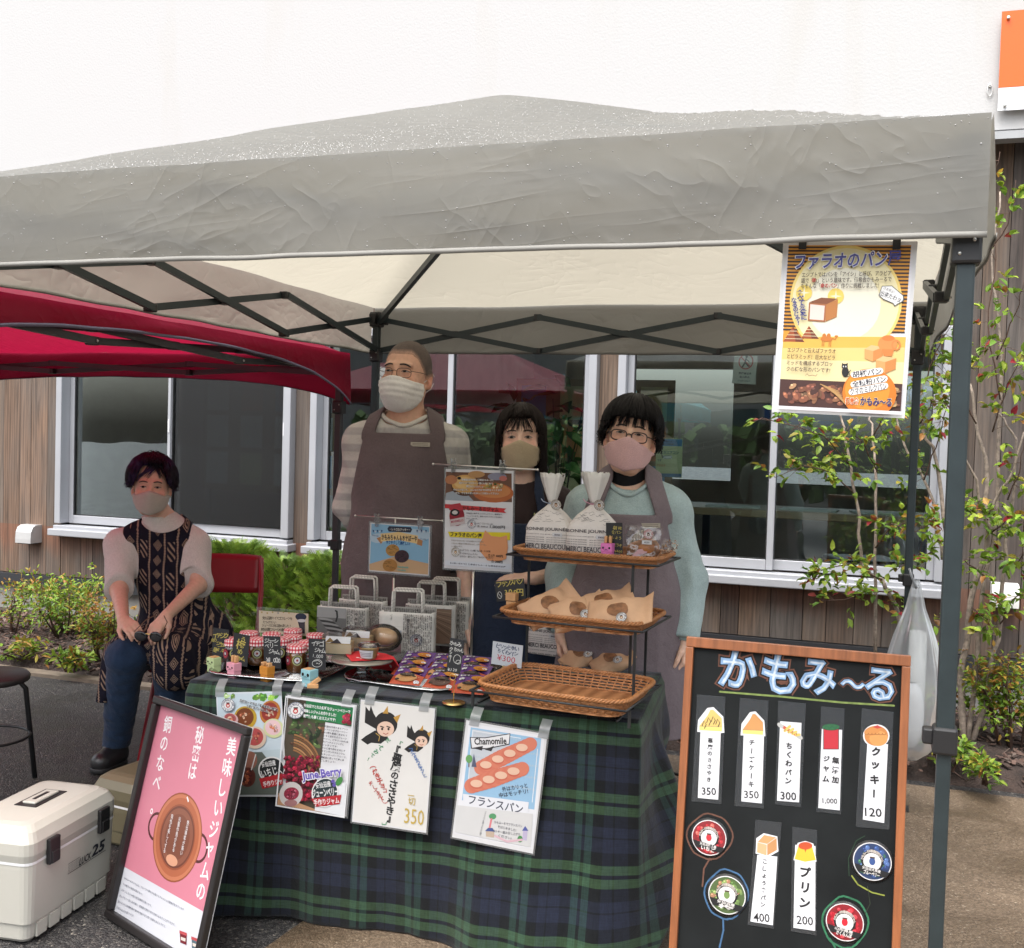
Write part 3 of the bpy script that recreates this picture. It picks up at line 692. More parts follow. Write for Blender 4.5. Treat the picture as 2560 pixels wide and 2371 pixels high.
# ---------------------------------------------------------------- big poster under the valance
def crop(ox, oy, sc): return lambda x, y: (ox+x/sc, oy+y/sc)
BK = (25, 22, 24)
def hang_poster():
 TL, TR, BL = aty(1966, 612, -.004), aty(2285, 612, -.004), aty(1953, 1023, -.004)
 W, H = (TR-TL).length, (TL-BL).length
 t = thing('poster', 'large orange bread poster with pyramids and camel hanging from the canopy edge', 'poster', mat=frame(TL, TR-TL, TL-BL))
 a = Art([(134, 103), (757, 103), (728, 910), (106, 910)], W, H, (238, 236, 240))
 OR, YE = (232, 160, 52), (250, 235, 170)
 a.poly([(146, 106), (744, 106), (728, 520), (132, 580)], OR)
 for i in range(24):
  y = 112+i*17.5; a.poly([(145-i*.55, y), (743-i*.6, y), (743-i*.6, y+8), (145-i*.55, y+8)], (58, 42, 40))
 a.ell(436, 375, 275, 268, (250, 222, 130), n=40); a.ell(436, 375, 262, 255, (252, 240, 190), n=40); a.ell(430, 390, 180, 175, (254, 249, 226), n=30)
 a.poly([(134, 580), (330, 548), (735, 540), (728, 770), (127, 762)], (240, 190, 84)); a.poly([(131, 610), (732, 590), (728, 770), (127, 762)], (246, 214, 136)); a.poly([(129, 665), (731, 660), (728, 770), (127, 762)], (250, 232, 176))
 # pyramids, camel
 for x0, x1, xt, yt, y in ((135, 243, 182, 503, 578), (225, 314, 262, 498, 560)):
  a.poly([(x0, y), (xt, yt), (x1, y)], (168, 82, 40)); a.poly([(xt, yt), (x1, y), (xt+16, y)], (120, 52, 28))
  for q in (.3, .55, .8): a.line([(x0+(xt-x0)*(1-q), yt+(y-yt)*q), (x1+(xt-x1)*(1-q), yt+(y-yt)*q)], 2.5, (246, 232, 190))
 cm = (214, 128, 50)
 a.ell(352, 560, 30, 13, cm); a.ell(340, 546, 10, 13, cm); a.ell(362, 544, 10, 12, cm); a.line([(380, 556), (396, 560), (402, 545)], 6, cm); a.ell(400, 545, 9, 5, cm)
 for x in (332, 340, 366, 374): a.line([(x, 566), (x-1, 594)], 3.5, cm)
 # loaf, stars
 for cx, cy in ((232, 338), (390, 352)): a.ell(cx, cy, 40, 38, (252, 222, 110)); a.poly([(cx-30, cy), (cx-4, cy-4), (cx, cy-30), (cx+4, cy-4), (cx+30, cy), (cx+4, cy+4), (cx, cy+30), (cx-4, cy+4)], (255, 250, 220))
 a.poly([(340, 392), (402, 366), (398, 452), (344, 476)], (196, 128, 66)); a.poly([(258, 384), (318, 360), (402, 364), (342, 394)], (140, 82, 50)); a.poly([(258, 386), (345, 392), (342, 478), (256, 474)], (176, 110, 66)); a.poly([(265, 393), (337, 399), (334, 470), (264, 466)], (246, 226, 216))
 # pale breads and jar
 for x, y, w_, h_ in ((540, 585, 70, 62), (596, 636, 76, 66)):
  a.poly([(x, y+18), (x+w_*.6, y+26), (x+w_*.6, y+h_+16), (x+2, y+h_)], (232, 170, 104)); a.poly([(x, y+18), (x+w_*.45, y-2), (x+w_*1.28, y+6), (x+w_*.6, y+26)], (240, 196, 138)); a.poly([(x+w_*.6, y+26), (x+w_*1.28, y+6), (x+w_*1.26, y+h_-8), (x+w_*.6, y+h_+16)], (216, 142, 74))
 a.ell(650, 575, 46, 40, (236, 150, 80)); a.ell(652, 548, 30, 14, (226, 130, 60)); a.poly([(622, 600), (682, 600), (672, 634), (634, 634)], (226, 136, 66)); a.ring(690, 580, 18, 22, 8, (230, 140, 70))
 # cat
 a.ell(450, 716, 17, 25, BK); a.ell(446, 690, 15, 13, BK); a.poly([(432, 690), (433, 672), (443, 680)], BK); a.poly([(449, 680), (460, 672), (460, 690)], BK); a.line([(462, 738), (474, 734), (468, 716), (476, 706)], 3.5, BK); a.ell(440, 690, 3, 4, (235, 235, 235)); a.ell(452, 690, 3, 4, (235, 235, 235))
 # speech bubble
 a.poly([(598, 345), (612, 300), (660, 298), (718, 345), (719, 372), (690, 386), (676, 397), (668, 383), (620, 365)], (60, 60, 60)); a.poly([(601, 344), (614, 303), (659, 301), (714, 346), (716, 370), (690, 383), (678, 392), (669, 380), (622, 362)], (250, 250, 248))
 a.text('さあ見よ!', (622, 309), (672, 330), 13, (60, 60, 70)); a.text('出来たわョ♪', (606, 333), (716, 370), 26, (40, 45, 60), .01)
 # bread photo strip
 a.poly([(127, 763), (727, 763), (724, 896), (124, 893)], (74, 40, 34))
 a.berries(130, 768, 480, 890, 46, 26, [(150, 92, 66), (120, 70, 54), (176, 120, 84), (100, 58, 48), (196, 150, 110)], 4, .62)
 a.berries(660, 770, 722, 890, 12, 18, [(150, 92, 66), (196, 150, 110), (214, 176, 120)], 5, .5)
 for i in range(9): a.line([(330+i*9, 780+i*5), (420+i*5, 810+i*8)], 4, (196, 152, 96))
 a.ell(570, 815, 130, 118, (228, 128, 30), n=40); a.ell(560, 800, 108, 94, (240, 154, 48), n=30); a.rect(124, 894, 727, 910, (238, 236, 240))
 # lettering
 a.text('ファラオのパン', (183, 190), (632, 172), 76, (70, 70, 150), .022, (245, 245, 250), .035, .08); a.text('屋', (636, 170), (700, 168), 72, (70, 70, 150), .02)
 a.text('エジプトではパンを「アイシ」と呼び、アラビア', (219, 252), (655, 240), 25, (60, 48, 44), .012)
 a.text('語で「命」という意味です。働希舎かもみーるで', (216, 280), (657, 268), 25, (60, 48, 44), .012)
 a.text('もそんな「命のパン」作りに挑戦しました!', (216, 306), (598, 298), 25, (60, 48, 44), .012)
 a.text('命のパン', (312, 303), (395, 301), 23, (200, 50, 40), .02); a.text('命', (268, 277), (290, 276), 23, (200, 50, 40), .02)
 a.vtext('食べて元気に', (208, 328), (240, 470), 27, (60, 66, 140), .03, .06); a.vtext('なるのじゃ!', (180, 365), (212, 498), 25, (60, 66, 140), .03, .06)
 for i, l in enumerate(('エジプトと云えばファラオ', 'とピラミッド！巨大なピラ', 'ミッドを構成するブロッ', 'クの様な形のパンです!')):
  a.text(l, (160-i, 619+i*31), ((400, 398, 386, 376)[i], 619+i*31), 23, (70, 50, 44), .015)
 a.line([(255, 740), (262, 732), (272, 742), (290, 738), (305, 742), (312, 734)], 3, (150, 120, 90))
 for i, (l, p, q) in enumerate((('胡椒パン', (486, 728), (626, 706)), ('全粒粉パン', (486, 776), (648, 742)), ('クマのミルクパン', (478, 812), (652, 776)))):
  a.line([(p[0]+8, p[1]), (q[0]-8, q[1])], 32, (252, 250, 246)); a.text(l, p, q, 31, (40, 42, 60), .02)
 a.text('働希舎', (456, 856), (520, 854), 34, (226, 110, 40), .03, (246, 236, 220), .04); a.text('かもみ〜る', (528, 854), (680, 854), 42, (56, 46, 110), .04, (244, 214, 150), .03)
 a.obj('poster_sheet', t)
 g = MB(); g.box((W/2, .0006, -H/2), (W+.012, .0008, H+.012)); g.obj('laminate_backing', mat('laminate_backing', (.5, .5, .5), .3), t)
 g = MB(); g.cur = 0
 for x in (.03, W-.03): g.box((x, -.001, .006), (.014, .004, .03))
 g.obj('clip', JNT, t)
hang_poster()
# ---------------------------------------------------------------- table and its tartan cloth
TABO = Vector((-2.109, .674, 0)); TROT = R(5.44); TW, TD, TH = 1.372, .63, .695
TM = Matrix.Translation(TABO) @ Matrix.Rotation(TROT, 4, 'Z')
TX = Vector((math.cos(TROT), math.sin(TROT), 0)); TN = Vector((math.sin(TROT), -math.cos(TROT), 0))
t = thing('folding_table', 'folding stall table hidden under the green and navy tartan cloth', 'table', TABO, TROT)
g = MB(); g.rbox((TW/2, TD/2, TH-.022), (TW-.02, TD-.02, .03), .006); g.obj('table_top', mat('grey_table_top', (.4, .4, .4), .5), t)
for x in (.08, TW-.08):
 for y in (.07, TD-.07):
  g = MB(); g.tube([(x, y, 0), (x, y, TH-.037)], .014); g.obj('leg', BLACKMETAL, t)
def tartan():
 m, nt, b = newmat('tartan_cotton'); uv = nd(nt, 'ShaderNodeUVMap').outputs[0]
 s = nd(nt, 'ShaderNodeSeparateXYZ', {0: uv})
 navy, black, green, dg = (.0095, .0125, .025), (.003, .004, .005), (.03, .064, .028), (.02, .05, .028)
 def sett(x, per, off, gr):
  t = mth(nt, 'FRACT', mth(nt, 'ADD', mth(nt, 'DIVIDE', x, per), off))
  n = nt.nodes.new('ShaderNodeValToRGB'); n.color_ramp.interpolation = 'CONSTANT'; e = n.color_ramp.elements
  st = [(0, navy), (.07, black), (.09, navy), (.28, black), (.455, gr), (.58, black), (.635, gr), (.76, black), (.93, navy)]
  while len(e) < len(st): e.new(.5)
  for i, (p, c) in enumerate(st): e[i].position = p; e[i].color = (*c, 1)
  nt.links.new(t, n.inputs[0]); return n.outputs[0]
 wa = sett(s.outputs[0], .166, .15, (.018, .046, .036)); we = sett(s.outputs[1], .196, .30, green)
 c = mixc(nt, .58, wa, we)
 tw = nd(nt, 'ShaderNodeTexWave', {'Vector': nd(nt, 'ShaderNodeMapping', {'Vector': uv, 'Rotation': (0, 0, .78)}).outputs[0], 'Scale': 190.})
 n1 = noise(nt, 1, 4, nd(nt, 'ShaderNodeMapping', {'Vector': uv, 'Scale': (30., 300., 1.)}).outputs[0])
 n2 = noise(nt, 1, 4, nd(nt, 'ShaderNodeMapping', {'Vector': uv, 'Scale': (300., 30., 1.)}).outputs[0])
 f = mth(nt, 'ADD', mth(nt, 'MULTIPLY', n1.outputs[0], .8), mth(nt, 'MULTIPLY', n2.outputs[0], .8))
 c = mixc(nt, 1., c, ramp(nt, f, [(.5, .72), (1.1, 1.35)]), 'MULTIPLY')
 nt.links.new(c, b.inputs['Base Color']); b.inputs['Roughness'].default_value = .85; b.inputs['Specular IOR Level'].default_value = .2
 b.inputs['Sheen Weight'].default_value = .15
 crk = noise(nt, 16, 5, uv, .6, .8)
 nt.links.new(bump(nt, mth(nt, 'ADD', mth(nt, 'MULTIPLY', tw.outputs[0], .04), crk.outputs[0]), .45, .008), b.inputs['Normal']); return m
TART = tartan()
def cloth():
 g = MB(); e = .006; z0 = TH+.003
 x0, x1, y0, y1 = -e, TW+e, -e, TD+e
 def top(u, v):
  x, y = x0+(x1-x0)*u, y0+(y1-y0)*v
  return (x, y, z0+.0012*mnoise.noise((x*9, y*9, 2)))
 g.grid(top, 60, 30, lambda u, v: (x0+(x1-x0)*u, 1-(y0+(y1-y0)*v)))
 # skirt round left, front and right
 per = [(x0, y1), (x0, y0), (x1, y0), (x1, y1)]
 Ls = [y1-y0, x1-x0, y1-y0]; T = sum(Ls); rc = .03
 def Lf(S_): return (TH-.012)*(1-.66*min(1, max(0, S_-Ls[0]-Ls[1]-.02)/.26))   # the right side is gathered up
 def skirt(u, v):
  s = u*T; k = 0
  while k < 2 and s > Ls[k]: s -= Ls[k]; k += 1
  a, b = Vector(per[k]), Vector(per[k+1]); d = (b-a).normalized(); n = Vector((d.y, -d.x)) if False else Vector((-d.y, d.x))*-1
  p = a+d*s
  # blend the outward direction near the two front corners
  c1, c2 = Ls[0], Ls[0]+Ls[1]; S_ = u*T
  flare = 0
  for c_, n0, n1 in ((c1, Vector((-1, 0)), Vector((0, -1))), (c2, Vector((0, -1)), Vector((1, 0)))):
   q = (S_-c_)/.10
   if abs(q) < 1:
    w_ = .5+.5*q; n = (n0*(1-w_)+n1*w_).normalized(); flare = max(flare, (1-abs(q))**1.3)
  L = Lf(S_)
  dn = v*L
  f1 = mnoise.noise((S_*3.1, v*.5, 0.)); f2 = mnoise.noise((S_*7.5, v*.9, 4.))
  front = 1 if c1+.1 < S_ < c2-.1 else .0
  big = .022*v*v + (.13*f1+.055*f2)*max(0, (v-.25)/.75)**1.3*(1-.9*flare) + .028*flare*v**1.1*(1 if S_ < c1+.2 else -.2)
  if front: big = max(big, -.02)
  o = min(.012, dn*.5) + max(0, big+.012*v)
  zz = z0 - (dn - .0) - (.006 if v > 0 else 0)
  zz = max(zz + .012*f1*v, .012+.004*f2)
  return (p.x+n.x*o, p.y+n.y*o, zz)
 def suv(u, v):
  s = u*T
  return (s-Ls[0]+x0, 1-y0+v*Lf(s))
 g.grid(skirt, 260, 44, suv)
 o = g.obj('tablecloth', TART); o.matrix_world = TM
 sb = o.modifiers.new('thick', 'SOLIDIFY'); sb.thickness = .002; sb.offset = 1
 tag(o, 'green and navy tartan cloth draped over the stall table down to the ground', 'tablecloth')
cloth()
TAPE = clear('frosted_tape', (.9, .92, .92), .04, .35, .42, (.6, .62, .63))
FRO = TABO + TN*.044
def table_poster(quad, label, draw, sc=(480, 1680, 2.168), tapes=((.12, .05), (.85, .05)), lam=True, name='poster', group='posters taped to the tablecloth', tl=None):
 P = [onplane(crop(*sc)(*q), FRO, TN) for q in quad]
 ex = ((P[1]-P[0])+(P[2]-P[3]))/2; ey = ((P[0]-P[3])+(P[1]-P[2]))/2; W, H = ex.length, ey.length
 M = frame(P[0], ex, ey)
 M = M @ Matrix.Translation((0, 0, 0)) @ Matrix.Rotation(R(-3.0), 4, 'X')
 t = thing(name, label, 'poster', group=group, mat=M)
 a = Art(quad, W, H); draw(a); a.obj('poster_sheet', t)
 if lam:
  g = MB(); g.box((W/2, .0008, -H/2), (W+.01, .0006, H+.01)); g.obj('laminate_edge', LAMB, t)
 for x, w_ in tapes:
  g = MB(); g.grid(lambda u, v: (W*x+.03*(u-.5)+.004*v, -.0022+.027*max(0, v-.55)*1.9, -.012+.05*v), 2, 6); g.obj('tape', TAPE, t)
 return t
LAMB = clear('laminate_border', (.9, .92, .93), .05, .15, .25, (.5, .52, .53))
def fig(a):
 a.poly([(130, 113), (485, 100), (497, 665), (160, 660)], (226, 232, 240))
 a.poly([(138, 120), (480, 108), (492, 430), (150, 430)], (206, 222, 232))
 a.berries(300, 108, 482, 160, 12, 22, [(110, 170, 60), (150, 200, 80), (80, 140, 50)], 2, .5); a.berries(150, 112, 240, 150, 5, 18, [(140, 190, 80), (190, 215, 150)], 3, .5)
 for x, y, rx, ry, c1, c2 in ((290, 245, 62, 62, (196, 160, 48), (120, 60, 20)), (425, 215, 56, 66, (190, 120, 50), (150, 50, 40)), (445, 300, 56, 52, (216, 222, 170), (238, 200, 205)), (345, 350, 62, 60, (222, 200, 180), (186, 80, 80)), (215, 250, 40, 30, (220, 180, 180), (180, 90, 90))):
  a.ell(x, y, rx, ry, c1, .3); a.ell(x-3, y-4, rx*.78, ry*.78, c2, .3); a.berries(x-rx*.55, y-ry*.55, x+rx*.5, y+ry*.5, 16, 8, [c2, (206, 120, 90), (230, 190, 160)], int(x))
 a.poly([(150, 430), (492, 425), (495, 655), (165, 652)], (96, 104, 96)); a.poly([(380, 420), (492, 410), (495, 470), (420, 470)], (196, 214, 222))
 a.ell(320, 470, 40, 48, (150, 100, 84)); a.ell(310, 560, 42, 52, (92, 40, 30)); a.berries(272, 520, 348, 605, 26, 10, [(130, 50, 36), (70, 26, 22), (170, 90, 60)], 8); a.line([(352, 440), (330, 520)], 6, (220, 220, 220))
 a.ell(440, 520, 74, 70, (236, 236, 236)); a.ell(440, 520, 66, 62, (28, 32, 34))
 a.poly([(372, 568), (500, 540), (500, 600), (390, 622)], (186, 36, 44))
 a.text('気仙沼産', (384, 496), (460, 482), 30, (240, 240, 240), .02); a.text('いちじく', (384, 545), (494, 518), 46, (240, 240, 240), .02); a.text('手作りジャ', (394, 600), (496, 580), 30, (244, 244, 244), .02)
 a.text('古代ローマでは「不老不死の果物」', (262, 150), (470, 200), 17, (50, 50, 60), .03, (235, 235, 235), .04, res=1); a.text('と呼ばれていました。', (300, 180), (420, 208), 17, (50, 50, 60), .03, (235, 235, 235), .04, res=1)
 a.badge(200, 176, 36)
table_poster([(130, 113), (485, 100), (520, 668), (165, 662)], 'jam poster with cut figs behind the pink framed board', fig, tapes=((.06, .05), (.93, .05)), lam=False)
def june(a):
 a.poly([(522, 135), (884, 183), (858, 768), (500, 702)], (84, 74, 60))
 a.berries(524, 215, 735, 420, 46, 26, [(46, 70, 36), (66, 96, 46), (90, 110, 62), (120, 84, 60), (40, 52, 34)], 3, .45)
 a.poly([(620, 148), (884, 183), (879, 290), (720, 262), (616, 244)], (44, 140, 84))
 a.poly([(728, 268), (880, 292), (862, 600), (710, 560)], (240, 240, 243))
 for i in range(7): a.ring(520+i*3, 520+i*4, 190-i*12, 190-i*10, 9, [(164, 116, 74), (120, 80, 52), (190, 142, 96)][i % 3], -PI*.42, -PI*.02, 20)
 a.berries(512, 440, 716, 700, 230, 13, [(170, 30, 60), (130, 18, 46), (196, 52, 84), (110, 14, 40)], 5)
 a.poly([(500, 702), (504, 640), (600, 690), (700, 728), (858, 768)], (196, 150, 112))
 a.poly([(705, 560), (862, 590), (858, 770), (700, 736)], (236, 238, 242))
 a.ell(570, 648, 62, 66, (214, 208, 206)); a.ell(572, 645, 40, 34, (150, 40, 66)); a.berries(538, 620, 606, 672, 26, 8, [(180, 50, 80), (120, 24, 50), (210, 110, 130)], 9); a.ell(572, 694, 34, 18, (170, 120, 120))
 a.text('気仙沼でとれた新鮮なジューンベリーで', (616, 175), (868, 208), 20, (245, 245, 245), .03, res=1); a.text('美味しいジャムを作りました!', (616, 203), (792, 226), 20, (245, 245, 245), .03, res=1); a.text('栄養価も高くおススメです!', (616, 230), (790, 252), 20, (245, 245, 245), .03, res=1)
 a.berries(822, 205, 882, 290, 12, 15, [(206, 60, 90), (170, 30, 60)], 12)
 for i, l in enumerate(('抗酸化作用のあるアント', 'シアニンがブルーベリー', 'の3倍も豊富に含まれて', 'いると言われるジューン', 'ベリー。ビタミンB6も含', 'みアンチエイジングに', 'ピッタリです!', 'さらに骨や歯を丈夫にす', 'るマンガンやカルシウム', 'も多いスーパーフルーツ。', '積極的に摂って健康に過', 'ごしましょう!')):
  k = len(l)/11; a.text(l, (734-i*1.3, 285+i*16.5), (734-i*1.3+126*k, 285+i*16.5+18*k), 12, (70, 70, 80), .02, res=1)
 a.text('June.Berry', (626, 558), (838, 530), 58, (110, 92, 190), .03, (244, 244, 250), .06)
 a.ell(752, 640, 72, 80, (240, 240, 240)); a.ell(752, 640, 66, 74, (36, 52, 56)); a.poly([(680, 672), (842, 652), (834, 702), (706, 716)], (190, 34, 46))
 a.text('気仙沼産', (700, 605), (780, 592), 32, (240, 240, 240), .02); a.text('ジューンベリー', (684, 645), (822, 634), 44, (240, 240, 240), .03); a.text('手作りジャム', (694, 694), (830, 682), 34, (246, 246, 246), .02)
 for x, y in ((792, 580), (808, 592), (800, 600)): a.ell(x, y, 10, 10, (100, 84, 170))
 a.ell(826, 580, 16, 26, (70, 140, 70), .5); a.badge(575, 202, 45)
 for q in ([(518, 125), (893, 175), (884, 183), (522, 135)], [(893, 175), (865, 778), (858, 768), (884, 183)], [(492, 708), (500, 702), (858, 768), (865, 778)], [(518, 125), (522, 135), (500, 702), (492, 708)]): a.poly(q, (240, 241, 245))
table_poster([(518, 125), (893, 175), (865, 778), (492, 708)], 'poster of red June berries in a basket, second from the left on the cloth', june, lam=True)
def devil(a):
 a.poly([(918, 158), (1310, 196), (1266, 850), (874, 782)], (232, 230, 226))
 def imp(x, y, k, m):   # plain winged black figure with horns
  p = lambda *q: [(x+m*u*k, y+v*k) for u, v in q]
  a.poly(p((-20, 20), (-75, -10), (-70, -95), (-50, -70), (-42, -100), (-28, -60), (-10, -30)), (24, 22, 22)); a.poly(p((-95, 80), (-70, 60), (-20, 30), (40, 40), (50, 70), (10, 100), (-40, 95), (-60, 105)), (24, 22, 22))
  a.ell(x+m*38*k, y-5*k, 62*k, 64*k, (28, 25, 25)); a.ell(x+m*36*k, y+22*k, 46*k, 40*k, (236, 202, 180))
  a.poly(p((20, -60), (48, -100), (50, -58)), (196, 150, 66)); a.poly(p((78, -40), (118, -58), (98, -10)), (196, 150, 66))
  for u in (18, 52): a.line(p((u-9, 8), (u+8, 13)), 6*k, (40, 30, 30)); a.ell(x+m*u*k, y+22*k, 6*k, 7*k, (40, 28, 28))
  a.line(p((24, 44), (38, 50), (50, 43)), 4*k, (170, 70, 60)); a.line(p((-15, 45), (5, 60), (0, 85)), 4*k, (196, 160, 80))
 imp(1010, 280, 1.0, 1); imp(1215, 350, .72, 1)
 G, B_, RD = (60, 150, 100), (60, 110, 180), (200, 70, 56)
 a.vtext('『悪魔のささやき』', (1118, 385), (1062, 805), 45, (24, 24, 26), .035, .1, lean=.1)
 a.vtext('だ、てみて!', (1070, 352), (945, 470), 26, G, .02, .15, lean=.5)
 a.vtext('「たべちゃったヤツし」', (1180, 400), (1268, 560), 23, B_, .02, .15, lean=-.3)
 a.vtext('（焼きチョコ', (972, 490), (1050, 640), 30, RD, .02, .15, lean=-.3); a.vtext('チーズタルト）', (962, 580), (1052, 700), 24, RD, .02, .15, lean=-.3)
 a.line([(1140, 372), (1128, 366), (1124, 380)], 4, G); a.line([(1030, 800), (1028, 808), (1050, 808), (1052, 796)], 4, G)
 Y = (206, 178, 84)
 a.char('一', 1186, 655, 34, Y, .01); a.char('切', 1190, 687, 38, Y, .01); a.text('350', (1150, 762), (1258, 778), 80, Y, -.0)
table_poster([(915, 150), (1315, 190), (1270, 860), (868, 790)], 'white handwritten card with two black winged imps and yellow 350 price', devil, lam=True)
def france(a):
 a.poly([(1500, 278), (1908, 352), (1856, 950), (1432, 870)], (240, 241, 246))
 a.poly([(1512, 300), (1890, 365), (1862, 740), (1470, 690)], (158, 200, 232)); a.poly([(1520, 310), (1725, 345), (1700, 560), (1500, 600)], (206, 212, 220))
 for i in range(5): a.text('Bonjour merci bonjour merci', (1530-i*4, 330+i*62), (1880-i*4, 388+i*62), 20, (190, 204, 216), .01, res=1)
 for q in ([(1522, 318), (1780, 362)], [(1500, 640), (1522, 318)], [(1850, 700), (1872, 420)]): a.line(q, 4, (240, 244, 248))
 a.poly([(1508, 352), (1590, 355), (1726, 335), (1722, 395), (1600, 418), (1515, 414)], (40, 38, 42)); a.poly([(1513, 356), (1590, 360), (1722, 340), (1718, 390), (1600, 412), (1520, 410)], (238, 238, 240)); a.poly([(1520, 410), (1580, 400), (1575, 425)], (40, 38, 42)); a.poly([(1590, 420), (1640, 400), (1625, 430)], (40, 38, 42))
 a.text('Chamomile', (1532, 376), (1706, 374), 38, (30, 28, 30), .03)
 for (x0, y0, x1, y1, r) in ((1575, 515, 1830, 395, 46), (1525, 612, 1790, 525, 48)):
  n = 12
  for j in range(n+1):
   q = j/n; a.ell(x0+(x1-x0)*q, y0+(y1-y0)*q, r*(1-.25*abs(q-.4)), r*(.98-.3*abs(q-.4)), (218, 122, 98) if j % 2 else (222, 130, 104), -.4)
  for j in range(4):
   q = (j+.35)/4; x, y = x0+(x1-x0)*q, y0+(y1-y0)*q; a.ell(x, y+2, r*.72, r*.46, (206, 104, 82), .1); a.ell(x, y-4, r*.68, r*.42, (240, 198, 172), .1)
 a.line([(1506, 470), (1506, 510)], 6, (120, 90, 70)); a.ell(1506, 468, 18, 22, (110, 170, 100)); a.poly([(1520, 510), (1532, 440), (1548, 512)], (90, 96, 120))
 a.text('外はカリっと', (1688, 632), (1822, 610), 26, (50, 52, 60), .01); a.text('中はモッチリ!', (1672, 664), (1826, 640), 26, (50, 52, 60), .01)
 a.poly([(1476, 655), (1832, 700), (1828, 778), (1480, 722)], (238, 240, 246)); a.text('フランスパン', (1508, 684), (1802, 738), 50, (36, 44, 70), .015)
 a.poly([(1440, 715), (1856, 762), (1848, 940), (1436, 862)], (222, 222, 222))
 a.vtext('フランスパンを買っておうちに帰る', (1602, 750), (1574, 880), 11, (80, 84, 90), res=1)
 a.ell(1640, 776, 20, 16, (90, 160, 110)); a.line([(1634, 790), (1622, 850)], 10, (226, 130, 140)); a.poly([(1604, 850), (1652, 850), (1650, 890), (1606, 884)], (200, 180, 160)); a.poly([(1600, 855), (1616, 838), (1640, 838), (1656, 858)], (70, 90, 150)); a.poly([(1806, 850), (1830, 850), (1826, 905), (1802, 900)], (200, 190, 220)); a.poly([(1800, 852), (1816, 826), (1834, 852)], (90, 100, 170)); a.ell(1790, 896, 14, 18, (80, 150, 90)); a.line([(1656, 880), (1720, 910), (1800, 900)], 12, (226, 190, 200))
 for i, l in enumerate(('かもみーるでフランスパン', 'をはじめました!', 'どうぞ一度お召し上がり', 'ください!')):
  a.text(l, (1650-(0, -20, 8, -24)[i], 806+i*24), ((1800, 1768, 1790, 1744)[i], 828+i*22), 15, (90, 92, 100), .01, res=1)
table_poster([(1487, 262), (1922, 345), (1860, 975), (1420, 890)], 'pale blue French bread poster at the right end of the cloth', france, tapes=((.1, .05), (.95, .05)))
# ================================================================ people: smooth bodies grown from distance fields
def A_(v): return np.array(v, dtype=np.float64)
def f_cap(P, a, b, ra, rb):
 a, b = A_(a), A_(b); d = b-a; L = max(d@d, 1e-9)
 t = np.clip(((P-a)@d)/L, 0, 1)
 q = P-a-t[:, None]*d
 return np.sqrt((q*q).sum(1)) - (ra+(rb-ra)*t)
def f_ell(P, c, r, M=None):
 q = P-A_(c)
 if M is not None: q = q@M
 r = A_(r); k0 = np.sqrt(((q/r)**2).sum(1)); k1 = np.sqrt(((q/(r*r))**2).sum(1))+1e-9
 return k0*(k0-1)/k1
def f_box(P, c, h, M=None, r=.0):
 q = P-A_(c)
 if M is not None: q = q@M
 q = np.abs(q)-(A_(h)-r)
 return np.sqrt((np.maximum(q, 0)**2).sum(1))+np.minimum(q.max(1), 0)-r
def smin(a, b, k):
 h = np.clip(.5+.5*(b-a)/k, 0, 1); return b+(a-b)*h-k*h*(1-h)
def smax(a, b, k): return -smin(-a, -b, k)
def vnoise(P):
 i = np.floor(P).astype(np.int64); f = P-i; f = f*f*(3-2*f); out = 0
 def hsh(x, y, z):
  n = (x*374761393+y*668265263+z*2147483647 % 982451653) & 0xffffffff
  n = ((n ^ (n >> 13))*1274126177) & 0xffffffff
  return ((n ^ (n >> 16)) & 0xffff)/65535.
 for dx in (0, 1):
  for dy in (0, 1):
   for dz in (0, 1):
    w_ = (f[:, 0] if dx else 1-f[:, 0])*(f[:, 1] if dy else 1-f[:, 1])*(f[:, 2] if dz else 1-f[:, 2])
    out = out + w_*hsh(i[:, 0]+dx, i[:, 1]+dy, i[:, 2]+dz)
 return out
def folds(P, s=(14, 14, 4), seed=0.):
 a = vnoise(P*A_(s)+seed); b = vnoise(P*A_(s)*2.1+seed+9)
 return (1-np.abs(2*a-1))*.7+b*.4-.5
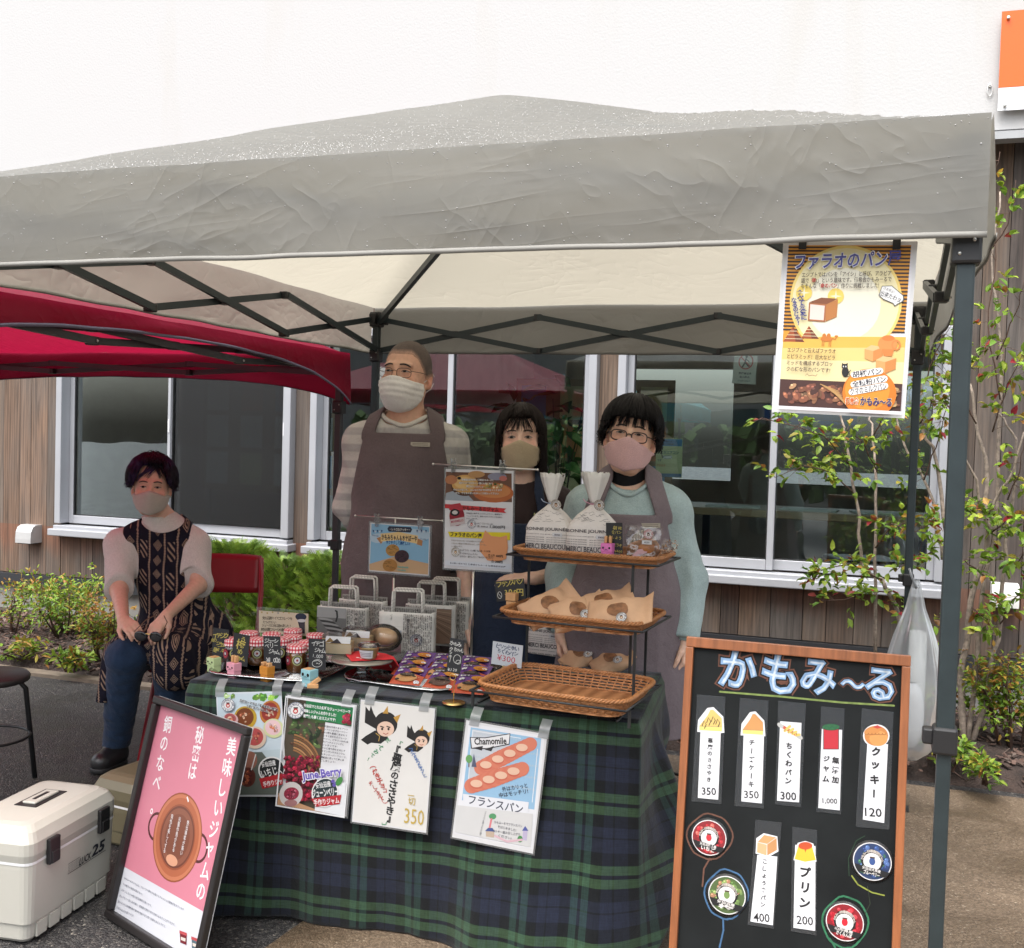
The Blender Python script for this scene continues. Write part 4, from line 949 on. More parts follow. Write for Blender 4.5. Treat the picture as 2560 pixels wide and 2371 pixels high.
def sdf_mesh(fn, lo, hi, h):
 """surface nets over a block-sparse grid"""
 lo = A_(lo); n = [int(math.ceil((hi[k]-lo[k])/h/4)) for k in range(3)]
 bc = np.stack(np.meshgrid(*[np.arange(k) for k in n], indexing='ij'), -1).reshape(-1, 3)
 dc = fn(lo+(bc*4+2)*h); act = np.abs(dc) < 7.5*h
 N = [k*4+1 for k in n]
 sg = np.where(dc < 0, -1., 1.).reshape(n).astype(np.float32)
 val = np.ones(N, np.float32)
 val[:-1, :-1, :-1] = np.repeat(np.repeat(np.repeat(sg, 4, 0), 4, 1), 4, 2)
 mk = np.zeros(N, bool); B = bc[act]*4
 for i in range(5):
  for j in range(5):
   for k in range(5): mk[B[:, 0]+i, B[:, 1]+j, B[:, 2]+k] = True
 idx = np.argwhere(mk); v = np.empty(len(idx), np.float32)
 for s in range(0, len(idx), 300000): v[s:s+300000] = fn(lo+idx[s:s+300000]*h)
 val[mk] = v
 ins = val < 0
 c8 = [(i, j, k) for i in (0, 1) for j in (0, 1) for k in (0, 1)]
 sl = lambda a, i, j, k: a[i:N[0]-1+i, j:N[1]-1+j, k:N[2]-1+k]
 cnt = sum(sl(ins, *c).astype(np.int8) for c in c8)
 cells = np.argwhere((cnt > 0) & (cnt < 8))
 if not len(cells): return np.zeros((0, 3)), np.zeros((0, 4), int)
 cv = np.stack([val[cells[:, 0]+i, cells[:, 1]+j, cells[:, 2]+k] for i, j, k in c8], 1)
 pos = np.zeros((len(cells), 3)); wt = np.zeros(len(cells)); C8 = A_(c8)
 for p in range(8):
  for q in range(p+1, 8):
   if np.abs(C8[p]-C8[q]).sum() != 1: continue
   a, b = cv[:, p], cv[:, q]; x = (a < 0) != (b < 0)
   t = np.where(x, a/np.where(x, a-b, 1), 0)
   pos += np.where(x[:, None], C8[p]+t[:, None]*(C8[q]-C8[p]), 0); wt += x
 pos = lo+(cells+pos/wt[:, None])*h
 vid = np.full([k-1 for k in N], -1, np.int64); vid[cells[:, 0], cells[:, 1], cells[:, 2]] = np.arange(len(cells))
 F = []
 for ax in range(3):
  o = [0, 0, 0]; o[ax] = 1
  a = ins[:N[0]-o[0], :N[1]-o[1], :N[2]-o[2]]; b = ins[o[0]:, o[1]:, o[2]:]
  e = np.argwhere(a != b); u, w_ = (ax+1) % 3, (ax+2) % 3
  ok = (e[:, u] > 0) & (e[:, w_] > 0) & (e[:, u] < N[u]-1) & (e[:, w_] < N[w_]-1); e = e[ok]
  fl = ins[e[:, 0], e[:, 1], e[:, 2]]
  def g(du, dw):
   t = e.copy(); t[:, u] -= du; t[:, w_] -= dw; return vid[t[:, 0], t[:, 1], t[:, 2]]
  q = np.stack([g(1, 1), g(0, 1), g(0, 0), g(1, 0)], 1)
  q[~fl] = q[~fl][:, ::-1]; F.append(q)
 F = np.concatenate(F); return pos, F[(F >= 0).all(1)]
def sdf_obj(name, fn, lo, hi, h, m, parent=None, base=(0, 0, 0), sm=1, colfn=None):
 v, f = sdf_mesh(fn, lo, hi, h)
 # relax a little
 for _ in range(sm):
  acc = np.zeros_like(v); n = np.zeros(len(v))
  for a, b in ((0, 1), (1, 2), (2, 3), (3, 0)):
   np.add.at(acc, f[:, a], v[f[:, b]]); np.add.at(n, f[:, a], 1); np.add.at(acc, f[:, b], v[f[:, a]]); np.add.at(n, f[:, b], 1)
  v = v*.5+.5*acc/np.maximum(n, 1)[:, None]
 me = bpy.data.meshes.new(name); me.from_pydata((v-A_(base)).tolist(), [], f.tolist())
 me.polygons.foreach_set('use_smooth', [True]*len(f)); me.materials.append(m)
 if colfn is not None:
  c = np.ones((len(v), 4)); c[:, :3] = colfn(v)
  at = me.color_attributes.new('Col', 'FLOAT_COLOR', 'POINT'); at.data.foreach_set('color', c.ravel())
 me.update(); return link(name, me, parent)
def rotz(a): c, s = math.cos(a), math.sin(a); return np.array([[c, -s, 0], [s, c, 0], [0, 0, 1.]])
def rotx(a): c, s = math.cos(a), math.sin(a); return np.array([[1., 0, 0], [0, c, -s], [0, s, c]])
def roty(a): c, s = math.cos(a), math.sin(a); return np.array([[c, 0, s], [0, 1., 0], [-s, 0, c]])
def unit(v): v = A_(v); return v/np.linalg.norm(v)
def head_f(q):
 """head in its own frame: face to -y, eyes at z = 0.008, chin at -0.118, crown at 0.122"""
 d = f_ell(q, (0, .016, .034), (.077, .096, .089))
 d = smin(d, f_ell(q, (0, -.022, -.04), (.064, .07, .074)), .04)
 d = smin(d, f_cap(q, (-.02, -.056, -.098), (.02, -.056, -.098), .021, .021), .035)
 d = smin(d, f_cap(q, (-.05, .0, -.062), (-.02, -.05, -.1), .02, .016), .03); d = smin(d, f_cap(q, (.05, .0, -.062), (.02, -.05, -.1), .02, .016), .03)
 for s in (-1, 1):
  d = smax(d, -f_ell(q, (s*.031, -.104, .008), (.022, .02, .013)), .014)
  d = smin(d, f_cap(q, (s*.014, -.084, .03), (s*.046, -.074, .029), .007, .006), .016)   # brow
  d = smin(d, f_ell(q, (s*.043, -.064, -.025), (.022, .02, .018)), .02)                  # cheek
  d = smin(d, f_ell(q, (s*.031, -.079, .004), (.0135, .0085, .009)), .007)               # lids
  e = f_ell(q, (s*.081, .02, -.008), (.01, .021, .032), rotz(s*.35))
  e = smax(e, -f_ell(q, (s*.089, .012, -.004), (.007, .012, .018)), .006); e = smin(e, f_ell(q, (s*.08, .014, -.036), (.008, .01, .01)), .008)
  d = smin(d, e, .008)
 n = f_cap(q, (0, -.087, .016), (0, -.104, -.022), .0075, .011)
 n = smin(n, f_cap(q, (-.012, -.094, -.026), (.012, -.094, -.026), .0085, .0085), .01)
 d = smin(d, n, .012)
 d = smin(d, f_cap(q, (-.014, -.083, -.062), (.014, -.083, -.062), .008, .008), .012)
 return d
class Person:
 def __init__(s, base, **k): s.base = A_(base); s.__dict__.update(k)
 def hp(s, q):  # head frame -> world
  return A_(q)*s.hs@s.HR.T+s.hc
 def hq(s, P): return ((P-s.hc)@s.HR)/s.hs
 def head(s, P): return head_f(s.hq(P))*s.hs
 def torso(s, P):
  k = s.ts; T = s.TR; pe, nb = s.pelvis, s.neck
  at = lambda t, y=0.: pe+(nb-pe)*t+T@A_((0, y, 0))
  d = f_ell(P, at(.66, -.005), (.152*k*s.wide, .108*k, .2*k), T)
  d = smin(d, f_ell(P, at(.3, -.01), (.138*k*s.wide, .105*k*s.belly, .17*k), T), .06)
  d = smin(d, f_ell(P, at(.0, 0), (.16*k*s.wide, .118*k, .13*k), T), .06)
  for sh in s.sh: d = smin(d, f_cap(P, nb+(at(.9)-nb)*.3, sh, .056*k, .044*k), .05)
  return d
 def arms(s, P, dl=0., upto=1.):
  d = None
  for sh, el, wr in zip(s.sh, s.el, s.wr):
   a = smin(f_cap(P, sh, el, .043*s.ar+dl, .037*s.ar+dl), f_cap(P, el, el+(wr-el)*upto, .04*s.ar+dl, (.04+(.0255-.04)*upto)*s.ar+dl), .02)
   d = a if d is None else np.minimum(d, a)
  return d
 def legs(s, P, dl=0.):
  d = None
  for hp_, kn, an in zip(s.hip, s.knee, s.ank):
   a = smin(f_cap(P, hp_, kn, .082+dl, .058+dl), f_cap(P, kn, an, .056+dl, .038+dl), .03)
   d = a if d is None else np.minimum(d, a)
  return d
 def hands(s, P):
  d = None
  for wr, (u, n, th, curl, sc) in zip(s.wr, s.hand):
   a = f_hand(P, wr, u, n, th, curl, sc); d = a if d is None else np.minimum(d, a)
  return d
 def skin(s, P):
  d = s.head(P)
  d = smin(d, f_cap(P, s.hp((0, .022, -.05)), s.neck+A_((0, 0, .0)), .05*s.hs*s.nk, .056*s.hs*s.nk), .03)
  d = smin(d, s.torso(P), .04)
  d = smin(d, s.arms(P), .03); d = smin(d, s.hands(P), .012); d = smin(d, s.legs(P), .03)
  for an, to in zip(s.ank, s.toe): d = smin(d, f_cap(P, an+A_((0, 0, -.03)), to, .035, .025), .02)
  return d
 def surf(s, x, z, off=0.):
  """point on the face surface in the head frame at (x, z), looking along +y"""
  y = -.16
  for _ in range(60):
   d = head_f(A_([[x, y, z]]))[0]
   if d < .0004: break
   y += d*.7
  return (x, y-off, z)
def f_hand(P, wr, u, n, th, curl, sc=1.):
 """u: finger direction, n: the way the palm faces, th: +1 / -1 side of the thumb, curl per finger joint (radians)"""
 u, n = unit(u), A_(n); n = unit(n-u*(n@u)); sd = np.cross(u, n)*th; sc *= .92
 near = np.sqrt(((P-wr)**2).sum(1)) < .24; out = np.full(len(P), .2); Q = P[near]
 if not len(Q): return out
 d = f_cap(Q, wr, wr+u*.03*sc, .021*sc, .022*sc)
 cu = curl if isinstance(curl, (list, tuple)) else [curl*(.9+.08*i) for i in range(4)]
 for i, (o, L) in enumerate(((.028, .07), (.009, .078), (-.011, .073), (-.028, .057))):
  k = wr+(u*(.088-.004*abs(i-1))+sd*o)*sc
  d = smin(d, f_cap(Q, wr+(u*.02+sd*o*.5)*sc, k, .0135*sc, .0105*sc), .014)
  p = k; a = 0.; fd = unit(u+sd*o*2.2)
  fin = None
  for q, (fr, r0, r1) in enumerate(((.45, .0095, .0085), (.3, .0085, .0078), (.25, .0078, .0066))):
   a += cu[i]*(.8 if q == 0 else 1.); dr = fd*math.cos(a)+n*math.sin(a); e = p+dr*L*fr*sc
   c = f_cap(Q, p, e, r0*sc, r1*sc); fin = c if fin is None else smin(fin, c, .004); p = e
  d = smin(d, fin, .006)
 b = wr+(u*.022+sd*.02)*sc; t1 = b+(u*.6+sd*.62+n*.3)*.042*sc; t2 = t1+(u*.88+sd*.25+n*.35)*.034*sc; t3 = t2+(u*.9+n*.4)*.024*sc
 d = smin(d, f_cap(Q, b, t1, .016*sc, .0115*sc), .014); d = smin(d, smin(f_cap(Q, t1, t2, .0105*sc, .0095*sc), f_cap(Q, t2, t3, .0095*sc, .0075*sc), .004), .006)
 out[near] = d; return out
def skin_mat(name, col):
 m, nt, b = newmat(name)
 a = nd(nt, 'ShaderNodeAttribute', attribute_name='Col').outputs['Color']
 c = mixc(nt, 1., a, ramp(nt, noise(nt, 60, 5, obco(nt)).outputs[0], [(.3, .9), (.7, 1.06)]), 'MULTIPLY')
 nt.links.new(c, b.inputs['Base Color']); b.inputs['Roughness'].default_value = .48; b.inputs['Specular IOR Level'].default_value = .4
 b.inputs['Subsurface Weight'].default_value = .12; b.inputs['Subsurface Radius'].default_value = (.012, .004, .002); b.inputs['Subsurface Scale'].default_value = .6
 nt.links.new(bump(nt, noise(nt, 260, 3, obco(nt)).outputs[0], .12, .001), b.inputs['Normal']); return m
SKIN = skin_mat('skin', None)
def cloth_mat(name, col, weave=500., bs=.25, rough=.85, var=.14, var_s=10., attr=False):
 m, nt, b = newmat(name); v = obco(nt)
 n1 = noise(nt, var_s, 5, v); n2 = noise(nt, weave, 3, v); n3 = noise(nt, 34, 5, v, .6, .6)
 base = nd(nt, 'ShaderNodeRGB').outputs[0]; base.default_value = (*col, 1)
 if attr: base = nd(nt, 'ShaderNodeAttribute', attribute_name='Col').outputs['Color']
 c = mixc(nt, 1., base, ramp(nt, n1.outputs[0], [(.3, 1-var), (.7, 1+var*.5)]), 'MULTIPLY')
 c = mixc(nt, 1., c, ramp(nt, n2.outputs[0], [(.3, .82), (.7, 1.14)]), 'MULTIPLY')
 nt.links.new(c, b.inputs['Base Color']); b.inputs['Roughness'].default_value = rough; b.inputs['Specular IOR Level'].default_value = .2; b.inputs['Sheen Weight'].default_value = .12
 h = mth(nt, 'ADD', mth(nt, 'MULTIPLY', n2.outputs[0], .08), n3.outputs[0])
 nt.links.new(bump(nt, h, bs, .012), b.inputs['Normal']); return m
def hair_mat(name, col, tint=None):
 m, nt, b = newmat(name); v = obco(nt)
 n = noise(nt, 1, 4, nd(nt, 'ShaderNodeMapping', {'Vector': v, 'Scale': (220., 220., 16.)}).outputs[0])
 c = mixc(nt, ramp(nt, n.outputs[0], [(.3, 0.), (.75, 1.)]), tuple(x*.55 for x in col), tuple(x*1.6 for x in col))
 if tint:
  c = mixc(nt, ramp(nt, noise(nt, 12, 3, v).outputs[0], [(.45, 0.), (.7, .8)]), c, tint)
 nt.links.new(c, b.inputs['Base Color']); b.inputs['Roughness'].default_value = .42; b.inputs['Specular IOR Level'].default_value = .15
 nt.links.new(bump(nt, n.outputs[0], .5, .003), b.inputs['Normal']); return m
DARKEYE = mat('dark_eye', (.012, .008, .007), .2, var=0); EYEW = mat('eye_white', (.36, .32, .3), .3, var=0); LASH = mat('lash', (.015, .011, .01), .6, var=0)
def face_parts(p, o, brow=(.02, .015, .012), smile=.5, base=None, browtilt=.0, narrow=1.):
 """eyes and eyebrows set onto the face"""
 B = Matrix.Translation(-Vector(p.base))
 def W(q): return Vector(p.hp(q))-Vector(p.base)
 BR = mat('eyebrow_hair', brow, .7, var=0)
 for s in (-1, 1):
  ex, ez = s*.031, .007
  g = MB(); pt = p.surf(ex, ez)
  R4 = Matrix([list(r)+[0] for r in p.HR]+[[0, 0, 0, 1]])
  g.cur = 0; g.ball(W((ex, pt[1]+.0022, ez)), (.0125*p.hs, .004*p.hs, .0046*p.hs*narrow), 14, 8, R4)
  g.cur = 1; g.ball(W((ex-.001, pt[1]-.0004, ez)), (.0066*p.hs, .0028*p.hs, .0050*p.hs*narrow), 12, 8, R4)
  g.cur = 2
  up = [p.surf(ex+.0145*t, ez+.0062*narrow*(1-t*t)-.001*t*s*.5, .0008) for t in [i/8-1 for i in range(17)]]
  g.tube([W(q) for q in up], [.0011*p.hs+.0014*p.hs*(1-abs(i-8)/8) for i in range(17)], 5)
  lo_ = [p.surf(ex+.0125*t, ez-.0048*narrow*(1-t*t)*(1-.35*smile), .0004) for t in [i/5-1 for i in range(11)]]
  g.tube([W(q) for q in lo_], .0006*p.hs, 4)
  g.obj('eye', [EYEW, DARKEYE, LASH], o)
  g = MB()
  br = [p.surf(s*(.013+.036*t), .0305+.0055*math.sin(t*PI*.9)-.0045*t+browtilt*t, .0012) for t in [i/8 for i in range(9)]]
  g.tube([W(q) for q in br], [.0026*p.hs*(.55+.6*math.sin(.5+2.2*i/8)) for i in range(9)], 6); g.obj('eyebrow', BR, o)
def mask_part(p, o, col, pleated=False, top=.0, ridge=True, name='face_mask', th=.0055):
 B = p.base; sc = p.hs
 def fn(P):
  q = p.hq(P)
  d = head_f(q)
  d = smin(d, f_ell(q, (0, -.05, -.052), (.056, .06, .06)), .02)
  if ridge: d = smin(d, np.maximum(f_cap(q, (0, -.103, -.016), (0, -.088, -.1), .012, .012), -1), .045)
  else: d = smin(d, f_ell(q, (0, -.062, -.048), (.052, .052, .052)), .03)
  d = d-th
  if pleated: d = d-.0013*np.sin((q[:, 2]+.02+q[:, 0]**2*2)*2*PI/.021)*np.clip((q[:, 2]+.1)/.03, 0, 1)-.002*folds(q, (40, 40, 60), 3.)
  else: d = d-.0012*folds(q, (30, 30, 30), 3.)
  ax = np.abs(q[:, 0])
  tz = top-.004-ax*.42 if not pleated else top-.006-np.clip(ax-.012, 0, 1)*.30
  edge_y = .012 if not pleated else -.012
  bz = (-.121 if not pleated else -.138)+ax*.35
  d = smax(d, q[:, 2]-tz, .003); d = smax(d, bz-q[:, 2], .004); d = smax(d, (q[:, 1]-edge_y)*.9, .003)
  return d*sc
 c = p.hc; r = .17*sc
 m = sdf_obj(name, fn, c-A_((r, r, r)), c+A_((r, r, r)), .0038, col, o, B, 1)
 W = lambda q: Vector(p.hp(q))-Vector(B)
 g = MB(); ey = .012 if not pleated else -.012
 for s in (-1, 1):
  xs = .07 if not pleated else .064
  g.tube([W((s*xs, ey-.004, -.03)), W((s*(xs+.012), .008, -.012)), W((s*.084, .03, .016)), W((s*.087, .044, .004))], .0016*sc, 6)
  g.tube([W((s*(xs-.008), ey-.004, -.078)), W((s*(xs+.006), .01, -.058)), W((s*.083, .03, -.04)), W((s*.087, .042, -.02))], .0016*sc, 6)
 g.obj('ear_loop', col, m); return m
def hair_part(p, o, m, endf, nstr=700, thick=.012, seed=1, lenf=None, lump=.0022, fly=.008, sway=.004, wid=.0055, whorl=(0, .02), inset=.9):
 """hair: a full cap plus many tapered locks that run from the crown. endf(phi) -> angle from the crown where the hair ends,
 lenf(phi) -> extra length hanging straight down from there"""
 B = Vector(p.base); q = random.Random(seed); g = MB()
 rx, ry, rz = .078+thick, .097+thick, .09+thick
 def pt(phi, th, drop=0., off=0., jit=0.):
  x = (rx+off)*math.sin(th)*math.cos(phi); y = (ry+off)*math.sin(th)*math.sin(phi)+.016; z = (rz+off)*math.cos(th)+.034
  return (x, y, z-drop)
 W = lambda a: Vector(p.hp(a))-B
 NP, NT = 72, 18
 vs = []; fs = []
 for i in range(NP):
  ph = 2*PI*i/NP; te = endf(ph)
  for j in range(NT+1):
   th = te*j/NT; o_ = -.004+lump*mnoise.noise((math.cos(ph)*14, math.sin(ph)*14, j*.25+seed))-(.006*(j/NT)**6)
   vs.append(W(pt(ph, th, 0, o_)))
 for i in range(NP):
  for j in range(NT):
   a, b = i*(NT+1)+j, ((i+1) % NP)*(NT+1)+j; fs.append((a, a+1, b+1, b))
 g.smooth = True; g.add(vs, fs); g.smooth = False
 for k in range(nstr):
  ph = q.uniform(0, 2*PI); te = endf(ph)*q.uniform(.93, 1.04); t0 = q.uniform(.05, .55)*te
  L = lenf(ph)*q.uniform(.85, 1.05) if lenf else 0.
  dph = q.gauss(0, .10); off = q.uniform(-.003, fly); pts = []
  n = 9
  for j in range(n+1):
   f = j/n; th = t0+(te-t0)*f; pts.append(A_(pt(ph+dph*f*f, th, 0, off+sway*.4*math.sin(f*5+k))))
  if L > 0:
   e = pts[-1]; out = A_((math.cos(ph), math.sin(ph), 0))
   for j in range(1, 9):
    f = j/8; pts.append(e+A_((0, 0, -L*f))+out*(.006*math.sin(f*4+k)-.02*f*inset*0)+A_((q.gauss(0, .002), q.gauss(0, .002), 0)))
  N = len(pts); w0 = wid*q.uniform(.6, 1.2)
  vv = []
  for j, a in enumerate(pts):
   f = j/(N-1); ww = w0*(1-.75*max(0, f-.6)/.4)
   tg = pts[min(j+1, N-1)]-pts[max(j-1, 0)]
   nr = A_((a[0], a[1]-.016, max(0, a[2]-.034))); sd = np.cross(tg, nr); sd = sd/max(np.linalg.norm(sd), 1e-6)
   nn = nr/max(np.linalg.norm(nr), 1e-6)
   vv += [W(a-sd*ww*.5-nn*.0012), W(a+nn*.0012), W(a+sd*ww*.5-nn*.0012)]
  g.smooth = True
  g.add(vv, [x for j in range(N-1) for x in ((3*j, 3*j+1, 3*j+4, 3*j+3), (3*j+1, 3*j+2, 3*j+5, 3*j+4))]); g.smooth = False
 return g.obj('hair', m, o)
def glasses(p, o, frame_m, w_=.026, h_=.017, z=.004, rr=.0012, full=True):
 W = lambda q: Vector(p.hp(q))-Vector(p.base); g = MB(); y0 = -.104
 LENS = clear('spectacle_lens', (.93, .93, .95), .0, .02, ior=1.12)
 lz = MB()
 for s in (-1, 1):
  pts = []
  for i in range(28):
   a = 2*PI*i/28; k = 3. ; cx = abs(math.cos(a))**(2/k)*math.copysign(1, math.cos(a)); cz = abs(math.sin(a))**(2/k)*math.copysign(1, math.sin(a))
   x = s*.034+w_*cx*.98; pts.append((x, y0+.9*x*x*1.9, z+h_*cz-(.002 if cz < 0 else 0)))
  g.tube([W(q) for q in pts], rr, 6, closed=True)
  lz.add([W(q) for q in pts], [tuple(range(28))])
  x = s*(.034+w_); g.tube([W((x, y0+.9*x*x*1.9, z+.006)), W((s*.0735, -.05, z+.006)), W((s*.083, .02, z+.004)), W((s*.084, .04, z-.014))], rr*1.1, 6)
 g.tube([W((-.009, y0, z+.004)), W((0, y0-.003, z+.007)), W((.009, y0, z+.004))], rr, 6)
 gl = g.obj('glasses', frame_m, o); lz.obj('lens', LENS, gl); return gl
def grow(p, name, label, h=.0048, colfn=None, skin=(.55, .335, .235), lo=(-.42, -.42, 0), hi=(.42, .42, 1.95), group=None):
 sk = A_(skin)
 def cf(v):
  c = np.tile(sk, (len(v), 1)); q = p.hq(v)
  r = np.exp(-(((np.abs(q[:, 0])-.045)/.02)**2+((q[:, 2]+.018)/.02)**2+((q[:, 1]+.07)/.03)**2))
  c = c*(1-r[:, None]*A_((.0, .18, .2)))
  ear = np.clip((np.abs(q[:, 0])-.078)/.006, 0, 1)*(np.abs(q[:, 2]) < .06)
  c = c*(1-ear[:, None]*A_((-.04, .16, .16)))
  m_ = np.exp(-((q[:, 0]/.022)**2+((q[:, 2]+.062)/.008)**2))*(q[:, 1] < -.06); c = c*(1-m_[:, None]*A_((.05, .4, .35)))
  return c
 o = sdf_obj(name, p.skin, p.base+A_(lo), p.base+A_(hi), h, SKIN, None, p.base, 1, cf)
 o.location = p.base; tag(o, label, 'person', group); return o
def part(p, o, name, fn, m, h=.006, lo=(-.42, -.42, 0), hi=(.42, .42, 1.95), sm=1, colfn=None):
 return sdf_obj(name, fn, p.base+A_(lo), p.base+A_(hi), h, m, o, p.base, sm, colfn)
def standing(base, yaw, H, headyaw, headpitch=0., headroll=0., hs=1., shw=.18, wide=1., belly=1., arms=None, nk=1., ts=1., lean=0.):
 base = A_((*base, 0)); T = rotz(yaw)
 L = lambda q: base+T@A_(q)
 hc = L((0, -.02-lean, H-.122*hs)); neck = L((0, .015, H-.122*hs-.165*hs))
 nz = H-.287*hs
 p = Person(base, TR=T, hs=hs, hc=hc, HR=rotz(headyaw)@rotx(headpitch)@roty(headroll), neck=neck, pelvis=L((0, .01, H*.52)), wide=wide, belly=belly, ts=ts, ar=.92, nk=nk)
 p.sh = [L((-shw, .015, nz-.082)), L((shw, .015, nz-.082))]
 p.el = [L(a[0]) for a in arms]; p.wr = [L(a[1]) for a in arms]
 p.hand = [(T@A_(a[2]), T@A_(a[3]), a[4], a[5], a[6] if len(a) > 6 else 1.) for a in arms]
 p.hip = [L((s*.085, .01, H*.5)) for s in (-1, 1)]; p.knee = [L((s*.095, -.01, H*.28)) for s in (-1, 1)]; p.ank = [L((s*.1, .02, .09)) for s in (-1, 1)]; p.toe = [L((s*.12, -.11, .035)) for s in (-1, 1)]
 p.L = L; return p
SHOE = mat('black_leather_shoe', (.02, .019, .02), .35, var=.2)
def shoes(p, o, m, sole, lo=(-.42, -.42, -.02), hi=(.42, .42, .2)):
 for an, to in zip(p.ank, p.toe):
  c = (an+to)/2
  fn = lambda P, an=an, to=to: np.maximum(smin(smin(f_cap(P, an+A_((0, 0, -.035)), to+A_((0, 0, .008)), .046, .04), f_cap(P, an+A_((0, 0, -.03)), an+A_((0, 0, .01)), .046, .05), .03), f_cap(P, an+A_((0, 0, -.05)), to, .045, .043), .02), .012-P[:, 2])
  s_ = sdf_obj('shoe', fn, c-A_((.2, .2, .12)), c+A_((.2, .2, .14)), .006, m, o, p.base)
  fs = lambda P, an=an, to=to: np.maximum(np.maximum(f_cap(P*A_((1, 1, .2)), (an)*A_((1, 1, 0)), (to)*A_((1, 1, 0)), .05, .048), P[:, 2]-.026), .001-P[:, 2])
  sdf_obj('sole', fs, c-A_((.2, .2, .12)), c+A_((.2, .2, .05)), .006, sole, s_, p.base)
def lerpf(z, pts):
 return np.interp(z, [a for a, _ in pts], [b for _, b in pts])
def apron_fn(p, ztop, hw, sx, sw, zhem, r0=.175, r1=.2, dl=.022, H=1.7, fold=.013, squash=1.3, yoff=0., yfront=.05):
 def fn(P):
  q = (P-p.base)@p.TR
  k = A_((1, squash, 1))
  sk = f_cap(q*k, (0, (.01+yoff)*squash, H*.55), (0, (-.005+yoff)*squash, zhem-.1), r0, r1)
  d = smin(p.torso(P)-.004, sk, .05)-dl
  d = d - fold*folds(q, (13, 13, 2.2), 2.)*np.clip((ztop-q[:, 2])/.3, 0.15, 1)
  ax = np.abs(q[:, 0])
  bib = np.maximum(np.maximum(ax-lerpf(q[:, 2], hw), q[:, 2]-ztop-.0*ax), zhem-q[:, 2]); bib = np.maximum(bib, q[:, 1]-yfront)
  xs = np.interp(q[:, 2], [ztop, ztop+.12], [sx[0], sx[1]])
  st = np.maximum(np.maximum(np.abs(ax-xs)-sw/2, ztop-.03-q[:, 2]), q[:, 1]-.09)
  return np.maximum(d, np.minimum(bib, st))
 return fn
def shirt_fn(p, dl=.014, sl=1., neck_r=(.082, .075, .06), neck_c=(0, -.02, .02), fold=.013, sleeve=.008, zlo=.7, upto=1.):
 def fn(P):
  q = (P-p.base)@p.TR
  d = smin(p.torso(P)-dl, p.arms(P, sleeve+dl, upto), .05)
  d = d-fold*folds(q, (15, 15, 7), 5.)-.35*fold*folds(q, (40, 40, 16), 1.)
  c = p.neck+p.TR@A_(neck_c)
  d = smax(d, -f_ell(P, c, neck_r, p.TR), .006)
  for el, wr in zip(p.el, p.wr):   # cuffs end cleanly
   u = unit(wr-el); e = el+(wr-el)*upto
   near = np.sqrt(((P-e)**2).sum(1)) < .09
   d = np.where(near, np.maximum(d, (P-e)@u), d)
  return np.maximum(d, zlo-q[:, 2])
 return fn
def trousers_fn(p, dl=.012, fold=.005, top=None):
 def fn(P):
  d = p.legs(P, dl); d = smin(d, f_ell(P, p.pelvis, (.165*p.wide, .125, .12), p.TR)-dl, .06)
  d = d-fold*folds(P-p.base, (12, 12, 16), 4.)
  return np.maximum(d, .055-P[:, 2])
 return fn
APM = cloth_mat('mauve_grey_linen', (.135, .103, .107), 420, .4); APM2 = cloth_mat('lavender_grey_linen', (.185, .15, .162), 420, .5)
WLAB = Art([(0, 0), (100, 0), (100, 22), (0, 22)], .075, .0165, (216, 208, 190))
for y_ in (7, 14): WLAB.line([(10, y_), (90, y_)], 2.2, (110, 100, 90))
WLAB = WLAB.g
def label_patch(p, o, x, z, tilt=0.):
 """little woven label sewn on the bib"""
 q = None
 y = -.3
 for i in range(200):
  P = A_([p.L((x, y, z))])
  if p._apron(P)[0] < .001: break
  y += .002
 me_o = MB(); me_o.__dict__.update({k: (list(v) if isinstance(v, list) else v) for k, v in WLAB.__dict__.items()})
 l = me_o.obj('woven_label', PRINT, o)
 M = Matrix([list(r)+[0] for r in p.TR]+[[0, 0, 0, 1]]); M.translation = Vector(p.L((x, y-.008, z)))-Vector(p.base)
 l.matrix_local = M @ Matrix.Rotation(tilt, 4, 'Y') @ Matrix.Translation((-.0375, 0, .008))
# ---- tall man on the left of the table, hands behind his back
man = standing((-1.925, 1.8), R(17), 1.845, R(1), R(-2), R(2), hs=1.13, shw=.180, wide=1.12, belly=1.12, nk=1.08, ts=1.1, arms=(
 ((-.238, .05, 1.17), (-.12, .19, .98), (.8, .3, -.3), (0, 1, .2), 1, .5), ((.245, .05, 1.17), (.12, .20, .97), (-.8, .3, -.3), (0, 1, .2), -1, .5)))
o = grow(man, 'person', 'tall man with cropped hair, spectacles, white mask and mauve apron over a striped shirt', skin=(.66, .39, .275))
def stripes(v):
 q = (v-man.base)@man.TR
 c = np.tile(A_((.56, .54, .50)), (len(v), 1)); t = np.mod(q[:, 2]+.02*np.abs(q[:, 0]), .066)
 k = np.clip((np.abs(t-.033)-.013)/.004, 0, 1)[:, None]; return c*k+(1-k)*A_((.40, .385, .375))
part(man, o, 'shirt', shirt_fn(man, .016, neck_r=(.098, .095, .075), neck_c=(0, -.03, .03), zlo=.85, sleeve=.001), cloth_mat('striped_jersey', (1, 1, 1), 600, .35, attr=True), lo=(-.42, -.35, .8), hi=(.42, .38, 1.65), colfn=stripes)
g = MB()
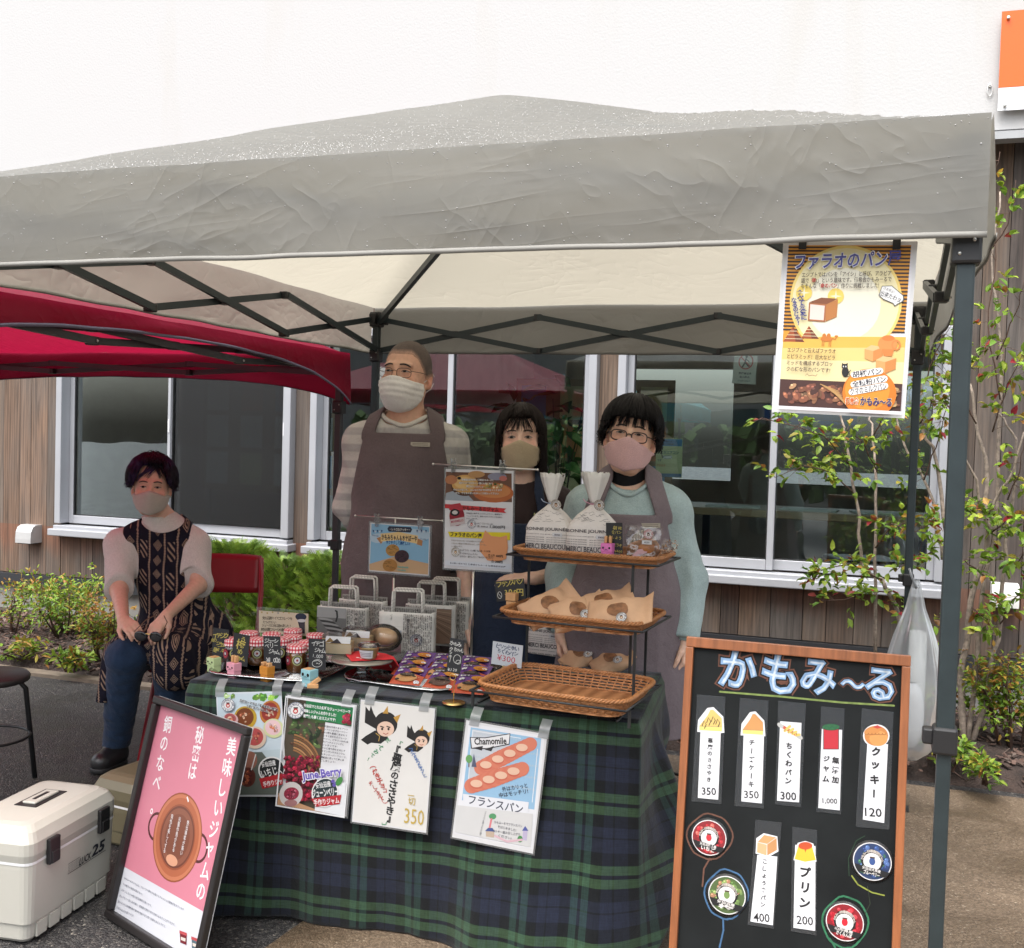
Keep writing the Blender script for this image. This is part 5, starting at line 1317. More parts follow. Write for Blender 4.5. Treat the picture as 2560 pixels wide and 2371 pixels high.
def collar_ring(p, r, c, m, o, name='collar', rad=.008, tilt=.35, dz=0.):
 g = MB(); pts = []
 for i in range(30):
  a = 2*PI*i/30
  x, y = r[0]*math.cos(a), r[1]*math.sin(a)
  # follow the shirt: march down onto it
  z = .12
  for _ in range(120):
   if p._shirt(A_([p.neck+p.TR@A_((c[0]+x, c[1]+y, z))]))[0] < .002: break
   z -= .003
  pts.append(Vector(p.neck+p.TR@A_((c[0]+x, c[1]+y, z+.001)))-Vector(p.base))
 for _ in range(2): pts = [(pts[i-1]+pts[i]*2+pts[(i+1) % 30])/4 for i in range(30)]
 g.tube(pts, rad, 8, closed=True); return g.obj(name, m, o)
man._shirt = shirt_fn(man, .016, neck_r=(.0, .0, .0) if False else (.001, .001, .001), zlo=.85)
collar_ring(man, (.1, .09), (0, -.02), cloth_mat('white_rib', (.6, .58, .53), 600, .2), o, rad=.009)
man._apron = apron_fn(man, 1.478, [(1.0, .27), (1.13, .235), (1.3, .19), (1.478, .152)], (.138, .105), .055, .45, H=1.84, r0=.2, r1=.235, dl=.03)
ap = part(man, o, 'apron', man._apron, APM, lo=(-.42, -.42, .3), hi=(.42, .2, 1.7))
label_patch(man, ap, .075, 1.437)
part(man, o, 'trousers', trousers_fn(man), cloth_mat('dark_trousers', (.03, .03, .035)), h=.008, lo=(-.35, -.35, 0), hi=(.35, .35, 1.1))
shoes(man, o, SHOE, RUB)
def buzz(p, o, col):
 def fn(P):
  q = p.hq(P); d = head_f(q)-.0014
  ph = np.arctan2(q[:, 1]-.01, np.abs(q[:, 0])+1e-6)   # -pi/2 in front
  zl = np.interp(ph, [-1.5, -1.05, -.75, -.45, -.15, .15, .6, 1.5], [.066, .068, .052, .018, -.012, .0, -.05, -.07])
  return smax(d, (zl-q[:, 2])*.7, .003)*p.hs
 def cf(v):
  q = p.hq(v); ph = np.arctan2(q[:, 1]-.01, np.abs(q[:, 0])+1e-6)
  zl = np.interp(ph, [-1.5, -1.05, -.75, -.45, -.15, .15, .6, 1.5], [.066, .068, .052, .018, -.012, .0, -.05, -.07])
  f = np.clip((q[:, 2]-zl+.006*vnoise(q*300))/.024, 0, 1)[:, None]; return A_((.58, .35, .25))*(1-f)+f*A_((.105, .078, .066))
 r = .19; return sdf_obj('hair', fn, p.hc-A_((r, r, r)), p.hc+A_((r, r, r)), .0042, col, o, p.base, 1, cf)
def buzz_mat():
 m, nt, b = newmat('cropped_hair'); v = obco(nt)
 n = noise(nt, 420, 2, v); n2 = noise(nt, 18, 3, v)
 c = mixc(nt, 1., nd(nt, 'ShaderNodeAttribute', attribute_name='Col').outputs['Color'], ramp(nt, n.outputs[0], [(.35, .7), (.65, 1.25)]), 'MULTIPLY')
 c = mixc(nt, 1., c, ramp(nt, n2.outputs[0], [(.3, .8), (.7, 1.2)]), 'MULTIPLY')
 nt.links.new(c, b.inputs['Base Color']); b.inputs['Roughness'].default_value = .8; nt.links.new(bump(nt, n.outputs[0], .6, .003), b.inputs['Normal']); return m
buzz(man, o, buzz_mat())
MASKW = cloth_mat('white_mask', (.80, .79, .77), 500, .3, var=.05)
face_parts(man, o, brow=(.03, .02, .017), smile=1., browtilt=-.004, narrow=.55)
mask_part(man, o, MASKW, pleated=True, ridge=False, top=-.004)
glasses(man, o, mat('dark_wire_frame', (.05, .035, .03), .3, .7), .026, .0155, .002, .0011)
# ---- young woman in the middle, half hidden by the notice stand and the bread bags
wom = standing((-1.425, 1.76), R(16), 1.588, R(16), R(-1), R(-1.5), hs=.99, shw=.146, wide=.86, belly=.8, nk=.9, ts=.92, arms=(
 ((-.205, .02, .985), (-.17, -.06, .775), (-.1, -.15, -1), (.85, -.2, 0), 1, .22), ((.23, -.02, .98), (.075, -.2, .965), (-1, -.25, .0), (0, .25, -1), -1, .3)))
# the forearm on the right reaches across behind the rack
o = grow(wom, 'person', 'young woman with long dark hair and beige mask standing behind the bread notice', skin=(.74, .49, .38))
DBR = cloth_mat('dark_brown_jersey', (.035, .022, .022), 600, .3)
part(wom, o, 'shirt', shirt_fn(wom, .013, neck_r=(.075, .07, .05), neck_c=(0, -.025, .025), zlo=.72, upto=.12), DBR, lo=(-.36, -.3, .7), hi=(.38, .3, 1.45))
DEN = cloth_mat('dark_denim', (.022, .032, .06), 500, .35)
wom._apron = apron_fn(wom, 1.155, [(.6, .2), (.9, .18), (1.155, .125)], (.1, .075), .034, .4, H=1.58, r0=.16, r1=.2, dl=.026)
ap = part(wom, o, 'apron', wom._apron, DEN, lo=(-.36, -.36, .3), hi=(.36, .2, 1.45))
def motif(p, ap, x, z):
 y = -.3
 while y < 0 and min(p._apron(A_([p.L((x, y, z))]))[0], p.torso(A_([p.L((x, y, z))]))[0]-.016) > .001: y += .002
 a = Art([(0, 0), (40, 0), (40, 40), (0, 40)], .03, .03, (30, 22, 22))
 a.ell(20, 24, 15, 13, (214, 214, 150)); a.ell(10, 12, 4, 7, (214, 214, 150)); a.ell(30, 12, 4, 7, (214, 214, 150)); a.ell(15, 22, 2.2, 2.5, (40, 40, 30)); a.ell(25, 22, 2.2, 2.5, (40, 40, 30))
 l = a.obj('embroidery', ap); M = Matrix([list(r)+[0] for r in p.TR]+[[0, 0, 0, 1]]); M.translation = Vector(p.L((x, y-.003, z)))-Vector(p.base); l.matrix_local = M
motif(wom, ap, .055, 1.2)
part(wom, o, 'jeans', trousers_fn(wom), DEN, h=.009, lo=(-.35, -.35, 0), hi=(.35, .35, 1.0))
shoes(wom, o, SHOE, RUB)
face_parts(wom, o, brow=(.05, .033, .026), smile=.3, narrow=.85)
mask_part(wom, o, cloth_mat('beige_mask', (.46, .37, .245), 450, .2, var=.06), top=.002)
HD = hair_mat('dark_brown_hair', (.014, .009, .008))
def fr(ph, front, side, back, wf=.75):
 d = abs((ph+PI/2+PI) % (2*PI)-PI)   # 0 in front, pi behind
 return np.interp(d, [0, wf, wf+.35, PI], [front, front, side, back])
hair_part(wom, o, HD, lambda ph: fr(ph, 1.06, 1.72, 1.95, .62), 750, .013, 3, lambda ph: np.interp(abs((ph+PI/2+PI) % (2*PI)-PI), [0, 1.02, 1.2, 2.2, PI], [0, .0, .185, .17, .15]), wid=.006)
def bangs(p, o, m, lines, seed=2, y0=-.112):
 q = random.Random(seed); g = MB(); W = lambda a: Vector(p.hp(a))-Vector(p.base)
 for x0, z0, x1, z1, n in lines:
  for i in range(n):
   a = (x0+q.gauss(0, .006), z0+q.uniform(-.01, .012)); b = (x1+q.gauss(0, .005), z1+q.gauss(0, .005)); pts = []
   for j in range(9):
    f = j/8; x = a[0]+(b[0]-a[0])*f; z = a[1]+(b[1]-a[1])*f**1.15
    s_ = p.surf(x, min(z, .098), .0045+.003*math.sin(f*3.)); pts.append(W((s_[0], s_[1], z)))
   g.tube(pts, [.0017*p.hs*(1-.75*j/8) for j in range(9)], 4)
 return g.obj('fringe', m, o)
bangs(wom, o, HD, [(-.005, .1, -.03, .032, 14), (.004, .1, .02, .03, 14), (-.004, .1, -.008, .036, 14), (.01, .1, .046, .026, 15), (-.02, .1, -.055, .03, 10)])
# ---- person with the black bob, pink mask and pale blue sweatshirt on the right
bob = standing((-.965, 1.6), R(12), 1.612, R(10), R(-4), R(7), hs=1.03, shw=.145, wide=.92, belly=1.0, nk=.95, ts=1.0, arms=(
 ((-.218, .03, .99), (-.22, -.05, .80), (0, -.15, -1), (1, 0, 0), 1, .9), ((.220, .02, .985), (.208, -.06, .79), (.0, -.15, -1), (-1, 0, 0), -1, 1.0)))
o = grow(bob, 'person', 'person with black bob, spectacles and pink mask in a pale blue sweatshirt', skin=(.74, .48, .355))
SW = cloth_mat('pale_blue_fleece', (.36, .46, .46), 300, .3)
bob._shirt = shirt_fn(bob, .018, neck_r=(.001, .001, .001), sleeve=.004, zlo=.75)
swt = part(bob, o, 'sweatshirt', shirt_fn(bob, .018, neck_r=(.085, .082, .06), neck_c=(0, -.03, .02), sleeve=.010, zlo=.75, fold=.012), SW, lo=(-.42, -.35, .7), hi=(.42, .35, 1.45))
collar_ring(bob, (.088, .085), (0, -.03), SW, o, rad=.0085)
for el, wr in zip(bob.el, bob.wr):
 u = unit(wr-el); g = MB(); pts = [Vector(wr-u*(.062-.07*t)-bob.base) for t in (0, .5, 1)]
 g.tube(pts, [.046, .045, .036], 18); g.obj('cuff', SW, swt)
part(bob, o, 'undershirt', lambda P: np.maximum(np.maximum(f_cap(P, bob.hp((0, .02, -.08)), bob.neck+A_((0, 0, -.03)), .060, .086), P[:, 2]-(bob.neck[2]+.066)-.18*((P-bob.base)@bob.TR)[:, 1]), bob.neck[2]-.09-P[:, 2]), cloth_mat('black_rib', (.008, .008, .01)), lo=(-.2, -.2, 1.15), hi=(.2, .2, 1.45), h=.005)
bob._apron = apron_fn(bob, 1.222, [(.4, .30), (.7, .24), (.95, .195), (1.222, .13)], (.125, .085), .06, .46, H=1.6, r0=.185, r1=.245, dl=.033, fold=.014, yfront=.11)
ap = part(bob, o, 'apron', bob._apron, APM2, lo=(-.42, -.42, .3), hi=(.42, .25, 1.5))
label_patch(bob, ap, .075, 1.188, R(-3))
g = MB()
part(bob, o, 'jeans', trousers_fn(bob), cloth_mat('blue_jeans', (.03, .05, .11), 500, .4), h=.008, lo=(-.35, -.35, 0), hi=(.35, .35, 1.0))
shoes(bob, o, mat('navy_trainer', (.02, .035, .09), .6), mat('white_sole', (.7, .7, .7), .5))
face_parts(bob, o, brow=(.02, .015, .013), smile=1., narrow=.6)
mask_part(bob, o, cloth_mat('pink_mask', (.62, .40, .40), 450, .2, var=.05), top=.0)
HB = hair_mat('black_hair', (.008, .007, .008))
hair_part(bob, o, HB, lambda ph: fr(ph, 1.30, 1.68, 1.92, .80), 800, .02, 5, lambda ph: np.interp(abs((ph+PI/2+PI) % (2*PI)-PI), [0, 1.0, 1.3, 2., PI], [0, .0, .03, .05, .05]), wid=.007, lump=.005, fly=.012)
bangs(bob, o, HB, [(-.05, .1, -.066, .028, 26), (-.03, .1, -.042, .034, 30), (-.01, .1, -.016, .034, 34), (.012, .1, .012, .033, 34), (.03, .1, .038, .032, 30), (.05, .1, .064, .028, 26)], 4)
glasses(bob, o, mat('brown_frame', (.045, .022, .02), .3), .026, .016, -.002, .0022)
# ---- seated woman on the red chair
def sit():
 hc = A_(aty(379, 1217, 1.80)); yaw = R(30); T = rotz(yaw)
 base = A_((hc[0], 1.95, 0))
 p = Person(base, TR=T@rotx(R(4)), hs=.95, hc=hc, HR=rotz(R(34))@rotx(R(4))@roty(R(2)), wide=1.02, belly=1.25, ts=.92, ar=.93, nk=1.0)
 p.neck = hc+A_((.01, .075, -.16)); p.pelvis = A_((hc[0]+.03, 1.99, .49))
 rv = T@A_((1, 0, 0)); c = A_(aty(394, 1362, 1.86))
 p.sh = [c-rv*.158, c+rv*.158]
 p.el = [A_(aty(297, 1476, 1.70)), A_(aty(497, 1462, 1.88))]
 p.wr = [A_(aty(308, 1550, 1.53)), A_(aty(419, 1537, 1.60))]
 t0, t1 = A_(aty(352, 1590, 1.46)), A_(aty(374, 1588, 1.52))
 p.hand = [(t0-p.wr[0], (.25, .35, -1.), -1, [.35, .4, .5, .6], .95), (t1-p.wr[1], (-.2, .3, -1.), 1, [.3, .4, .45, .5], .95)]
 p.hip = [p.pelvis-rv*.085, p.pelvis+rv*.085]
 p.knee = [A_(aty(318, 1640, 1.56)), A_(aty(428, 1640, 1.62))]
 p.ank = [A_(aty(290, 1862, 1.70)), A_(aty(425, 1850, 1.76))]
 p.toe = [A_((*aty(254, 1920, 1.60)[:2], .035)), A_((*aty(410, 1915, 1.64)[:2], .035))]
 p.L = lambda q: base+T@A_(q); return p
sea = sit()
o = grow(sea, 'person', 'seated woman with short purplish hair, patterned navy tunic and jeans on a red chair', skin=(.64, .40, .295), lo=(-.5, -.75, -.02), hi=(.5, .35, 1.42))
LO, HI = (-.55, -.75, .0), (.55, .4, 1.3)
part(sea, o, 'shirt', shirt_fn(sea, .012, neck_r=(.001, .001, .001), sleeve=.010, zlo=.6, upto=.0, fold=.006), cloth_mat('cream_blouse', (.62, .585, .55), 300, .3, var=.06), lo=LO, hi=HI)
part(sea, o, 'mock_neck', lambda P: np.maximum(np.maximum(f_cap(P, sea.hp((0, .03, -.09)), sea.neck+A_((0, 0, -.05)), .052, .074), P[:, 2]-(sea.neck[2]+.028)), sea.neck[2]-.1-P[:, 2]), cloth_mat('cream_rib', (.64, .6, .56), 300, .3, var=.05), lo=LO, hi=HI, h=.005)
def dress_fn(P):
 q = (P-sea.base)@sea.TR
 d = smin(sea.torso(P)-.02, f_ell(P, sea.pelvis+A_((0, .02, .03)), (.215, .19, .16), sea.TR), .06)
 lap = None
 mid = (sea.knee[0]+sea.knee[1])/2
 for hp_, kn in zip(sea.hip, sea.knee):
  a = f_cap(P, hp_+A_((0, 0, .02)), kn+A_((0, 0, .012)), .105, .078); lap = a if lap is None else smin(lap, a, .08)
 d = smin(d, lap, .07)
 # sides hang down past the seat, front hem falls over the right knee
 k1 = sea.knee[1]
 d = smin(d, f_cap(P, k1, k1+A_((.02, .0, -.06)), .075, .085), .05)
 for s_, hp_, kn in ((-1, sea.hip[0], sea.knee[0]), (1, sea.hip[1], sea.knee[1])):
  a, b = hp_+(kn-hp_)*.35, hp_+(kn-hp_)*.8; side = (sea.TR@A_((s_*.125, 0, 0)))
  for c_ in (a, b): d = smin(d, f_cap(P, c_+side*.6, c_+side*1.0+A_((0, 0, -.22)), .05, .03), .06)
 d = d-.009*folds(q, (14, 14, 5), 7.)-.003*folds(q, (34, 34, 12), 2.)
 # hem over the left knee is cut away
 kn = sea.knee[0]; fw = unit(kn-sea.hip[0])
 d = np.where(np.sqrt(((P-kn)**2).sum(1)) < .125, np.maximum(d, ((P-kn)@unit(fw+A_((0, 0, -.35)))-.012)), d)
 d = np.maximum(d, np.where(np.abs(((P-k1)@sea.TR)[:, 0]) < .10, .385, .31)-P[:, 2])
 # arm holes and neckline
 d = smax(d, -f_ell(P, sea.neck+sea.TR@A_((0, -.03, .03)), (.095, .1, .075), sea.TR), .006)
 for s_, sh in ((-1, sea.sh[0]), (1, sea.sh[1])):
  x = s_*((P-sh)@(sea.TR@A_((1, 0, 0))))
  zz = P[:, 2]-sh[2]
  d = np.where(zz > -.2, np.maximum(d, x+.012+.02*np.clip(-zz/.15, 0, 1)), d)
 return d
def dress_mat():
 m, nt, b = newmat('patterned_navy_cotton'); v = obco(nt)
 r_ = nd(nt, 'ShaderNodeMapping', {'Vector': v, 'Rotation': (0, 0, -R(30))}).outputs[0]
 w_ = noise(nt, 9, 2, v)
 s = nd(nt, 'ShaderNodeSeparateXYZ', {0: r_}); x = mth(nt, 'ADD', s.outputs[0], mth(nt, 'MULTIPLY', mth(nt, 'SUBTRACT', w_.outputs[0], .5), .02))
 z = mth(nt, 'SUBTRACT', s.outputs[2], mth(nt, 'MULTIPLY', s.outputs[1], .75))
 per = .118
 u = mth(nt, 'MULTIPLY', mth(nt, 'FRACT', mth(nt, 'DIVIDE', mth(nt, 'ADD', x, 5.02), per)), per)
 def band(c, w__): return mth(nt, 'LESS_THAN', mth(nt, 'ABSOLUTE', mth(nt, 'SUBTRACT', u, c)), w__)
 def saw(p_): return mth(nt, 'ABSOLUTE', mth(nt, 'SUBTRACT', mth(nt, 'FRACT', mth(nt, 'DIVIDE', mth(nt, 'ADD', z, 9.), p_)), .5))
 # diamonds in column 1
 dz = mth(nt, 'MULTIPLY', saw(.062), .062)
 dm = mth(nt, 'ADD', mth(nt, 'ABSOLUTE', mth(nt, 'SUBTRACT', u, .022)), mth(nt, 'MULTIPLY', dz, .8))
 dring = mth(nt, 'LESS_THAN', mth(nt, 'FRACT', mth(nt, 'MULTIPLY', dm, 130.)), .55)
 dia = mth(nt, 'MULTIPLY', mth(nt, 'LESS_THAN', dm, .0185), dring)
 # saw-tooth stripes and slanted bars in column 2
 st = mth(nt, 'LESS_THAN', mth(nt, 'ABSOLUTE', mth(nt, 'SUBTRACT', u, .052)), mth(nt, 'ADD', .0015, mth(nt, 'MULTIPLY', saw(.011), .0075)))
 st2 = mth(nt, 'LESS_THAN', mth(nt, 'ABSOLUTE', mth(nt, 'SUBTRACT', u, .106)), mth(nt, 'ADD', .0015, mth(nt, 'MULTIPLY', saw(.011), .0075)))
 sl_ = mth(nt, 'FRACT', mth(nt, 'DIVIDE', mth(nt, 'ADD', mth(nt, 'ADD', z, mth(nt, 'MULTIPLY', u, 1.3)), 9.), .03))
 gate = mth(nt, 'LESS_THAN', mth(nt, 'FRACT', mth(nt, 'DIVIDE', mth(nt, 'ADD', z, 9.), .13)), .6)
 bars = mth(nt, 'MULTIPLY', mth(nt, 'MULTIPLY', band(.079, .016), mth(nt, 'LESS_THAN', sl_, .42)), gate)
 f = mth(nt, 'MINIMUM', mth(nt, 'ADD', mth(nt, 'ADD', dia, st), mth(nt, 'ADD', bars, st2)), 1.)
 c = mixc(nt, f, (.012, .012, .022), (.30, .215, .16))
 c = mixc(nt, 1., c, ramp(nt, noise(nt, 30, 4, v).outputs[0], [(.3, .75), (.7, 1.1)]), 'MULTIPLY')
 nt.links.new(c, b.inputs['Base Color']); b.inputs['Roughness'].default_value = .9; b.inputs['Specular IOR Level'].default_value = .15
 nt.links.new(bump(nt, noise(nt, 26, 5, v).outputs[0], .4, .012), b.inputs['Normal']); return m
part(sea, o, 'tunic', dress_fn, dress_mat(), lo=LO, hi=HI)
part(sea, o, 'jeans', lambda P: np.maximum(sea.legs(P, .018)-.011*folds(P, (11, 11, 19), 4.)-.005*folds(P, (30, 30, 40), 2.), .085-P[:, 2]), cloth_mat('deep_blue_jeans', (.018, .04, .085), 500, .4, var=.3), lo=(-.5, -.75, .0), hi=(.5, .2, .7))
shoes(sea, o, SHOE, RUB)
face_parts(sea, o, brow=(.03, .02, .018), smile=.8, narrow=.7)
mask_part(sea, o, cloth_mat('pale_grey_mask', (.46, .42, .37), 450, .2, var=.06), top=.0)
HP = hair_mat('purplish_black_hair', (.014, .011, .018), (.05, .035, .12))
hair_part(sea, o, HP, lambda ph: fr(ph, .82, 1.72, 1.85, .6), 800, .02, 8, lambda ph: np.interp(abs((ph+PI/2+PI) % (2*PI)-PI), [0, 1.0, 1.3, 2., PI], [0, .0, .015, .03, .04]), wid=.007, sway=.022, lump=.006, fly=.014)
bangs(sea, o, HP, [(.015, .1, -.05, .055, 14), (.02, .1, -.02, .05, 12), (.02, .1, .04, .05, 14), (.025, .1, .066, .04, 12), (.0, .1, -.07, .03, 12)], 6)
# ================================================================ chalkboard
PAINT = mat('blackboard_green_black', (.011, .0125, .013), .6, var=.35, vs=5, bs=.08, bscale=60, spec=.12)
OAK = mat('stained_pine', (.25, .085, .03), .45, var=.35, vs=5, scale=(14, 14, 1.2), bs=.1)
def quadframe(P):
 ex = ((P[1]-P[0])+(P[2]-P[3]))/2; ey = ((P[0]-P[3])+(P[1]-P[2]))/2
 return frame(P[0], ex, ey), ex.length, ey.length
cb = crop(1640, 1560, 2.279)
CBW, CBH, CBL = .496, 1.035, R(8.37)
tl = aty(1717, 1591, .4)
CBM = Matrix.Translation(tl) @ Matrix.Rotation(R(-.1), 4, 'Y') @ Matrix.Rotation(-CBL, 4, 'X')
# plane frame: local x right, local z up along the board, local -y toward the viewer
t = thing('chalkboard', 'wooden framed A-board chalkboard with blue chalk title and menu slips', 'chalkboard', mat=CBM)
g = MB(); g.box((CBW/2, .011, -CBH/2), (CBW-.02, .006, CBH-.02)); bp = g.obj('board_panel', PAINT, t)
for nm, c, d in (('frame_rail', (CBW/2, .006, -.012), (CBW, .022, .024)), ('frame_rail', (CBW/2, .006, -CBH+.012), (CBW, .022, .024)), ('frame_stile', (.009, .006, -CBH/2), (.018, .0215, CBH-.049)), ('frame_stile', (CBW-.009, .006, -CBH/2), (.018, .0215, CBH-.049))):
 g = MB(); g.rbox(c, d, .002); g.obj(nm, OAK, t)
for x in (.02, CBW-.02):
 g = MB(); g.bar((x, .03, -.03), (x, .33, -CBH+.06), .022, .03); g.obj('rear_leg', OAK, t)
def cbq(x, y):   # crop pixel -> board plane
 p = onplane(cb(x, y), tl, CBM.to_3x3() @ Vector((0, -1, 0))); q = CBM.inverted() @ p; return q.x, q.z
# chalk drawing: laid out on the board plane in crop pixels
ch_quad = [(185, 85), (1440, 195), (1392, 1848), (80, 1848)]
pts = [cbq(*q) for q in ch_quad]
def board_art(quad):
 P = [cbq(*q) for q in quad]; x0, z0 = P[0]
 W = ((P[1][0]-P[0][0])+(P[2][0]-P[3][0]))/2; H = ((P[0][1]-P[3][1])+(P[1][1]-P[2][1]))/2
 return Art(quad, W, H), (x0, z0), W, H
def bare(a): a.clip = False; n = a.g; n.v, n.f, n.mi, n.c, n.sm = [], [], [], [], []; return a
qd = [(170, 70), (1455, 178), (1395, 1840), (68, 1840)]
# homography straight onto the board rectangle
P = [cbq(*q) for q in qd]
class BoardArt(Art):
 def mp(s, x, y): q = cbq(x, y); return (q[0], -q[1])
ba = BoardArt(qd, CBW, CBH); bare(ba); p0, p1, p2 = ba.mp(700, 900), ba.mp(701, 900), ba.mp(700, 901); ba.sx = math.dist(p0, p1); ba.sy = math.dist(p0, p2)
BL_, BR_, GN = (150, 186, 226), (120, 78, 62), (140, 160, 90)
K = [('か', 468, 262, 222), ('も', 702, 285, 232), ('み', 925, 305, 205), ('〜', 1120, 345, 130), ('る', 1275, 345, 190)]
for ch, x, y, sz in K: ba.char(ch, x, y, sz, BR_, .10, .07, wx=.92)
for ch, x, y, sz in K: ba.char(ch, x, y, sz, (20, 21, 23), .065, .07, wx=.92)
for ch, x, y, sz in K: ba.char(ch, x, y, sz, BL_, .035, .07, wx=.92)
for ch, x, y, sz in K: ba.char(ch, x+3, y+2, sz, (225, 238, 250), -.012, .07, wx=.92)
ba.line([(362, 388), (700, 415), (1060, 450), (1356, 468)], 11, GN)
def loop(cx, cy, rx, ry, col, tail, w=10, wob=.04):
 ba.line([(cx+rx*(1+wob*math.sin(i*.9))*math.cos(1.5+i*2*PI/30), cy+ry*(1+wob*math.cos(i*1.3))*math.sin(1.5+i*2*PI/30)) for i in range(31)], w, col)
 ba.line(tail, w, col)
loop(303, 1215, 128, 128, (110, 74, 60), [(305, 1340), (270, 1400), (262, 1500)])
loop(398, 1545, 122, 140, (70, 110, 150), [(380, 1690), (382, 1750), (360, 1848)])
loop(1078, 1705, 128, 145, (50, 120, 84), [(990, 1800), (1020, 1848)], 11)
ba.line([(1115, 1440), (1150, 1490), (1230, 1535), (1300, 1552)], 8, (150, 160, 70)); ba.line([(1100, 1440), (1096, 1340), (1140, 1240), (1190, 1212)], 5, (44, 70, 50)); ba.line([(1205, 1500), (1220, 1600), (1190, 1660)], 4, (50, 60, 44))
o = ba.obj('chalk_lettering', bp, m=mat('chalk', (1, 1, 1), .9, attr=True, var=.35, vs=60)); o.location = (0, .0077, 0)
# laminated slips and lids resting on the board
FILM = clear('clear_film', (.86, .88, .9), .0, .3, .06, (.5, .52, .54))
CH = {'tart': '悪魔のささやき', 'cheese': 'チーズケーキ'}
def slip(film, paper, label, draw, price, pp, ps, vt=None):
 t = thing('menu_slip', label, 'menu slip', group='laminated menu slips on the chalkboard', mat=CBM @ Matrix.Translation((0, .0074, 0)))
 P = [cbq(*q) for q in film]
 g = MB(); g.add([(x, -.0002, z) for x, z in P]+[(x, -.0008, z) for x, z in P], [(4, 5, 6, 7), (0, 3, 2, 1), (0, 1, 5, 4), (1, 2, 6, 5), (2, 3, 7, 6), (3, 0, 4, 7)]); g.obj('film', FILM, t)
 a = BoardArt(qd, CBW, CBH); bare(a); a.sx, a.sy = ba.sx, ba.sy; a.k = 50
 a.poly(paper, (238, 239, 243)); draw(a)
 if vt:
  for v in vt: a.vtext(*v[:4], BK, v[4]+.015, .05)
 a.text(price, pp[0], pp[1], ps, BK, .012); a.obj('slip_paper', t)
def cake(top, pat):
 def f(a):
  x0, y0, x1, y1 = top; w_, h_ = x1-x0, y1-y0; X = lambda u, v: (x0+u*w_, y0+v*h_)
  a.poly([X(-.1, 1.06), X(-.06, .5), X(.35, -.06), X(.62, -.1), X(1.05, .35), X(1.1, 1.1), X(.9, 1.12)], (243, 243, 246))
  c = (222, 160, 96) if not pat else (240, 206, 120)
  a.poly([X(0, .78), X(.35, .3), X(.48, .03), X(.6, .02), X(.98, .42), X(1., .82)], c); a.poly([X(0, .8), X(1., .84), X(.98, 1.04), X(.0, .98)], (246, 228, 130)); a.line([X(0, .79), X(1., .83)], 2, (120, 84, 40))
  if pat:
   for q in ((.2, .7), (.4, .55), (.6, .5), (.8, .62)): a.line([X(q[0]-.08, q[1]+.08), X(q[0], q[1]-.16), X(q[0]+.1, q[1]+.02), X(q[0]+.02, q[1]+.2)], 5, (60, 40, 24))
 return f
slip([(232, 404), (394, 418), (370, 1030), (200, 1014)], [(252, 590), (368, 600), (352, 1005), (236, 994)], 'menu slip with chocolate swirled tart, first of the top row', cake((245, 488, 375, 610), True), '350', ((258, 955), (340, 958)), 44, [('悪魔のささやき', (308, 648), (298, 908), 26, .012)])
slip([(476, 424), (640, 440), (612, 1056), (445, 1040)], [(500, 560), (616, 572), (602, 1026), (484, 1014)], 'menu slip with plain cheesecake wedge, second of the top row', cake((492, 512, 610, 630), False), '350', ((500, 974), (584, 978)), 44, [('チーズケーキ', (545, 655), (540, 940), 30, .02)])
def twist(a):
 a.line([(705, 578), (820, 650)], 26, (240, 240, 240)); a.line([(712, 582), (815, 645)], 18, (214, 90, 70)); a.line([(700, 575), (715, 585)], 22, (200, 200, 196)); a.line([(808, 642), (824, 652)], 22, (200, 200, 196))
 for i in range(4): a.line([(732+i*22, 612+i*8), (762+i*18, 585+i*16)], 15, (240, 208, 110)); a.line([(733+i*22, 613+i*8), (735+i*22, 600+i*9)], 3, (120, 90, 40))
slip([(695, 440), (852, 456), (826, 1048), (676, 1032)], [(706, 556), (828, 566), (814, 1020), (688, 1010)], 'menu slip with twisted sausage bread, third of the top row', twist, '300', ((708, 980), (798, 986)), 46, [('ちくわパン', (758, 672), (752, 922), 34, .02)])
def jar_(a): a.rect(952, 596, 1042, 718, (60, 20, 26)); a.rect(956, 600, 1038, 714, (206, 44, 60)); a.ell(996, 590, 50, 18, (40, 110, 66)); a.ring(996, 590, 50, 18, 3, (20, 60, 40)); [a.line([(956+i*16, 600-(i % 2)*18), (972+i*16, 580+(i % 2)*20)], 2, (20, 70, 40)) for i in range(5)]
slip([(940, 472), (1074, 486), (1054, 1090), (912, 1074)], [(944, 600), (1060, 606), (1046, 1066), (924, 1052)], 'menu slip with red jam jar and green lid, fourth of the top row', jar_, '1,000', ((948, 1012), (1032, 1016)), 34, [('無添加', (1024, 752), (1020, 920), 34, .02), ('ジャム', (972, 742), (966, 915), 34, .02)])
def cook(a):
 a.ell(1255, 640, 76, 66, (242, 242, 244)); a.ell(1255, 640, 68, 58, (214, 140, 72)); a.ell(1268, 655, 52, 44, (232, 164, 92)); a.ell(1232, 612, 48, 26, (220, 148, 78), -.3); a.poly([(1235, 590), (1262, 578), (1286, 592), (1262, 600)], (206, 70, 60))
 for i in range(6): a.ring(1200+i*20, 625, 11, 9, 2.5, (150, 90, 40), 0, PI, 8)
slip([(1172, 484), (1354, 504), (1330, 1176), (1138, 1160)], [(1204, 680), (1322, 688), (1300, 1138), (1178, 1118)], 'menu slip with round golden cookie, last of the top row', cook, '120', ((1190, 1074), (1286, 1080)), 48, [('クッキー', (1255, 690), (1240, 1010), 46, .03)])
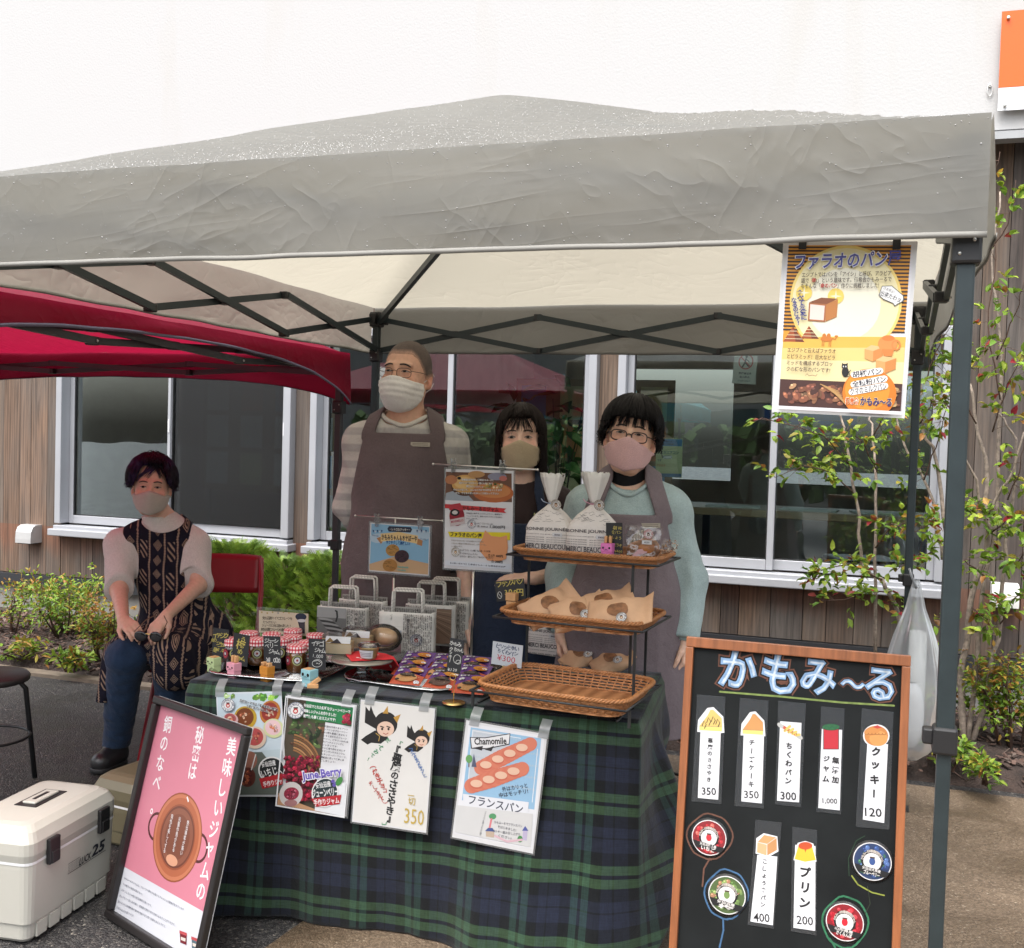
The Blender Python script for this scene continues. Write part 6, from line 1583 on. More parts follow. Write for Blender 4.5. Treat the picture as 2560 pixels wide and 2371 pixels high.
def toast(a):
 a.poly([(570, 1225), (612, 1196), (690, 1215), (696, 1300), (640, 1332), (566, 1312)], (243, 243, 246)); a.poly([(576, 1248), (630, 1262), (628, 1324), (574, 1306)], (228, 182, 134)); a.poly([(578, 1246), (614, 1206), (684, 1220), (632, 1258)], (220, 164, 110)); a.poly([(632, 1260), (686, 1222), (688, 1292), (632, 1324)], (206, 150, 96))
slip([(566, 1120), (714, 1136), (670, 1742), (520, 1720)], [(576, 1320), (690, 1330), (664, 1722), (536, 1700)], 'menu slip with square brown loaf, left one in the lower row', toast, '400', ((554, 1675), (646, 1682)), 48, [('こしょう食パン', (620, 1338), (606, 1625), 27, .02)])
def pud(a):
 a.poly([(782, 1350), (806, 1252), (850, 1240), (896, 1256), (914, 1358), (846, 1364)], (243, 243, 246)); a.poly([(788, 1344), (812, 1262), (886, 1262), (910, 1350), (848, 1360)], (236, 200, 60)); a.ell(850, 1268, 40, 22, (206, 84, 40)); a.poly([(840, 1270), (862, 1272), (850, 1308)], (206, 84, 40))
slip([(776, 1160), (918, 1180), (912, 1780), (766, 1756)], [(792, 1262), (908, 1270), (906, 1754), (782, 1736)], 'menu slip with yellow custard pudding, right one in the lower row', pud, '200', ((800, 1690), (894, 1700)), 48, [('プリン', (852, 1375), (846, 1640), 56, .03)])
def lid(cx, cy, r, label, cols, txt, sub, seed, ry=None):
 x, z = cbq(cx, cy); rr = abs(cbq(cx+r, cy)[0]-x)
 t = thing('jam_lid_badge', label, 'badge', group='round jam badges on the chalkboard', mat=CBM @ Matrix.Translation((x, .0074, z)))
 g = MB(); g.lathe([(rr*1.12, 0), (rr*1.12, .001)], n=36, X=Matrix.Rotation(PI/2, 4, 'X')); g.obj('film', FILM, t)
 a = Art([(-r, -r), (r, -r), (r, r), (-r, r)], 2*rr, 2*rr); bare(a); a.k = 60
 a.ell(0, 0, r, r, (236, 236, 236), n=36); a.ell(0, 0, r*.95, r*.95, tuple(v*.7 for v in cols[0]), n=36)
 q = random.Random(seed)
 for i in range(60):
  an, d = q.uniform(0, 2*PI), r*.84*math.sqrt(q.random()); s_ = q.uniform(.09, .15)*r; c = q.choice(cols)
  a.ell(d*math.cos(an)*.93, d*math.sin(an)*.93, s_, s_*.9, c, q.uniform(0, 3), 10); a.ell(d*math.cos(an)*.93-s_*.3, d*math.sin(an)*.93-s_*.3, s_*.3, s_*.25, tuple(min(255, v*1.4+20) for v in c), 0, 6)
 a.ell(0, -r*.05, r*.58, r*.58, (30, 27, 28), n=30); a.ell(0, 0, r*.46, r*.46, (236, 234, 232), n=26); a.arc('かもみ〜る特製無添加ジャム', 0, -r*.03, r*.53, r*.53, PI*1.02, PI*1.98, r*.15, (220, 210, 200), .02)
 a.ell(0, -r*.02, r*.16, r*.2, cols[0]); a.rect(-r*.13, -r*.26, r*.13, -r*.18, (80, 60, 50))
 k = r*.08; a.poly([(-r*.92, r*.12+k), (r*.92, r*.36+k), (r*.72, r*.66+k), (-r*.74, r*.5+k)], (26, 24, 26)); a.text(sub, (-r*.5, r*.3+k*.6), (r*.45, r*.4+k*.8), r*.18, (236, 232, 228), .02); a.text(txt, (-r*.42, r*.52+k*.6), (r*.4, r*.6+k*.9), r*.24, (240, 236, 232), .03)
 o = a.obj('badge_print', t); o.location = (-rr, 0, rr)
lid(300, 1222, 100, 'strawberry jam badge inside the brown chalk ring', [(206, 50, 60), (170, 34, 44), (226, 110, 100)], 'いちご', '気仙沼階上産', 1)
lid(402, 1550, 108, 'green plum jam badge inside the blue chalk ring', [(120, 150, 84), (150, 170, 100), (90, 120, 60), (180, 130, 100)], '梅', '気仙沼産', 2)
lid(1232, 1358, 112, 'blueberry jam badge on the right of the chalkboard', [(60, 90, 150), (44, 66, 120), (70, 120, 90), (90, 120, 180)], 'ブルーベリー', '気仙沼大島産', 3)
lid(1075, 1705, 110, 'cherry jam badge inside the green chalk ring', [(214, 30, 50), (180, 20, 40), (230, 70, 80)], 'さくらんぼ', '山形県産', 4)
# ================================================================ pink framed board leaning against the table
BLp, BRp = atz(267, 2290, .002), atz(495, 2436, .002); wv = BRp-BLp
def perp(px, py, O): d = _ray(px, py); return CP+d*((O-CP).dot(wv)/d.dot(wv))
TLp = perp(392, 1745, BLp); TRp = perp(627, 1814, BRp)
up_ = ((TLp-BLp)+(TRp-BRp))/2; PW, PH = wv.length, up_.length
PM = frame(BLp+up_, wv, up_)
t = thing('framed_sign', 'pink copper pan sign in a black frame leaning against the table', 'sign', mat=PM)
FRM = mat('black_wood_frame', (.014, .012, .012), .35, var=.1)
fw = .022
for nm, c, d in (('frame_rail', (PW/2, -.002, -fw/2), (PW, .022, fw)), ('frame_rail', (PW/2, -.002, -PH+fw/2), (PW, .022, fw)), ('frame_stile', (fw/2, -.002, -PH/2), (fw, .0215, PH-2*fw-.001)), ('frame_stile', (PW-fw/2, -.002, -PH/2), (fw, .0215, PH-2*fw-.001))):
 g = MB(); g.rbox(c, d, .004); g.obj(nm, FRM, t)
g = MB(); g.box((PW/2, .012, -PH/2), (PW-.01, .004, PH-.01)); g.obj('backing_board', FRM, t)
pc = crop(0, 1700, 2.32)
def pq(x, y):
 p = onplane(pc(x, y), PM.translation, PM.to_3x3() @ Vector((0, -1, 0))); q = PM.inverted() @ p; return q.x, -q.z
class PinkArt(Art):
 def mp(s, x, y): return pq(x, y)
a = PinkArt([(0, 0), (1, 0), (1, 1), (0, 1)], PW, PH); a.g.v = [(v[0], v[1], v[2]) for v in a.g.v]; p0, p1, p2 = a.mp(1000, 800), a.mp(1001, 800), a.mp(1000, 801); a.sx = math.dist(p0, p1); a.sy = math.dist(p0, p2); a.clip = False
PK = (212, 132, 150)
def loc(u, v): return (u*PW, v*PH)
def rawq(pts, col): a.raw([(u*PW, v*PH) for u, v in pts], [tuple(range(len(pts)))], col)
rawq([(.02, .01), (.98, .01), (.98, .99), (.02, .99)], (220, 222, 230)); rawq([(.02, .01), (.98, .01), (.98, .775), (.02, .775)], PK)
# copper pan: oval body, flat bottom and two loop handles, drawn in sheet coordinates
def pe(cx, cy, rx, ry, col, n=40): a.raw([(cx*PW+rx*PW*math.cos(2*PI*i/n), cy*PH+ry*PW*math.sin(2*PI*i/n)) for i in range(n)], [tuple(range(n))], col)
c0, c1 = pq(1010, 912); pcx, pcy = c0/PW, c1/PH
for s_ in (-1, 1):
 q = [(c0+s_*PW*(.23+.08*math.sin(i*PI/12)), c1+PW*(.075*math.cos(i*PI/12))-s_*0) for i in range(13)]
 vs = []
 for i, (x, y) in enumerate(q):
  tx, ty = q[min(i+1, 12)][0]-q[max(i-1, 0)][0], q[min(i+1, 12)][1]-q[max(i-1, 0)][1]; L = math.hypot(tx, ty)+1e-9; vs += [(x-ty/L*.004, y+tx/L*.004), (x+ty/L*.004, y-tx/L*.004)]
 a.raw(vs, [(2*i, 2*i+1, 2*i+3, 2*i+2) for i in range(12)], (90, 50, 50))
for r_, col in ((.245, (150, 84, 58)), (.236, (196, 122, 90)), (.216, (176, 102, 72)), (.18, (150, 84, 60)), (.17, (112, 66, 54)), (.158, (140, 88, 70)), (.126, (126, 78, 62))): pe(pcx, pcy, r_, r_*1.02, col)
pe(pcx, pcy+.1, .06, .03, (216, 160, 130))
W_ = (246, 244, 246)
a.vtext('美味しいジャムの', (1340, 325), (1135, 1290), 100, W_, .012, 0, .82, -.12)
a.vtext('秘密は、', (1152, 265), (1072, 690), 96, W_, .012, 0, .82, -.12)
a.vtext('銅のなべ。', (968, 200), (862, 765), 96, W_, .012, 0, .82, -.12)
for l, p, q in (('熱伝導率が高い', (1078, 815), (1034, 1020)), ('抗菌作用がある', (1030, 795), (988, 1000)), ('発色を美しくする', (986, 780), (936, 1005))): a.vtext(l, p, q, 27, (230, 226, 226), .01, 0, .8, -.15)
for i, l in enumerate(('かもみーるのジャムは、フルーツの華やかな香りとフレッシュな酸味が生きています。', 'その魅力の秘密は銅のなべ。', 'ステンレスの18倍も熱伝導率が高いから、', '熱ムラなく一気に火が通り、短時間で素材の良さを封じ込めることができます。', '銅イオンには抗菌作用や素材を色鮮やかに保つ効果もあるんですよ。', 'お手入れは大変ですが!')):
 x0, y0 = 706-i*9, 1150+i*34; L = len(l)*9.6
 a.text(l, (x0, y0), (x0+L*.93, y0+L*.50), 15, (120, 122, 136), .0, res=1)
for x, y, c in ((1050, 1490, (120, 40, 50)), (1118, 1525, (90, 110, 120))):
 a.poly([(x-22, y-20), (x+18, y-4), (x+16, y+50), (x-20, y+36)], c); a.poly([(x-24, y-36), (x+18, y-20), (x+20, y-2), (x-24, y-18)], (190, 80, 84)); a.poly([(x-16, y+2), (x+12, y+12), (x+10, y+30), (x-16, y+20)], (220, 210, 200))
o = a.obj('sign_print', t, m=GLOSSP); o.location = (0, .0095, 0)
# ================================================================ cool boxes and seats
COOL = mat('cream_cooler_plastic', (.45, .435, .385), .35, var=.06, vs=3, bs=.03); OLV = mat('olive_cooler_plastic', (.14, .12, .07), .4, var=.08)
BLKP = mat('black_plastic', (.012, .012, .013), .4)
def cooler(name, label, mtx, L, W, H, m, logo=False, lidh=.1):
 t = thing(name, label, 'cool box', mat=mtx)     # local x along the long face, y to the back, z up; origin at the near bottom corner
 g = MB()
 def lay(z, i, r):
  pts = []
  for cx, cy, a0 in ((L-i-r, W-i-r, 0), (i+r, W-i-r, 90), (i+r, i+r, 180), (L-i-r, i+r, 270)):
   for k in range(5): an = R(a0+22.5*k); pts.append((cx+r*math.cos(an), cy+r*math.sin(an), z))
  return pts
 rings = [lay(.002, .022, .02), lay(.012, .014, .025), lay(.055, .011, .025), lay(.058, .006, .025), lay(H-lidh-.02, .0, .03), lay(H-lidh-.004, .0, .03)]
 n = 20; vs = [p for r_ in rings for p in r_]
 fs = [tuple(range(n-1, -1, -1))]+[(i*n+k, i*n+(k+1) % n, (i+1)*n+(k+1) % n, (i+1)*n+k) for i in range(len(rings)-1) for k in range(n)]+[tuple((len(rings)-1)*n+k for k in range(n))]
 g.smooth = False; g.add(vs, fs);
 for k in range(6): g.box((L*.16+L*.136*k, .0085, .03), (L*.1, .006, .04))
 g.obj('body', m, t)
 g = MB(); rings = [lay(H-lidh+.0, .001, .03), lay(H-lidh+.022, -.004, .034), lay(H-lidh+.055, -.004, .034), lay(H-.018, .01, .03), lay(H-.004, .03, .03), lay(H, .05, .03)]
 vs = [p for r_ in rings for p in r_]; fs = [tuple(range(n-1, -1, -1))]+[(i*n+k, i*n+(k+1) % n, (i+1)*n+(k+1) % n, (i+1)*n+k) for i in range(len(rings)-1) for k in range(n)]+[tuple((len(rings)-1)*n+k for k in range(n))]
 g.add(vs, fs); ld = g.obj('lid', m, t)
 g = MB(); rings = [lay(H-lidh-.006, .0-.0015, .03), lay(H-lidh+.002, -.0015, .03)]; vs = [p for r_ in rings for p in r_]; g.add(vs, [(k, (k+1) % n, n+(k+1) % n, n+k) for k in range(n)]); g.obj('gasket_band', mat('white_band', (.7, .7, .7), .4), t)
 for x in (L*.22, L*.80):
  g = MB(); g.rbox((x, -.010, H-lidh+.012), (.05, .014, .075), .004); g.rbox((x, -.016, H-lidh-.006), (.034, .008, .036), .003); g.obj('latch', BLKP if logo else m, t)
 g = MB(); g.rbox((L*.55, W*.5, H+.0012), (.15, .075, .002), .001); g.cur = 1; g.rbox((L*.55, W*.5, H+.005), (.115, .045, .008), .004); g.cur = 0; g.rbox((L*.55, W*.5, H+.0094), (.07, .012, .0012), .0005); g.obj('handle', [BLKP, m], ld)
 if logo:
  a = Art([(0, 0), (260, 0), (260, 90), (0, 90)], .2, .07); bare(a); a.k = 4
  a.text('25', (164, 36), (250, 36), 44, (40, 44, 56), .03, shear=.25); a.text('LUCK', (80, 46), (158, 46), 28, (60, 62, 70), .02, shear=.25); a.line([(6, 64), (256, 64)], 2.2, (50, 52, 60)); a.line([(6, 26), (84, 26)], 1.5, (50, 52, 60))
  for i in range(5): a.text('HARD COOLER BOX LIGHT AND STRONG', (8, 33+i*6), (80, 33+i*6), 3.6, (90, 92, 98), 0, res=1)
  o = a.obj('printed_logo', t); o.location = (L*.4, -.0015, .19)
 return t
A0, B0 = atz(76, 2366, 0), atz(284, 2219, 0); ax_ = B0-A0; L0 = ax_.length+.02
Mx = Matrix.Translation(A0-ax_.normalized()*.01) @ Matrix.Rotation(math.atan2(ax_.y, ax_.x), 4, 'Z')
cooler('cooler_box', 'cream hard cool box with black latches at the front left corner', Mx, L0, .27, .335, COOL, True)
cooler('cooler_box', 'olive drab cool box tucked behind the cream one', Matrix.Translation((-2.50, .93, 0)) @ Matrix.Rotation(R(83), 4, 'Z'), .42, .22, .25, OLV)
def stool(label, p, seat_m=None, a0=0.):
 t = thing('stool', label, 'stool', (p[0], p[1], 0), a0)
 g = MB(); g.lathe([(.15, .425), (.163, .43), (.165, .445), (.158, .455), (.05, .46)], n=28); g.obj('seat', mat('dark_seat_vinyl', (.03, .026, .025), .45), t)
 for i in range(4):
  an = PI/4+i*PI/2; c, s_ = math.cos(an), math.sin(an)
  g = MB(); g.tube([(c*.11, s_*.11, .43), (c*.15, s_*.15, .38), (c*.19, s_*.19, .0)], .0105); g.obj('leg', BLACKMETAL, t)
 g = MB(); g.tube([(.165*math.cos(i*PI/12), .165*math.sin(i*PI/12), .2) for i in range(24)], .006, 6, closed=True); g.obj('ring_brace', BLACKMETAL, t)
stool('black round stool cut off by the left edge', (-3.51, 1.27), a0=.2)
stool('black round stool half hidden behind the chalkboard and the table', (-.90, 1.81), a0=.75)
REDP = mat('red_enamel', (.26, .012, .02), .35, var=.06);
def chair():
 t = thing('folding_chair', 'red folding chair the woman in the patterned tunic sits on', 'chair', (-2.98, 2.0, 0), R(24))
 g = MB(); g.rbox((0, 0, .425), (.42, .4, .035), .014); g.obj('seat', mat('red_vinyl', (.2, .012, .02), .4), t)
 g = MB()
 def bk(u, v): x = (u-.5)*.40; return (x, .235+.025*(1-(2*u-1)**2)*1+.05*v, .70+.17*v+.01*(1-(2*u-1)**4)*(v-.5))
 g.grid(bk, 14, 6); g.obj('backrest', REDP, t, solid=.016)
 for s_ in (-1, 1):
  g = MB(); g.tube([(s_*.225, -.25, .012), (s_*.215, .05, .42), (s_*.21, .22, .70), (s_*.2, .275, .86)], .0125); g.obj('front_leg', REDP, t)
  g = MB(); g.tube([(s_*.195, .3, .012), (s_*.195, .12, .3), (s_*.2, -.02, .41)], .0125); g.obj('rear_leg', REDP, t)
  g = MB(); g.rbox((s_*.212, .1, .47), (.012, .05, .13), .004, (R(-30), 0, 0)); g.obj('hinge_plate', REDP, t)
 g = MB(); g.tube([(-.222, -.19, .10), (.222, -.19, .10)], .01); g.obj('stretcher', REDP, t)
 g = MB(); g.tube([(-.2, .255, .08), (.2, .255, .08)], .01); g.obj('stretcher', REDP, t)
chair()
# ================================================================ goods on the table
TZ = TH+.0052
def at_t(px, py, dz=0.): return atz(px, py, TZ+dz)
FOIL = mat('silver_foil', (.5, .5, .5), .18, 1., var=.05, bs=.5, bscale=60, bd=.004)
def foil_tray(name, label, quad, h=.018):
 P = [at_t(*q) for q in quad]; ex = ((P[1]-P[0])+(P[2]-P[3]))/2; ey = ((P[3]-P[0])+(P[2]-P[1]))/2
 c = sum(P, Vector())/4; W, D = ex.length, ey.length; an = math.atan2(ex.y, ex.x)
 t = thing(name, label, 'tray', c, an); g = MB()
 n = 72
 def ring(w, d, z, wav=0):
  pts = []
  for i in range(n):
   a = 2*PI*i/n; k = 5.; cx = abs(math.cos(a))**(2/k)*math.copysign(1, math.cos(a)); cy = abs(math.sin(a))**(2/k)*math.copysign(1, math.sin(a))
   pts.append((cx*w/2, cy*d/2, z+wav*math.sin(i*1.9)*.5+wav*math.sin(i*3.7)*.5))
  return pts
 rs = [ring(W*.86, D*.82, .0015), ring(W*.9, D*.86, .003), ring(W*.95, D*.93, h*.8), ring(W*.985, D*.975, h, .0008), ring(W, D, h*.8, .0012)]
 vs = [p for r_ in rs for p in r_]; g.smooth = True
 g.add(vs, [tuple(range(n))]+[(i*n+k, i*n+(k+1) % n, (i+1)*n+(k+1) % n, (i+1)*n+k) for i in range(4) for k in range(n)]); o = g.obj('tray_foil', FOIL, t, solid=.001); return t
foil_tray('serving_tray', 'silver foil tray under the jam jars', [(548, 1697), (838, 1722), (868, 1655), (590, 1632)])
foil_tray('serving_tray', 'silver foil tray of cookie packets at the middle of the table', [(900, 1712), (1192, 1752), (1228, 1662), (960, 1628)])
# ---- jam jars
def gingham():
 m, nt, b = newmat('red_gingham'); v = obco(nt, (1, 1, 1)); s = nd(nt, 'ShaderNodeSeparateXYZ', {0: v})
 f = lambda x: mth(nt, 'GREATER_THAN', mth(nt, 'FRACT', mth(nt, 'ADD', mth(nt, 'MULTIPLY', x, 85.), .2)), .5)
 an = mth(nt, 'ARCTAN2', s.outputs[1], s.outputs[0]); top = mth(nt, 'GREATER_THAN', s.outputs[2], .0875)
 a1 = f(s.outputs[0]); a2 = f(s.outputs[1]); b1 = f(mth(nt, 'MULTIPLY', an, .037)); b2 = f(s.outputs[2])
 u = nd(nt, 'ShaderNodeMix', {0: top, 2: b1, 3: a1}).outputs[0]; w_ = nd(nt, 'ShaderNodeMix', {0: top, 2: b2, 3: a2}).outputs[0]
 k = mth(nt, 'MULTIPLY', mth(nt, 'ADD', u, w_), .5)
 nt.links.new(ramp(nt, k, [(.0, (.7, .66, .64)), (.5, (.58, .13, .15)), (1., (.42, .02, .035))]), b.inputs['Base Color']); b.inputs['Roughness'].default_value = .6; return m
GING = gingham()
GLJ = clear('jar_glass', (.95, .96, .95), .05, .03)
JAMC = {'amber': mat('amber_jam', (.24, .085, .015), .15, var=.3, vs=40), 'dark': mat('dark_berry_jam', (.055, .006, .012), .15, var=.3, vs=40), 'red': mat('red_jam', (.2, .012, .015), .15, var=.3, vs=40)}
def jar(px, py, label, jam, rz, stick='white'):
 p = at_t(px, py, .0025)
 t = thing('jam_jar', label, 'jam jar', p, rz, group='jam jars with gingham lids')
 prof = [(.026, .0), (.031, .004), (.0335, .014), (.034, .03), (.033, .055), (.029, .068), (.026, .072)]
 g = MB(); g.lathe([(r_-.002, z+.002) for r_, z in prof[:-1]]+[(.024, .066)], n=24); g.obj('jam', JAMC[jam], t)
 g = MB(); g.lathe(prof+[(.026, .08)], n=24); g.obj('jar_glass', GLJ, t)
 g = MB()
 def cap_(u, v):
  a = 2*PI*u;
  prof2 = [(0, .0905), (.02, .0905), (.029, .089), (.0315, .084), (.0315, .072), (.033, .068)]
  i = min(4, int(v*5)); f = v*5-i; r_ = prof2[i][0]+(prof2[i+1][0]-prof2[i][0])*f; z = prof2[i][1]+(prof2[i+1][1]-prof2[i][1])*f
  return (r_*math.cos(a), r_*math.sin(a), z)
 g.grid(cap_, 28, 15); g.obj('cloth_lid', GING, t)
 # hand-stuck labels wrapping the glass
 def wrap(a0, z0, w_, h_, cols, txt):
  g = MB()
  for k, (s_, c) in enumerate(cols):
   g.col = S(*c)
   n = 18; g.add([((.0345+.00012*k)*math.cos(a0+w_*s_*math.cos(2*PI*i/n)/.034), (.0345+.00012*k)*math.sin(a0+w_*s_*math.cos(2*PI*i/n)/.034), z0+h_*s_*math.sin(2*PI*i/n)) for i in range(n)], [tuple(range(n))])
  g.obj('label', PRINT, t)
 wrap(-PI/2+.35, .045, .017, .0175, [(1, (60, 56, 40) if stick == 'white' else (150, 30, 50)), (.94, (190, 190, 120) if stick == 'white' else (170, 40, 60)), (.72, (30, 28, 34)), (.55, (232, 230, 230)), (.22, (170, 60, 60))], '')
 wrap(-PI/2-.62, .043, .012, .016, [(1, (150, 26, 44)), (.75, (196, 60, 76)), (.5, (60, 40, 70)), (.3, (226, 220, 222))], '')
 return t
for a_ in ((740, 1681, 'amber jam jar with two round labels nearest the table edge', 'amber', R(15)), (642, 1663, 'amber jam jar standing between the plum and June berry price cards', 'amber', R(12)), (583, 1663, 'dark jam jar partly hidden behind the plum price card', 'dark', R(20)), (702, 1661, 'dark jam jar hidden behind the June berry price card', 'dark', R(5)),
   (769, 1670, 'jam jar peeking out beside the strawberry price card', 'red', R(12)), (621, 1644, 'jam jar in the back row, leftmost gingham lid', 'amber', R(0)), (678, 1648, 'jam jar in the back row below the cream handwritten card', 'red', R(30)), (730, 1655, 'jam jar right behind the frontmost jar', 'dark', R(10)), (731, 1637, 'jam jar farthest back against the acrylic card', 'amber', R(8)), (788, 1650, 'jam jar in the back row next to the cheesecake box', 'red', R(18))): jar(*a_)
# ---- animal clips and black price cards
SLATE = mat('slate_card', (.02, .021, .024), .6, var=.1)
TAN = mat('pale_beech', (.55, .30, .13), .5, var=.15, vs=30)
def paint(n, c): return mat(n+'_painted_wood', c, .5, var=.05)
def card(name, label, quadpx, Y, draw, group='black handwritten price cards', lean=0., bg=(38, 40, 44), cat='price card', dz=None):
 P = [aty(q[0], q[1], Y) for q in quadpx]; ex = ((P[1]-P[0])+(P[2]-P[3]))/2; ey = ((P[0]-P[3])+(P[1]-P[2]))/2; W, H = ex.length, ey.length
 M = frame(P[0], ex, ey)
 a = Art(quadpx, W, H, bg); draw(a); o = a.obj(name, m=GLOSSP if bg[0] > 60 else PRINT); o.matrix_world = M; tag(o, label, cat, group); return o
YL, WT = (214, 196, 96), (226, 226, 222)
def cz(x, y): return (500+x/4.9875, 1490+y/4.9875)
def c1(a):
 a.hand('イチジク', cz(165, 480), cz(340, 495), 14, YL); a.hand('紅の', cz(145, 545), cz(195, 545), 9, YL); a.hand('ジャム', cz(200, 585), cz(335, 600), 13, YL); a.line([cz(215, 625), cz(330, 620)], 1., YL); a.hand('皇¥1.000', cz(170, 660), cz(335, 685), 11, YL)
def c2(a):
 a.hand('う', cz(515, 545), cz(560, 545), 13, YL); a.char('梅', *cz(510, 610), 25, YL, .01, .1); a.char('め', *cz(500, 695), 14, YL, .01); a.hand('ジャム', cz(430, 760), cz(560, 790), 13, YL)
def c3(a):
 a.hand('ジューン', cz(810, 555), cz(970, 565), 12, WT); a.hand('ベリー', cz(805, 625), cz(970, 620), 12, WT); a.hand('ジャム', cz(860, 690), cz(985, 700), 12, WT); a.hand('¥1.000', cz(820, 800), cz(990, 805), 15, WT)
def c4(a):
 a.hand('イチゴ', cz(1400, 590), cz(1550, 600), 13, WT); a.hand('ジャム', cz(1450, 680), cz(1575, 695), 12, WT); a.hand('1.000', cz(1420, 750), cz(1555, 760), 11, WT, .0); a.ring(*cz(1490, 845), 12, 9, 1.2, WT); a.line([cz(1440, 820), cz(1500, 810), cz(1540, 840)], 1.2, WT); a.ell(*cz(1490, 845), 1.5, 1.5, WT); a.ell(*cz(1515, 850), 1.5, 1.5, WT)
cards = [([cz(165, 395), cz(352, 425), cz(340, 770), cz(132, 740)], (545, 1668), c1, 'fig jam', 'yellow lettered black card in the green clip'),
   ([cz(425, 458), cz(622, 500), cz(590, 890), cz(388, 850)], (588, 1680), c2, 'plum', 'yellow lettered black plum card in the pink clip'),
   ([cz(788, 500), cz(1000, 508), cz(1000, 908), cz(785, 898)], (668, 1690), c3, 'june', 'white lettered black June berry card in the orange clip'),
   ([cz(1352, 530), cz(1570, 545), cz(1602, 930), cz(1392, 915)], (775, 1700), c4, 'straw', 'white lettered black strawberry card in the blue clip')]
CY = []
for q, b, dr, _, lb in cards:
 Y = at_t(*b).y+.012; card('price_card', lb, q, Y, dr)
def clip_animal(px, py, label, m, kind, rz=R(-18), s=1.):
 p = at_t(px, py); t = thing('clip_stand', label, 'clip stand', p, rz, group='wooden animal card clips'); X = lambda *v: tuple(c*s for c in v)
 g = MB(); g.rbox(X(0, .0, .011), X(.033, .028, .021), .0012); g.obj('body', m, t)
 g = MB(); g.rbox(X(0, -.001, .0345), X(.036, .031, .025), .0014); h_ = g.obj('head', m, t)
 f = MB(); y = -.0167*s
 eye = (.0035 if kind != 'blue' else .005)*s
 if kind != 'orange':
  for sx in (-1, 1): f.ball((sx*.010*s, y, .034*s), (eye, .0006, eye), 8, 6)
  f.tube([(-.003*s, y-.0003, .031*s), (0, y-.0004, .0285*s), (.003*s, y-.0003, .031*s)], .0005*s, 4); f.tube([(-.008*s, y-.0003, .0285*s), (-.004*s, y-.0003, .0265*s), (0, y-.0003, .0285*s), (.004*s, y-.0003, .0265*s), (.008*s, y-.0003, .0285*s)], .0005*s, 4)
 else:
  for sx in (-.004, .004): f.ball((sx*s, y, .033*s), (.0008, .0004, .0008), 6, 4)
 f.obj('face', DARKEYE, h_)
 if kind == 'pink' or kind == 'magenta':
  for sx in (-.007, .007): g = MB(); g.rbox(X(sx, .002, .058), X(.009, .014, .022), .003); g.obj('ear', TAN, h_)
 if kind == 'green':
  for sx in (-.008, .0, .008): g = MB(); g.rbox(X(sx, 0, .0487), X(.006, .024, .003), .001); g.obj('comb', TAN, h_)
 if kind == 'orange':
  for sx in (-.012, .012):
   g = MB(); g.rbox(X(sx, -.004, .053), X(.012, .016, .012), .002); e = g.obj('eye_block', TAN, h_); g = MB(); g.ball(X(sx, -.0122, .053), (.0026*s, .0008, .0026*s), 8, 6); g.obj('pupil', DARKEYE, h_)
 if kind == 'blue':
  g = MB(); g.rbox(X(-.004, 0, .0475), X(.024, .022, .002), .0005); g.obj('hair_patch', TAN, h_)
  g = MB(); g.rbox(X(.024, -.004, .016), X(.01, .034, .011), .0015, (R(35), 0, R(-35))); g.obj('arm', TAN, t)
  g = MB(); g.rbox(X(-.022, .006, .008), X(.01, .03, .011), .0015, (0, 0, R(25))); g.obj('arm', TAN, t)
  g = MB(); g.rbox(X(.024, -.01, .006), X(.011, .03, .011), .0015, (0, 0, R(-50))); g.obj('foot', TAN, t)
 return t
clip_animal(535, 1680, 'pale green wooden animal clip at the left end of the row', paint('green', (.40, .50, .25)), 'green')
clip_animal(585, 1694, 'pink wooden rabbit clip holding the plum card', paint('pink', (.62, .28, .35)), 'pink')
clip_animal(668, 1703, 'orange wooden frog clip in front of the jars', paint('orange', (.48, .19, .02)), 'orange')
clip_animal(774, 1716, 'pale blue wooden animal clip with tan arms', paint('blue', (.25, .47, .52)), 'blue', s=1.12)
# ---- cream card in an acrylic holder
ACR = clear('acrylic', (.9, .97, .95), .05, .02)
YC = 1.16
def c5(a):
 q = random.Random(2)
 for i in range(9): a.ell(*cz(770+i*68, 205+(i % 2)*10), 2.2, 2.2, q.choice([(200, 170, 110), (150, 150, 150), (220, 190, 130)]))
 for l, p, r_ in (('気仙沼産のイチゴフルーツを', (775, 275), (1150, 285)), ('たっぷり使い', (775, 325), (940, 330)), ('ジュースと共に詰めました!', (760, 365), (1130, 375)), ('気仙沼産フルーツの醍醐味', (745, 415), (1100, 425))): a.hand(l, cz(*p), cz(*r_), 7.5, (70, 60, 50), .01)
 a.poly([cz(1200, 240), cz(1310, 250), cz(1290, 470), cz(1240, 460)], (70, 72, 80)); a.ell(*cz(1258, 262), 14, 9, (50, 60, 80)); a.ell(*cz(1262, 310), 11, 4, (220, 220, 220))
quad = [cz(735, 182), cz(1352, 225), cz(1330, 500), cz(715, 455)]
o = card('handwritten_card', 'cream handwritten card with painted corner standing behind the jars', quad, YC, c5, None, bg=(232, 216, 188), cat='card')
P = [aty(*q, YC+.004) for q in quad]; t = thing('acrylic_holder', 'clear acrylic holder behind the cream handwritten card', 'card holder', (P[3].x, YC+.004, TZ))
g = MB(); W_ = (P[1]-P[0]).length; g.box((W_/2, .003, .075), (W_+.012, .002, .15)); g.box((W_/2, -.02, .001), (W_+.012, .05, .002)); g.obj('acrylic_sheet', ACR, t)
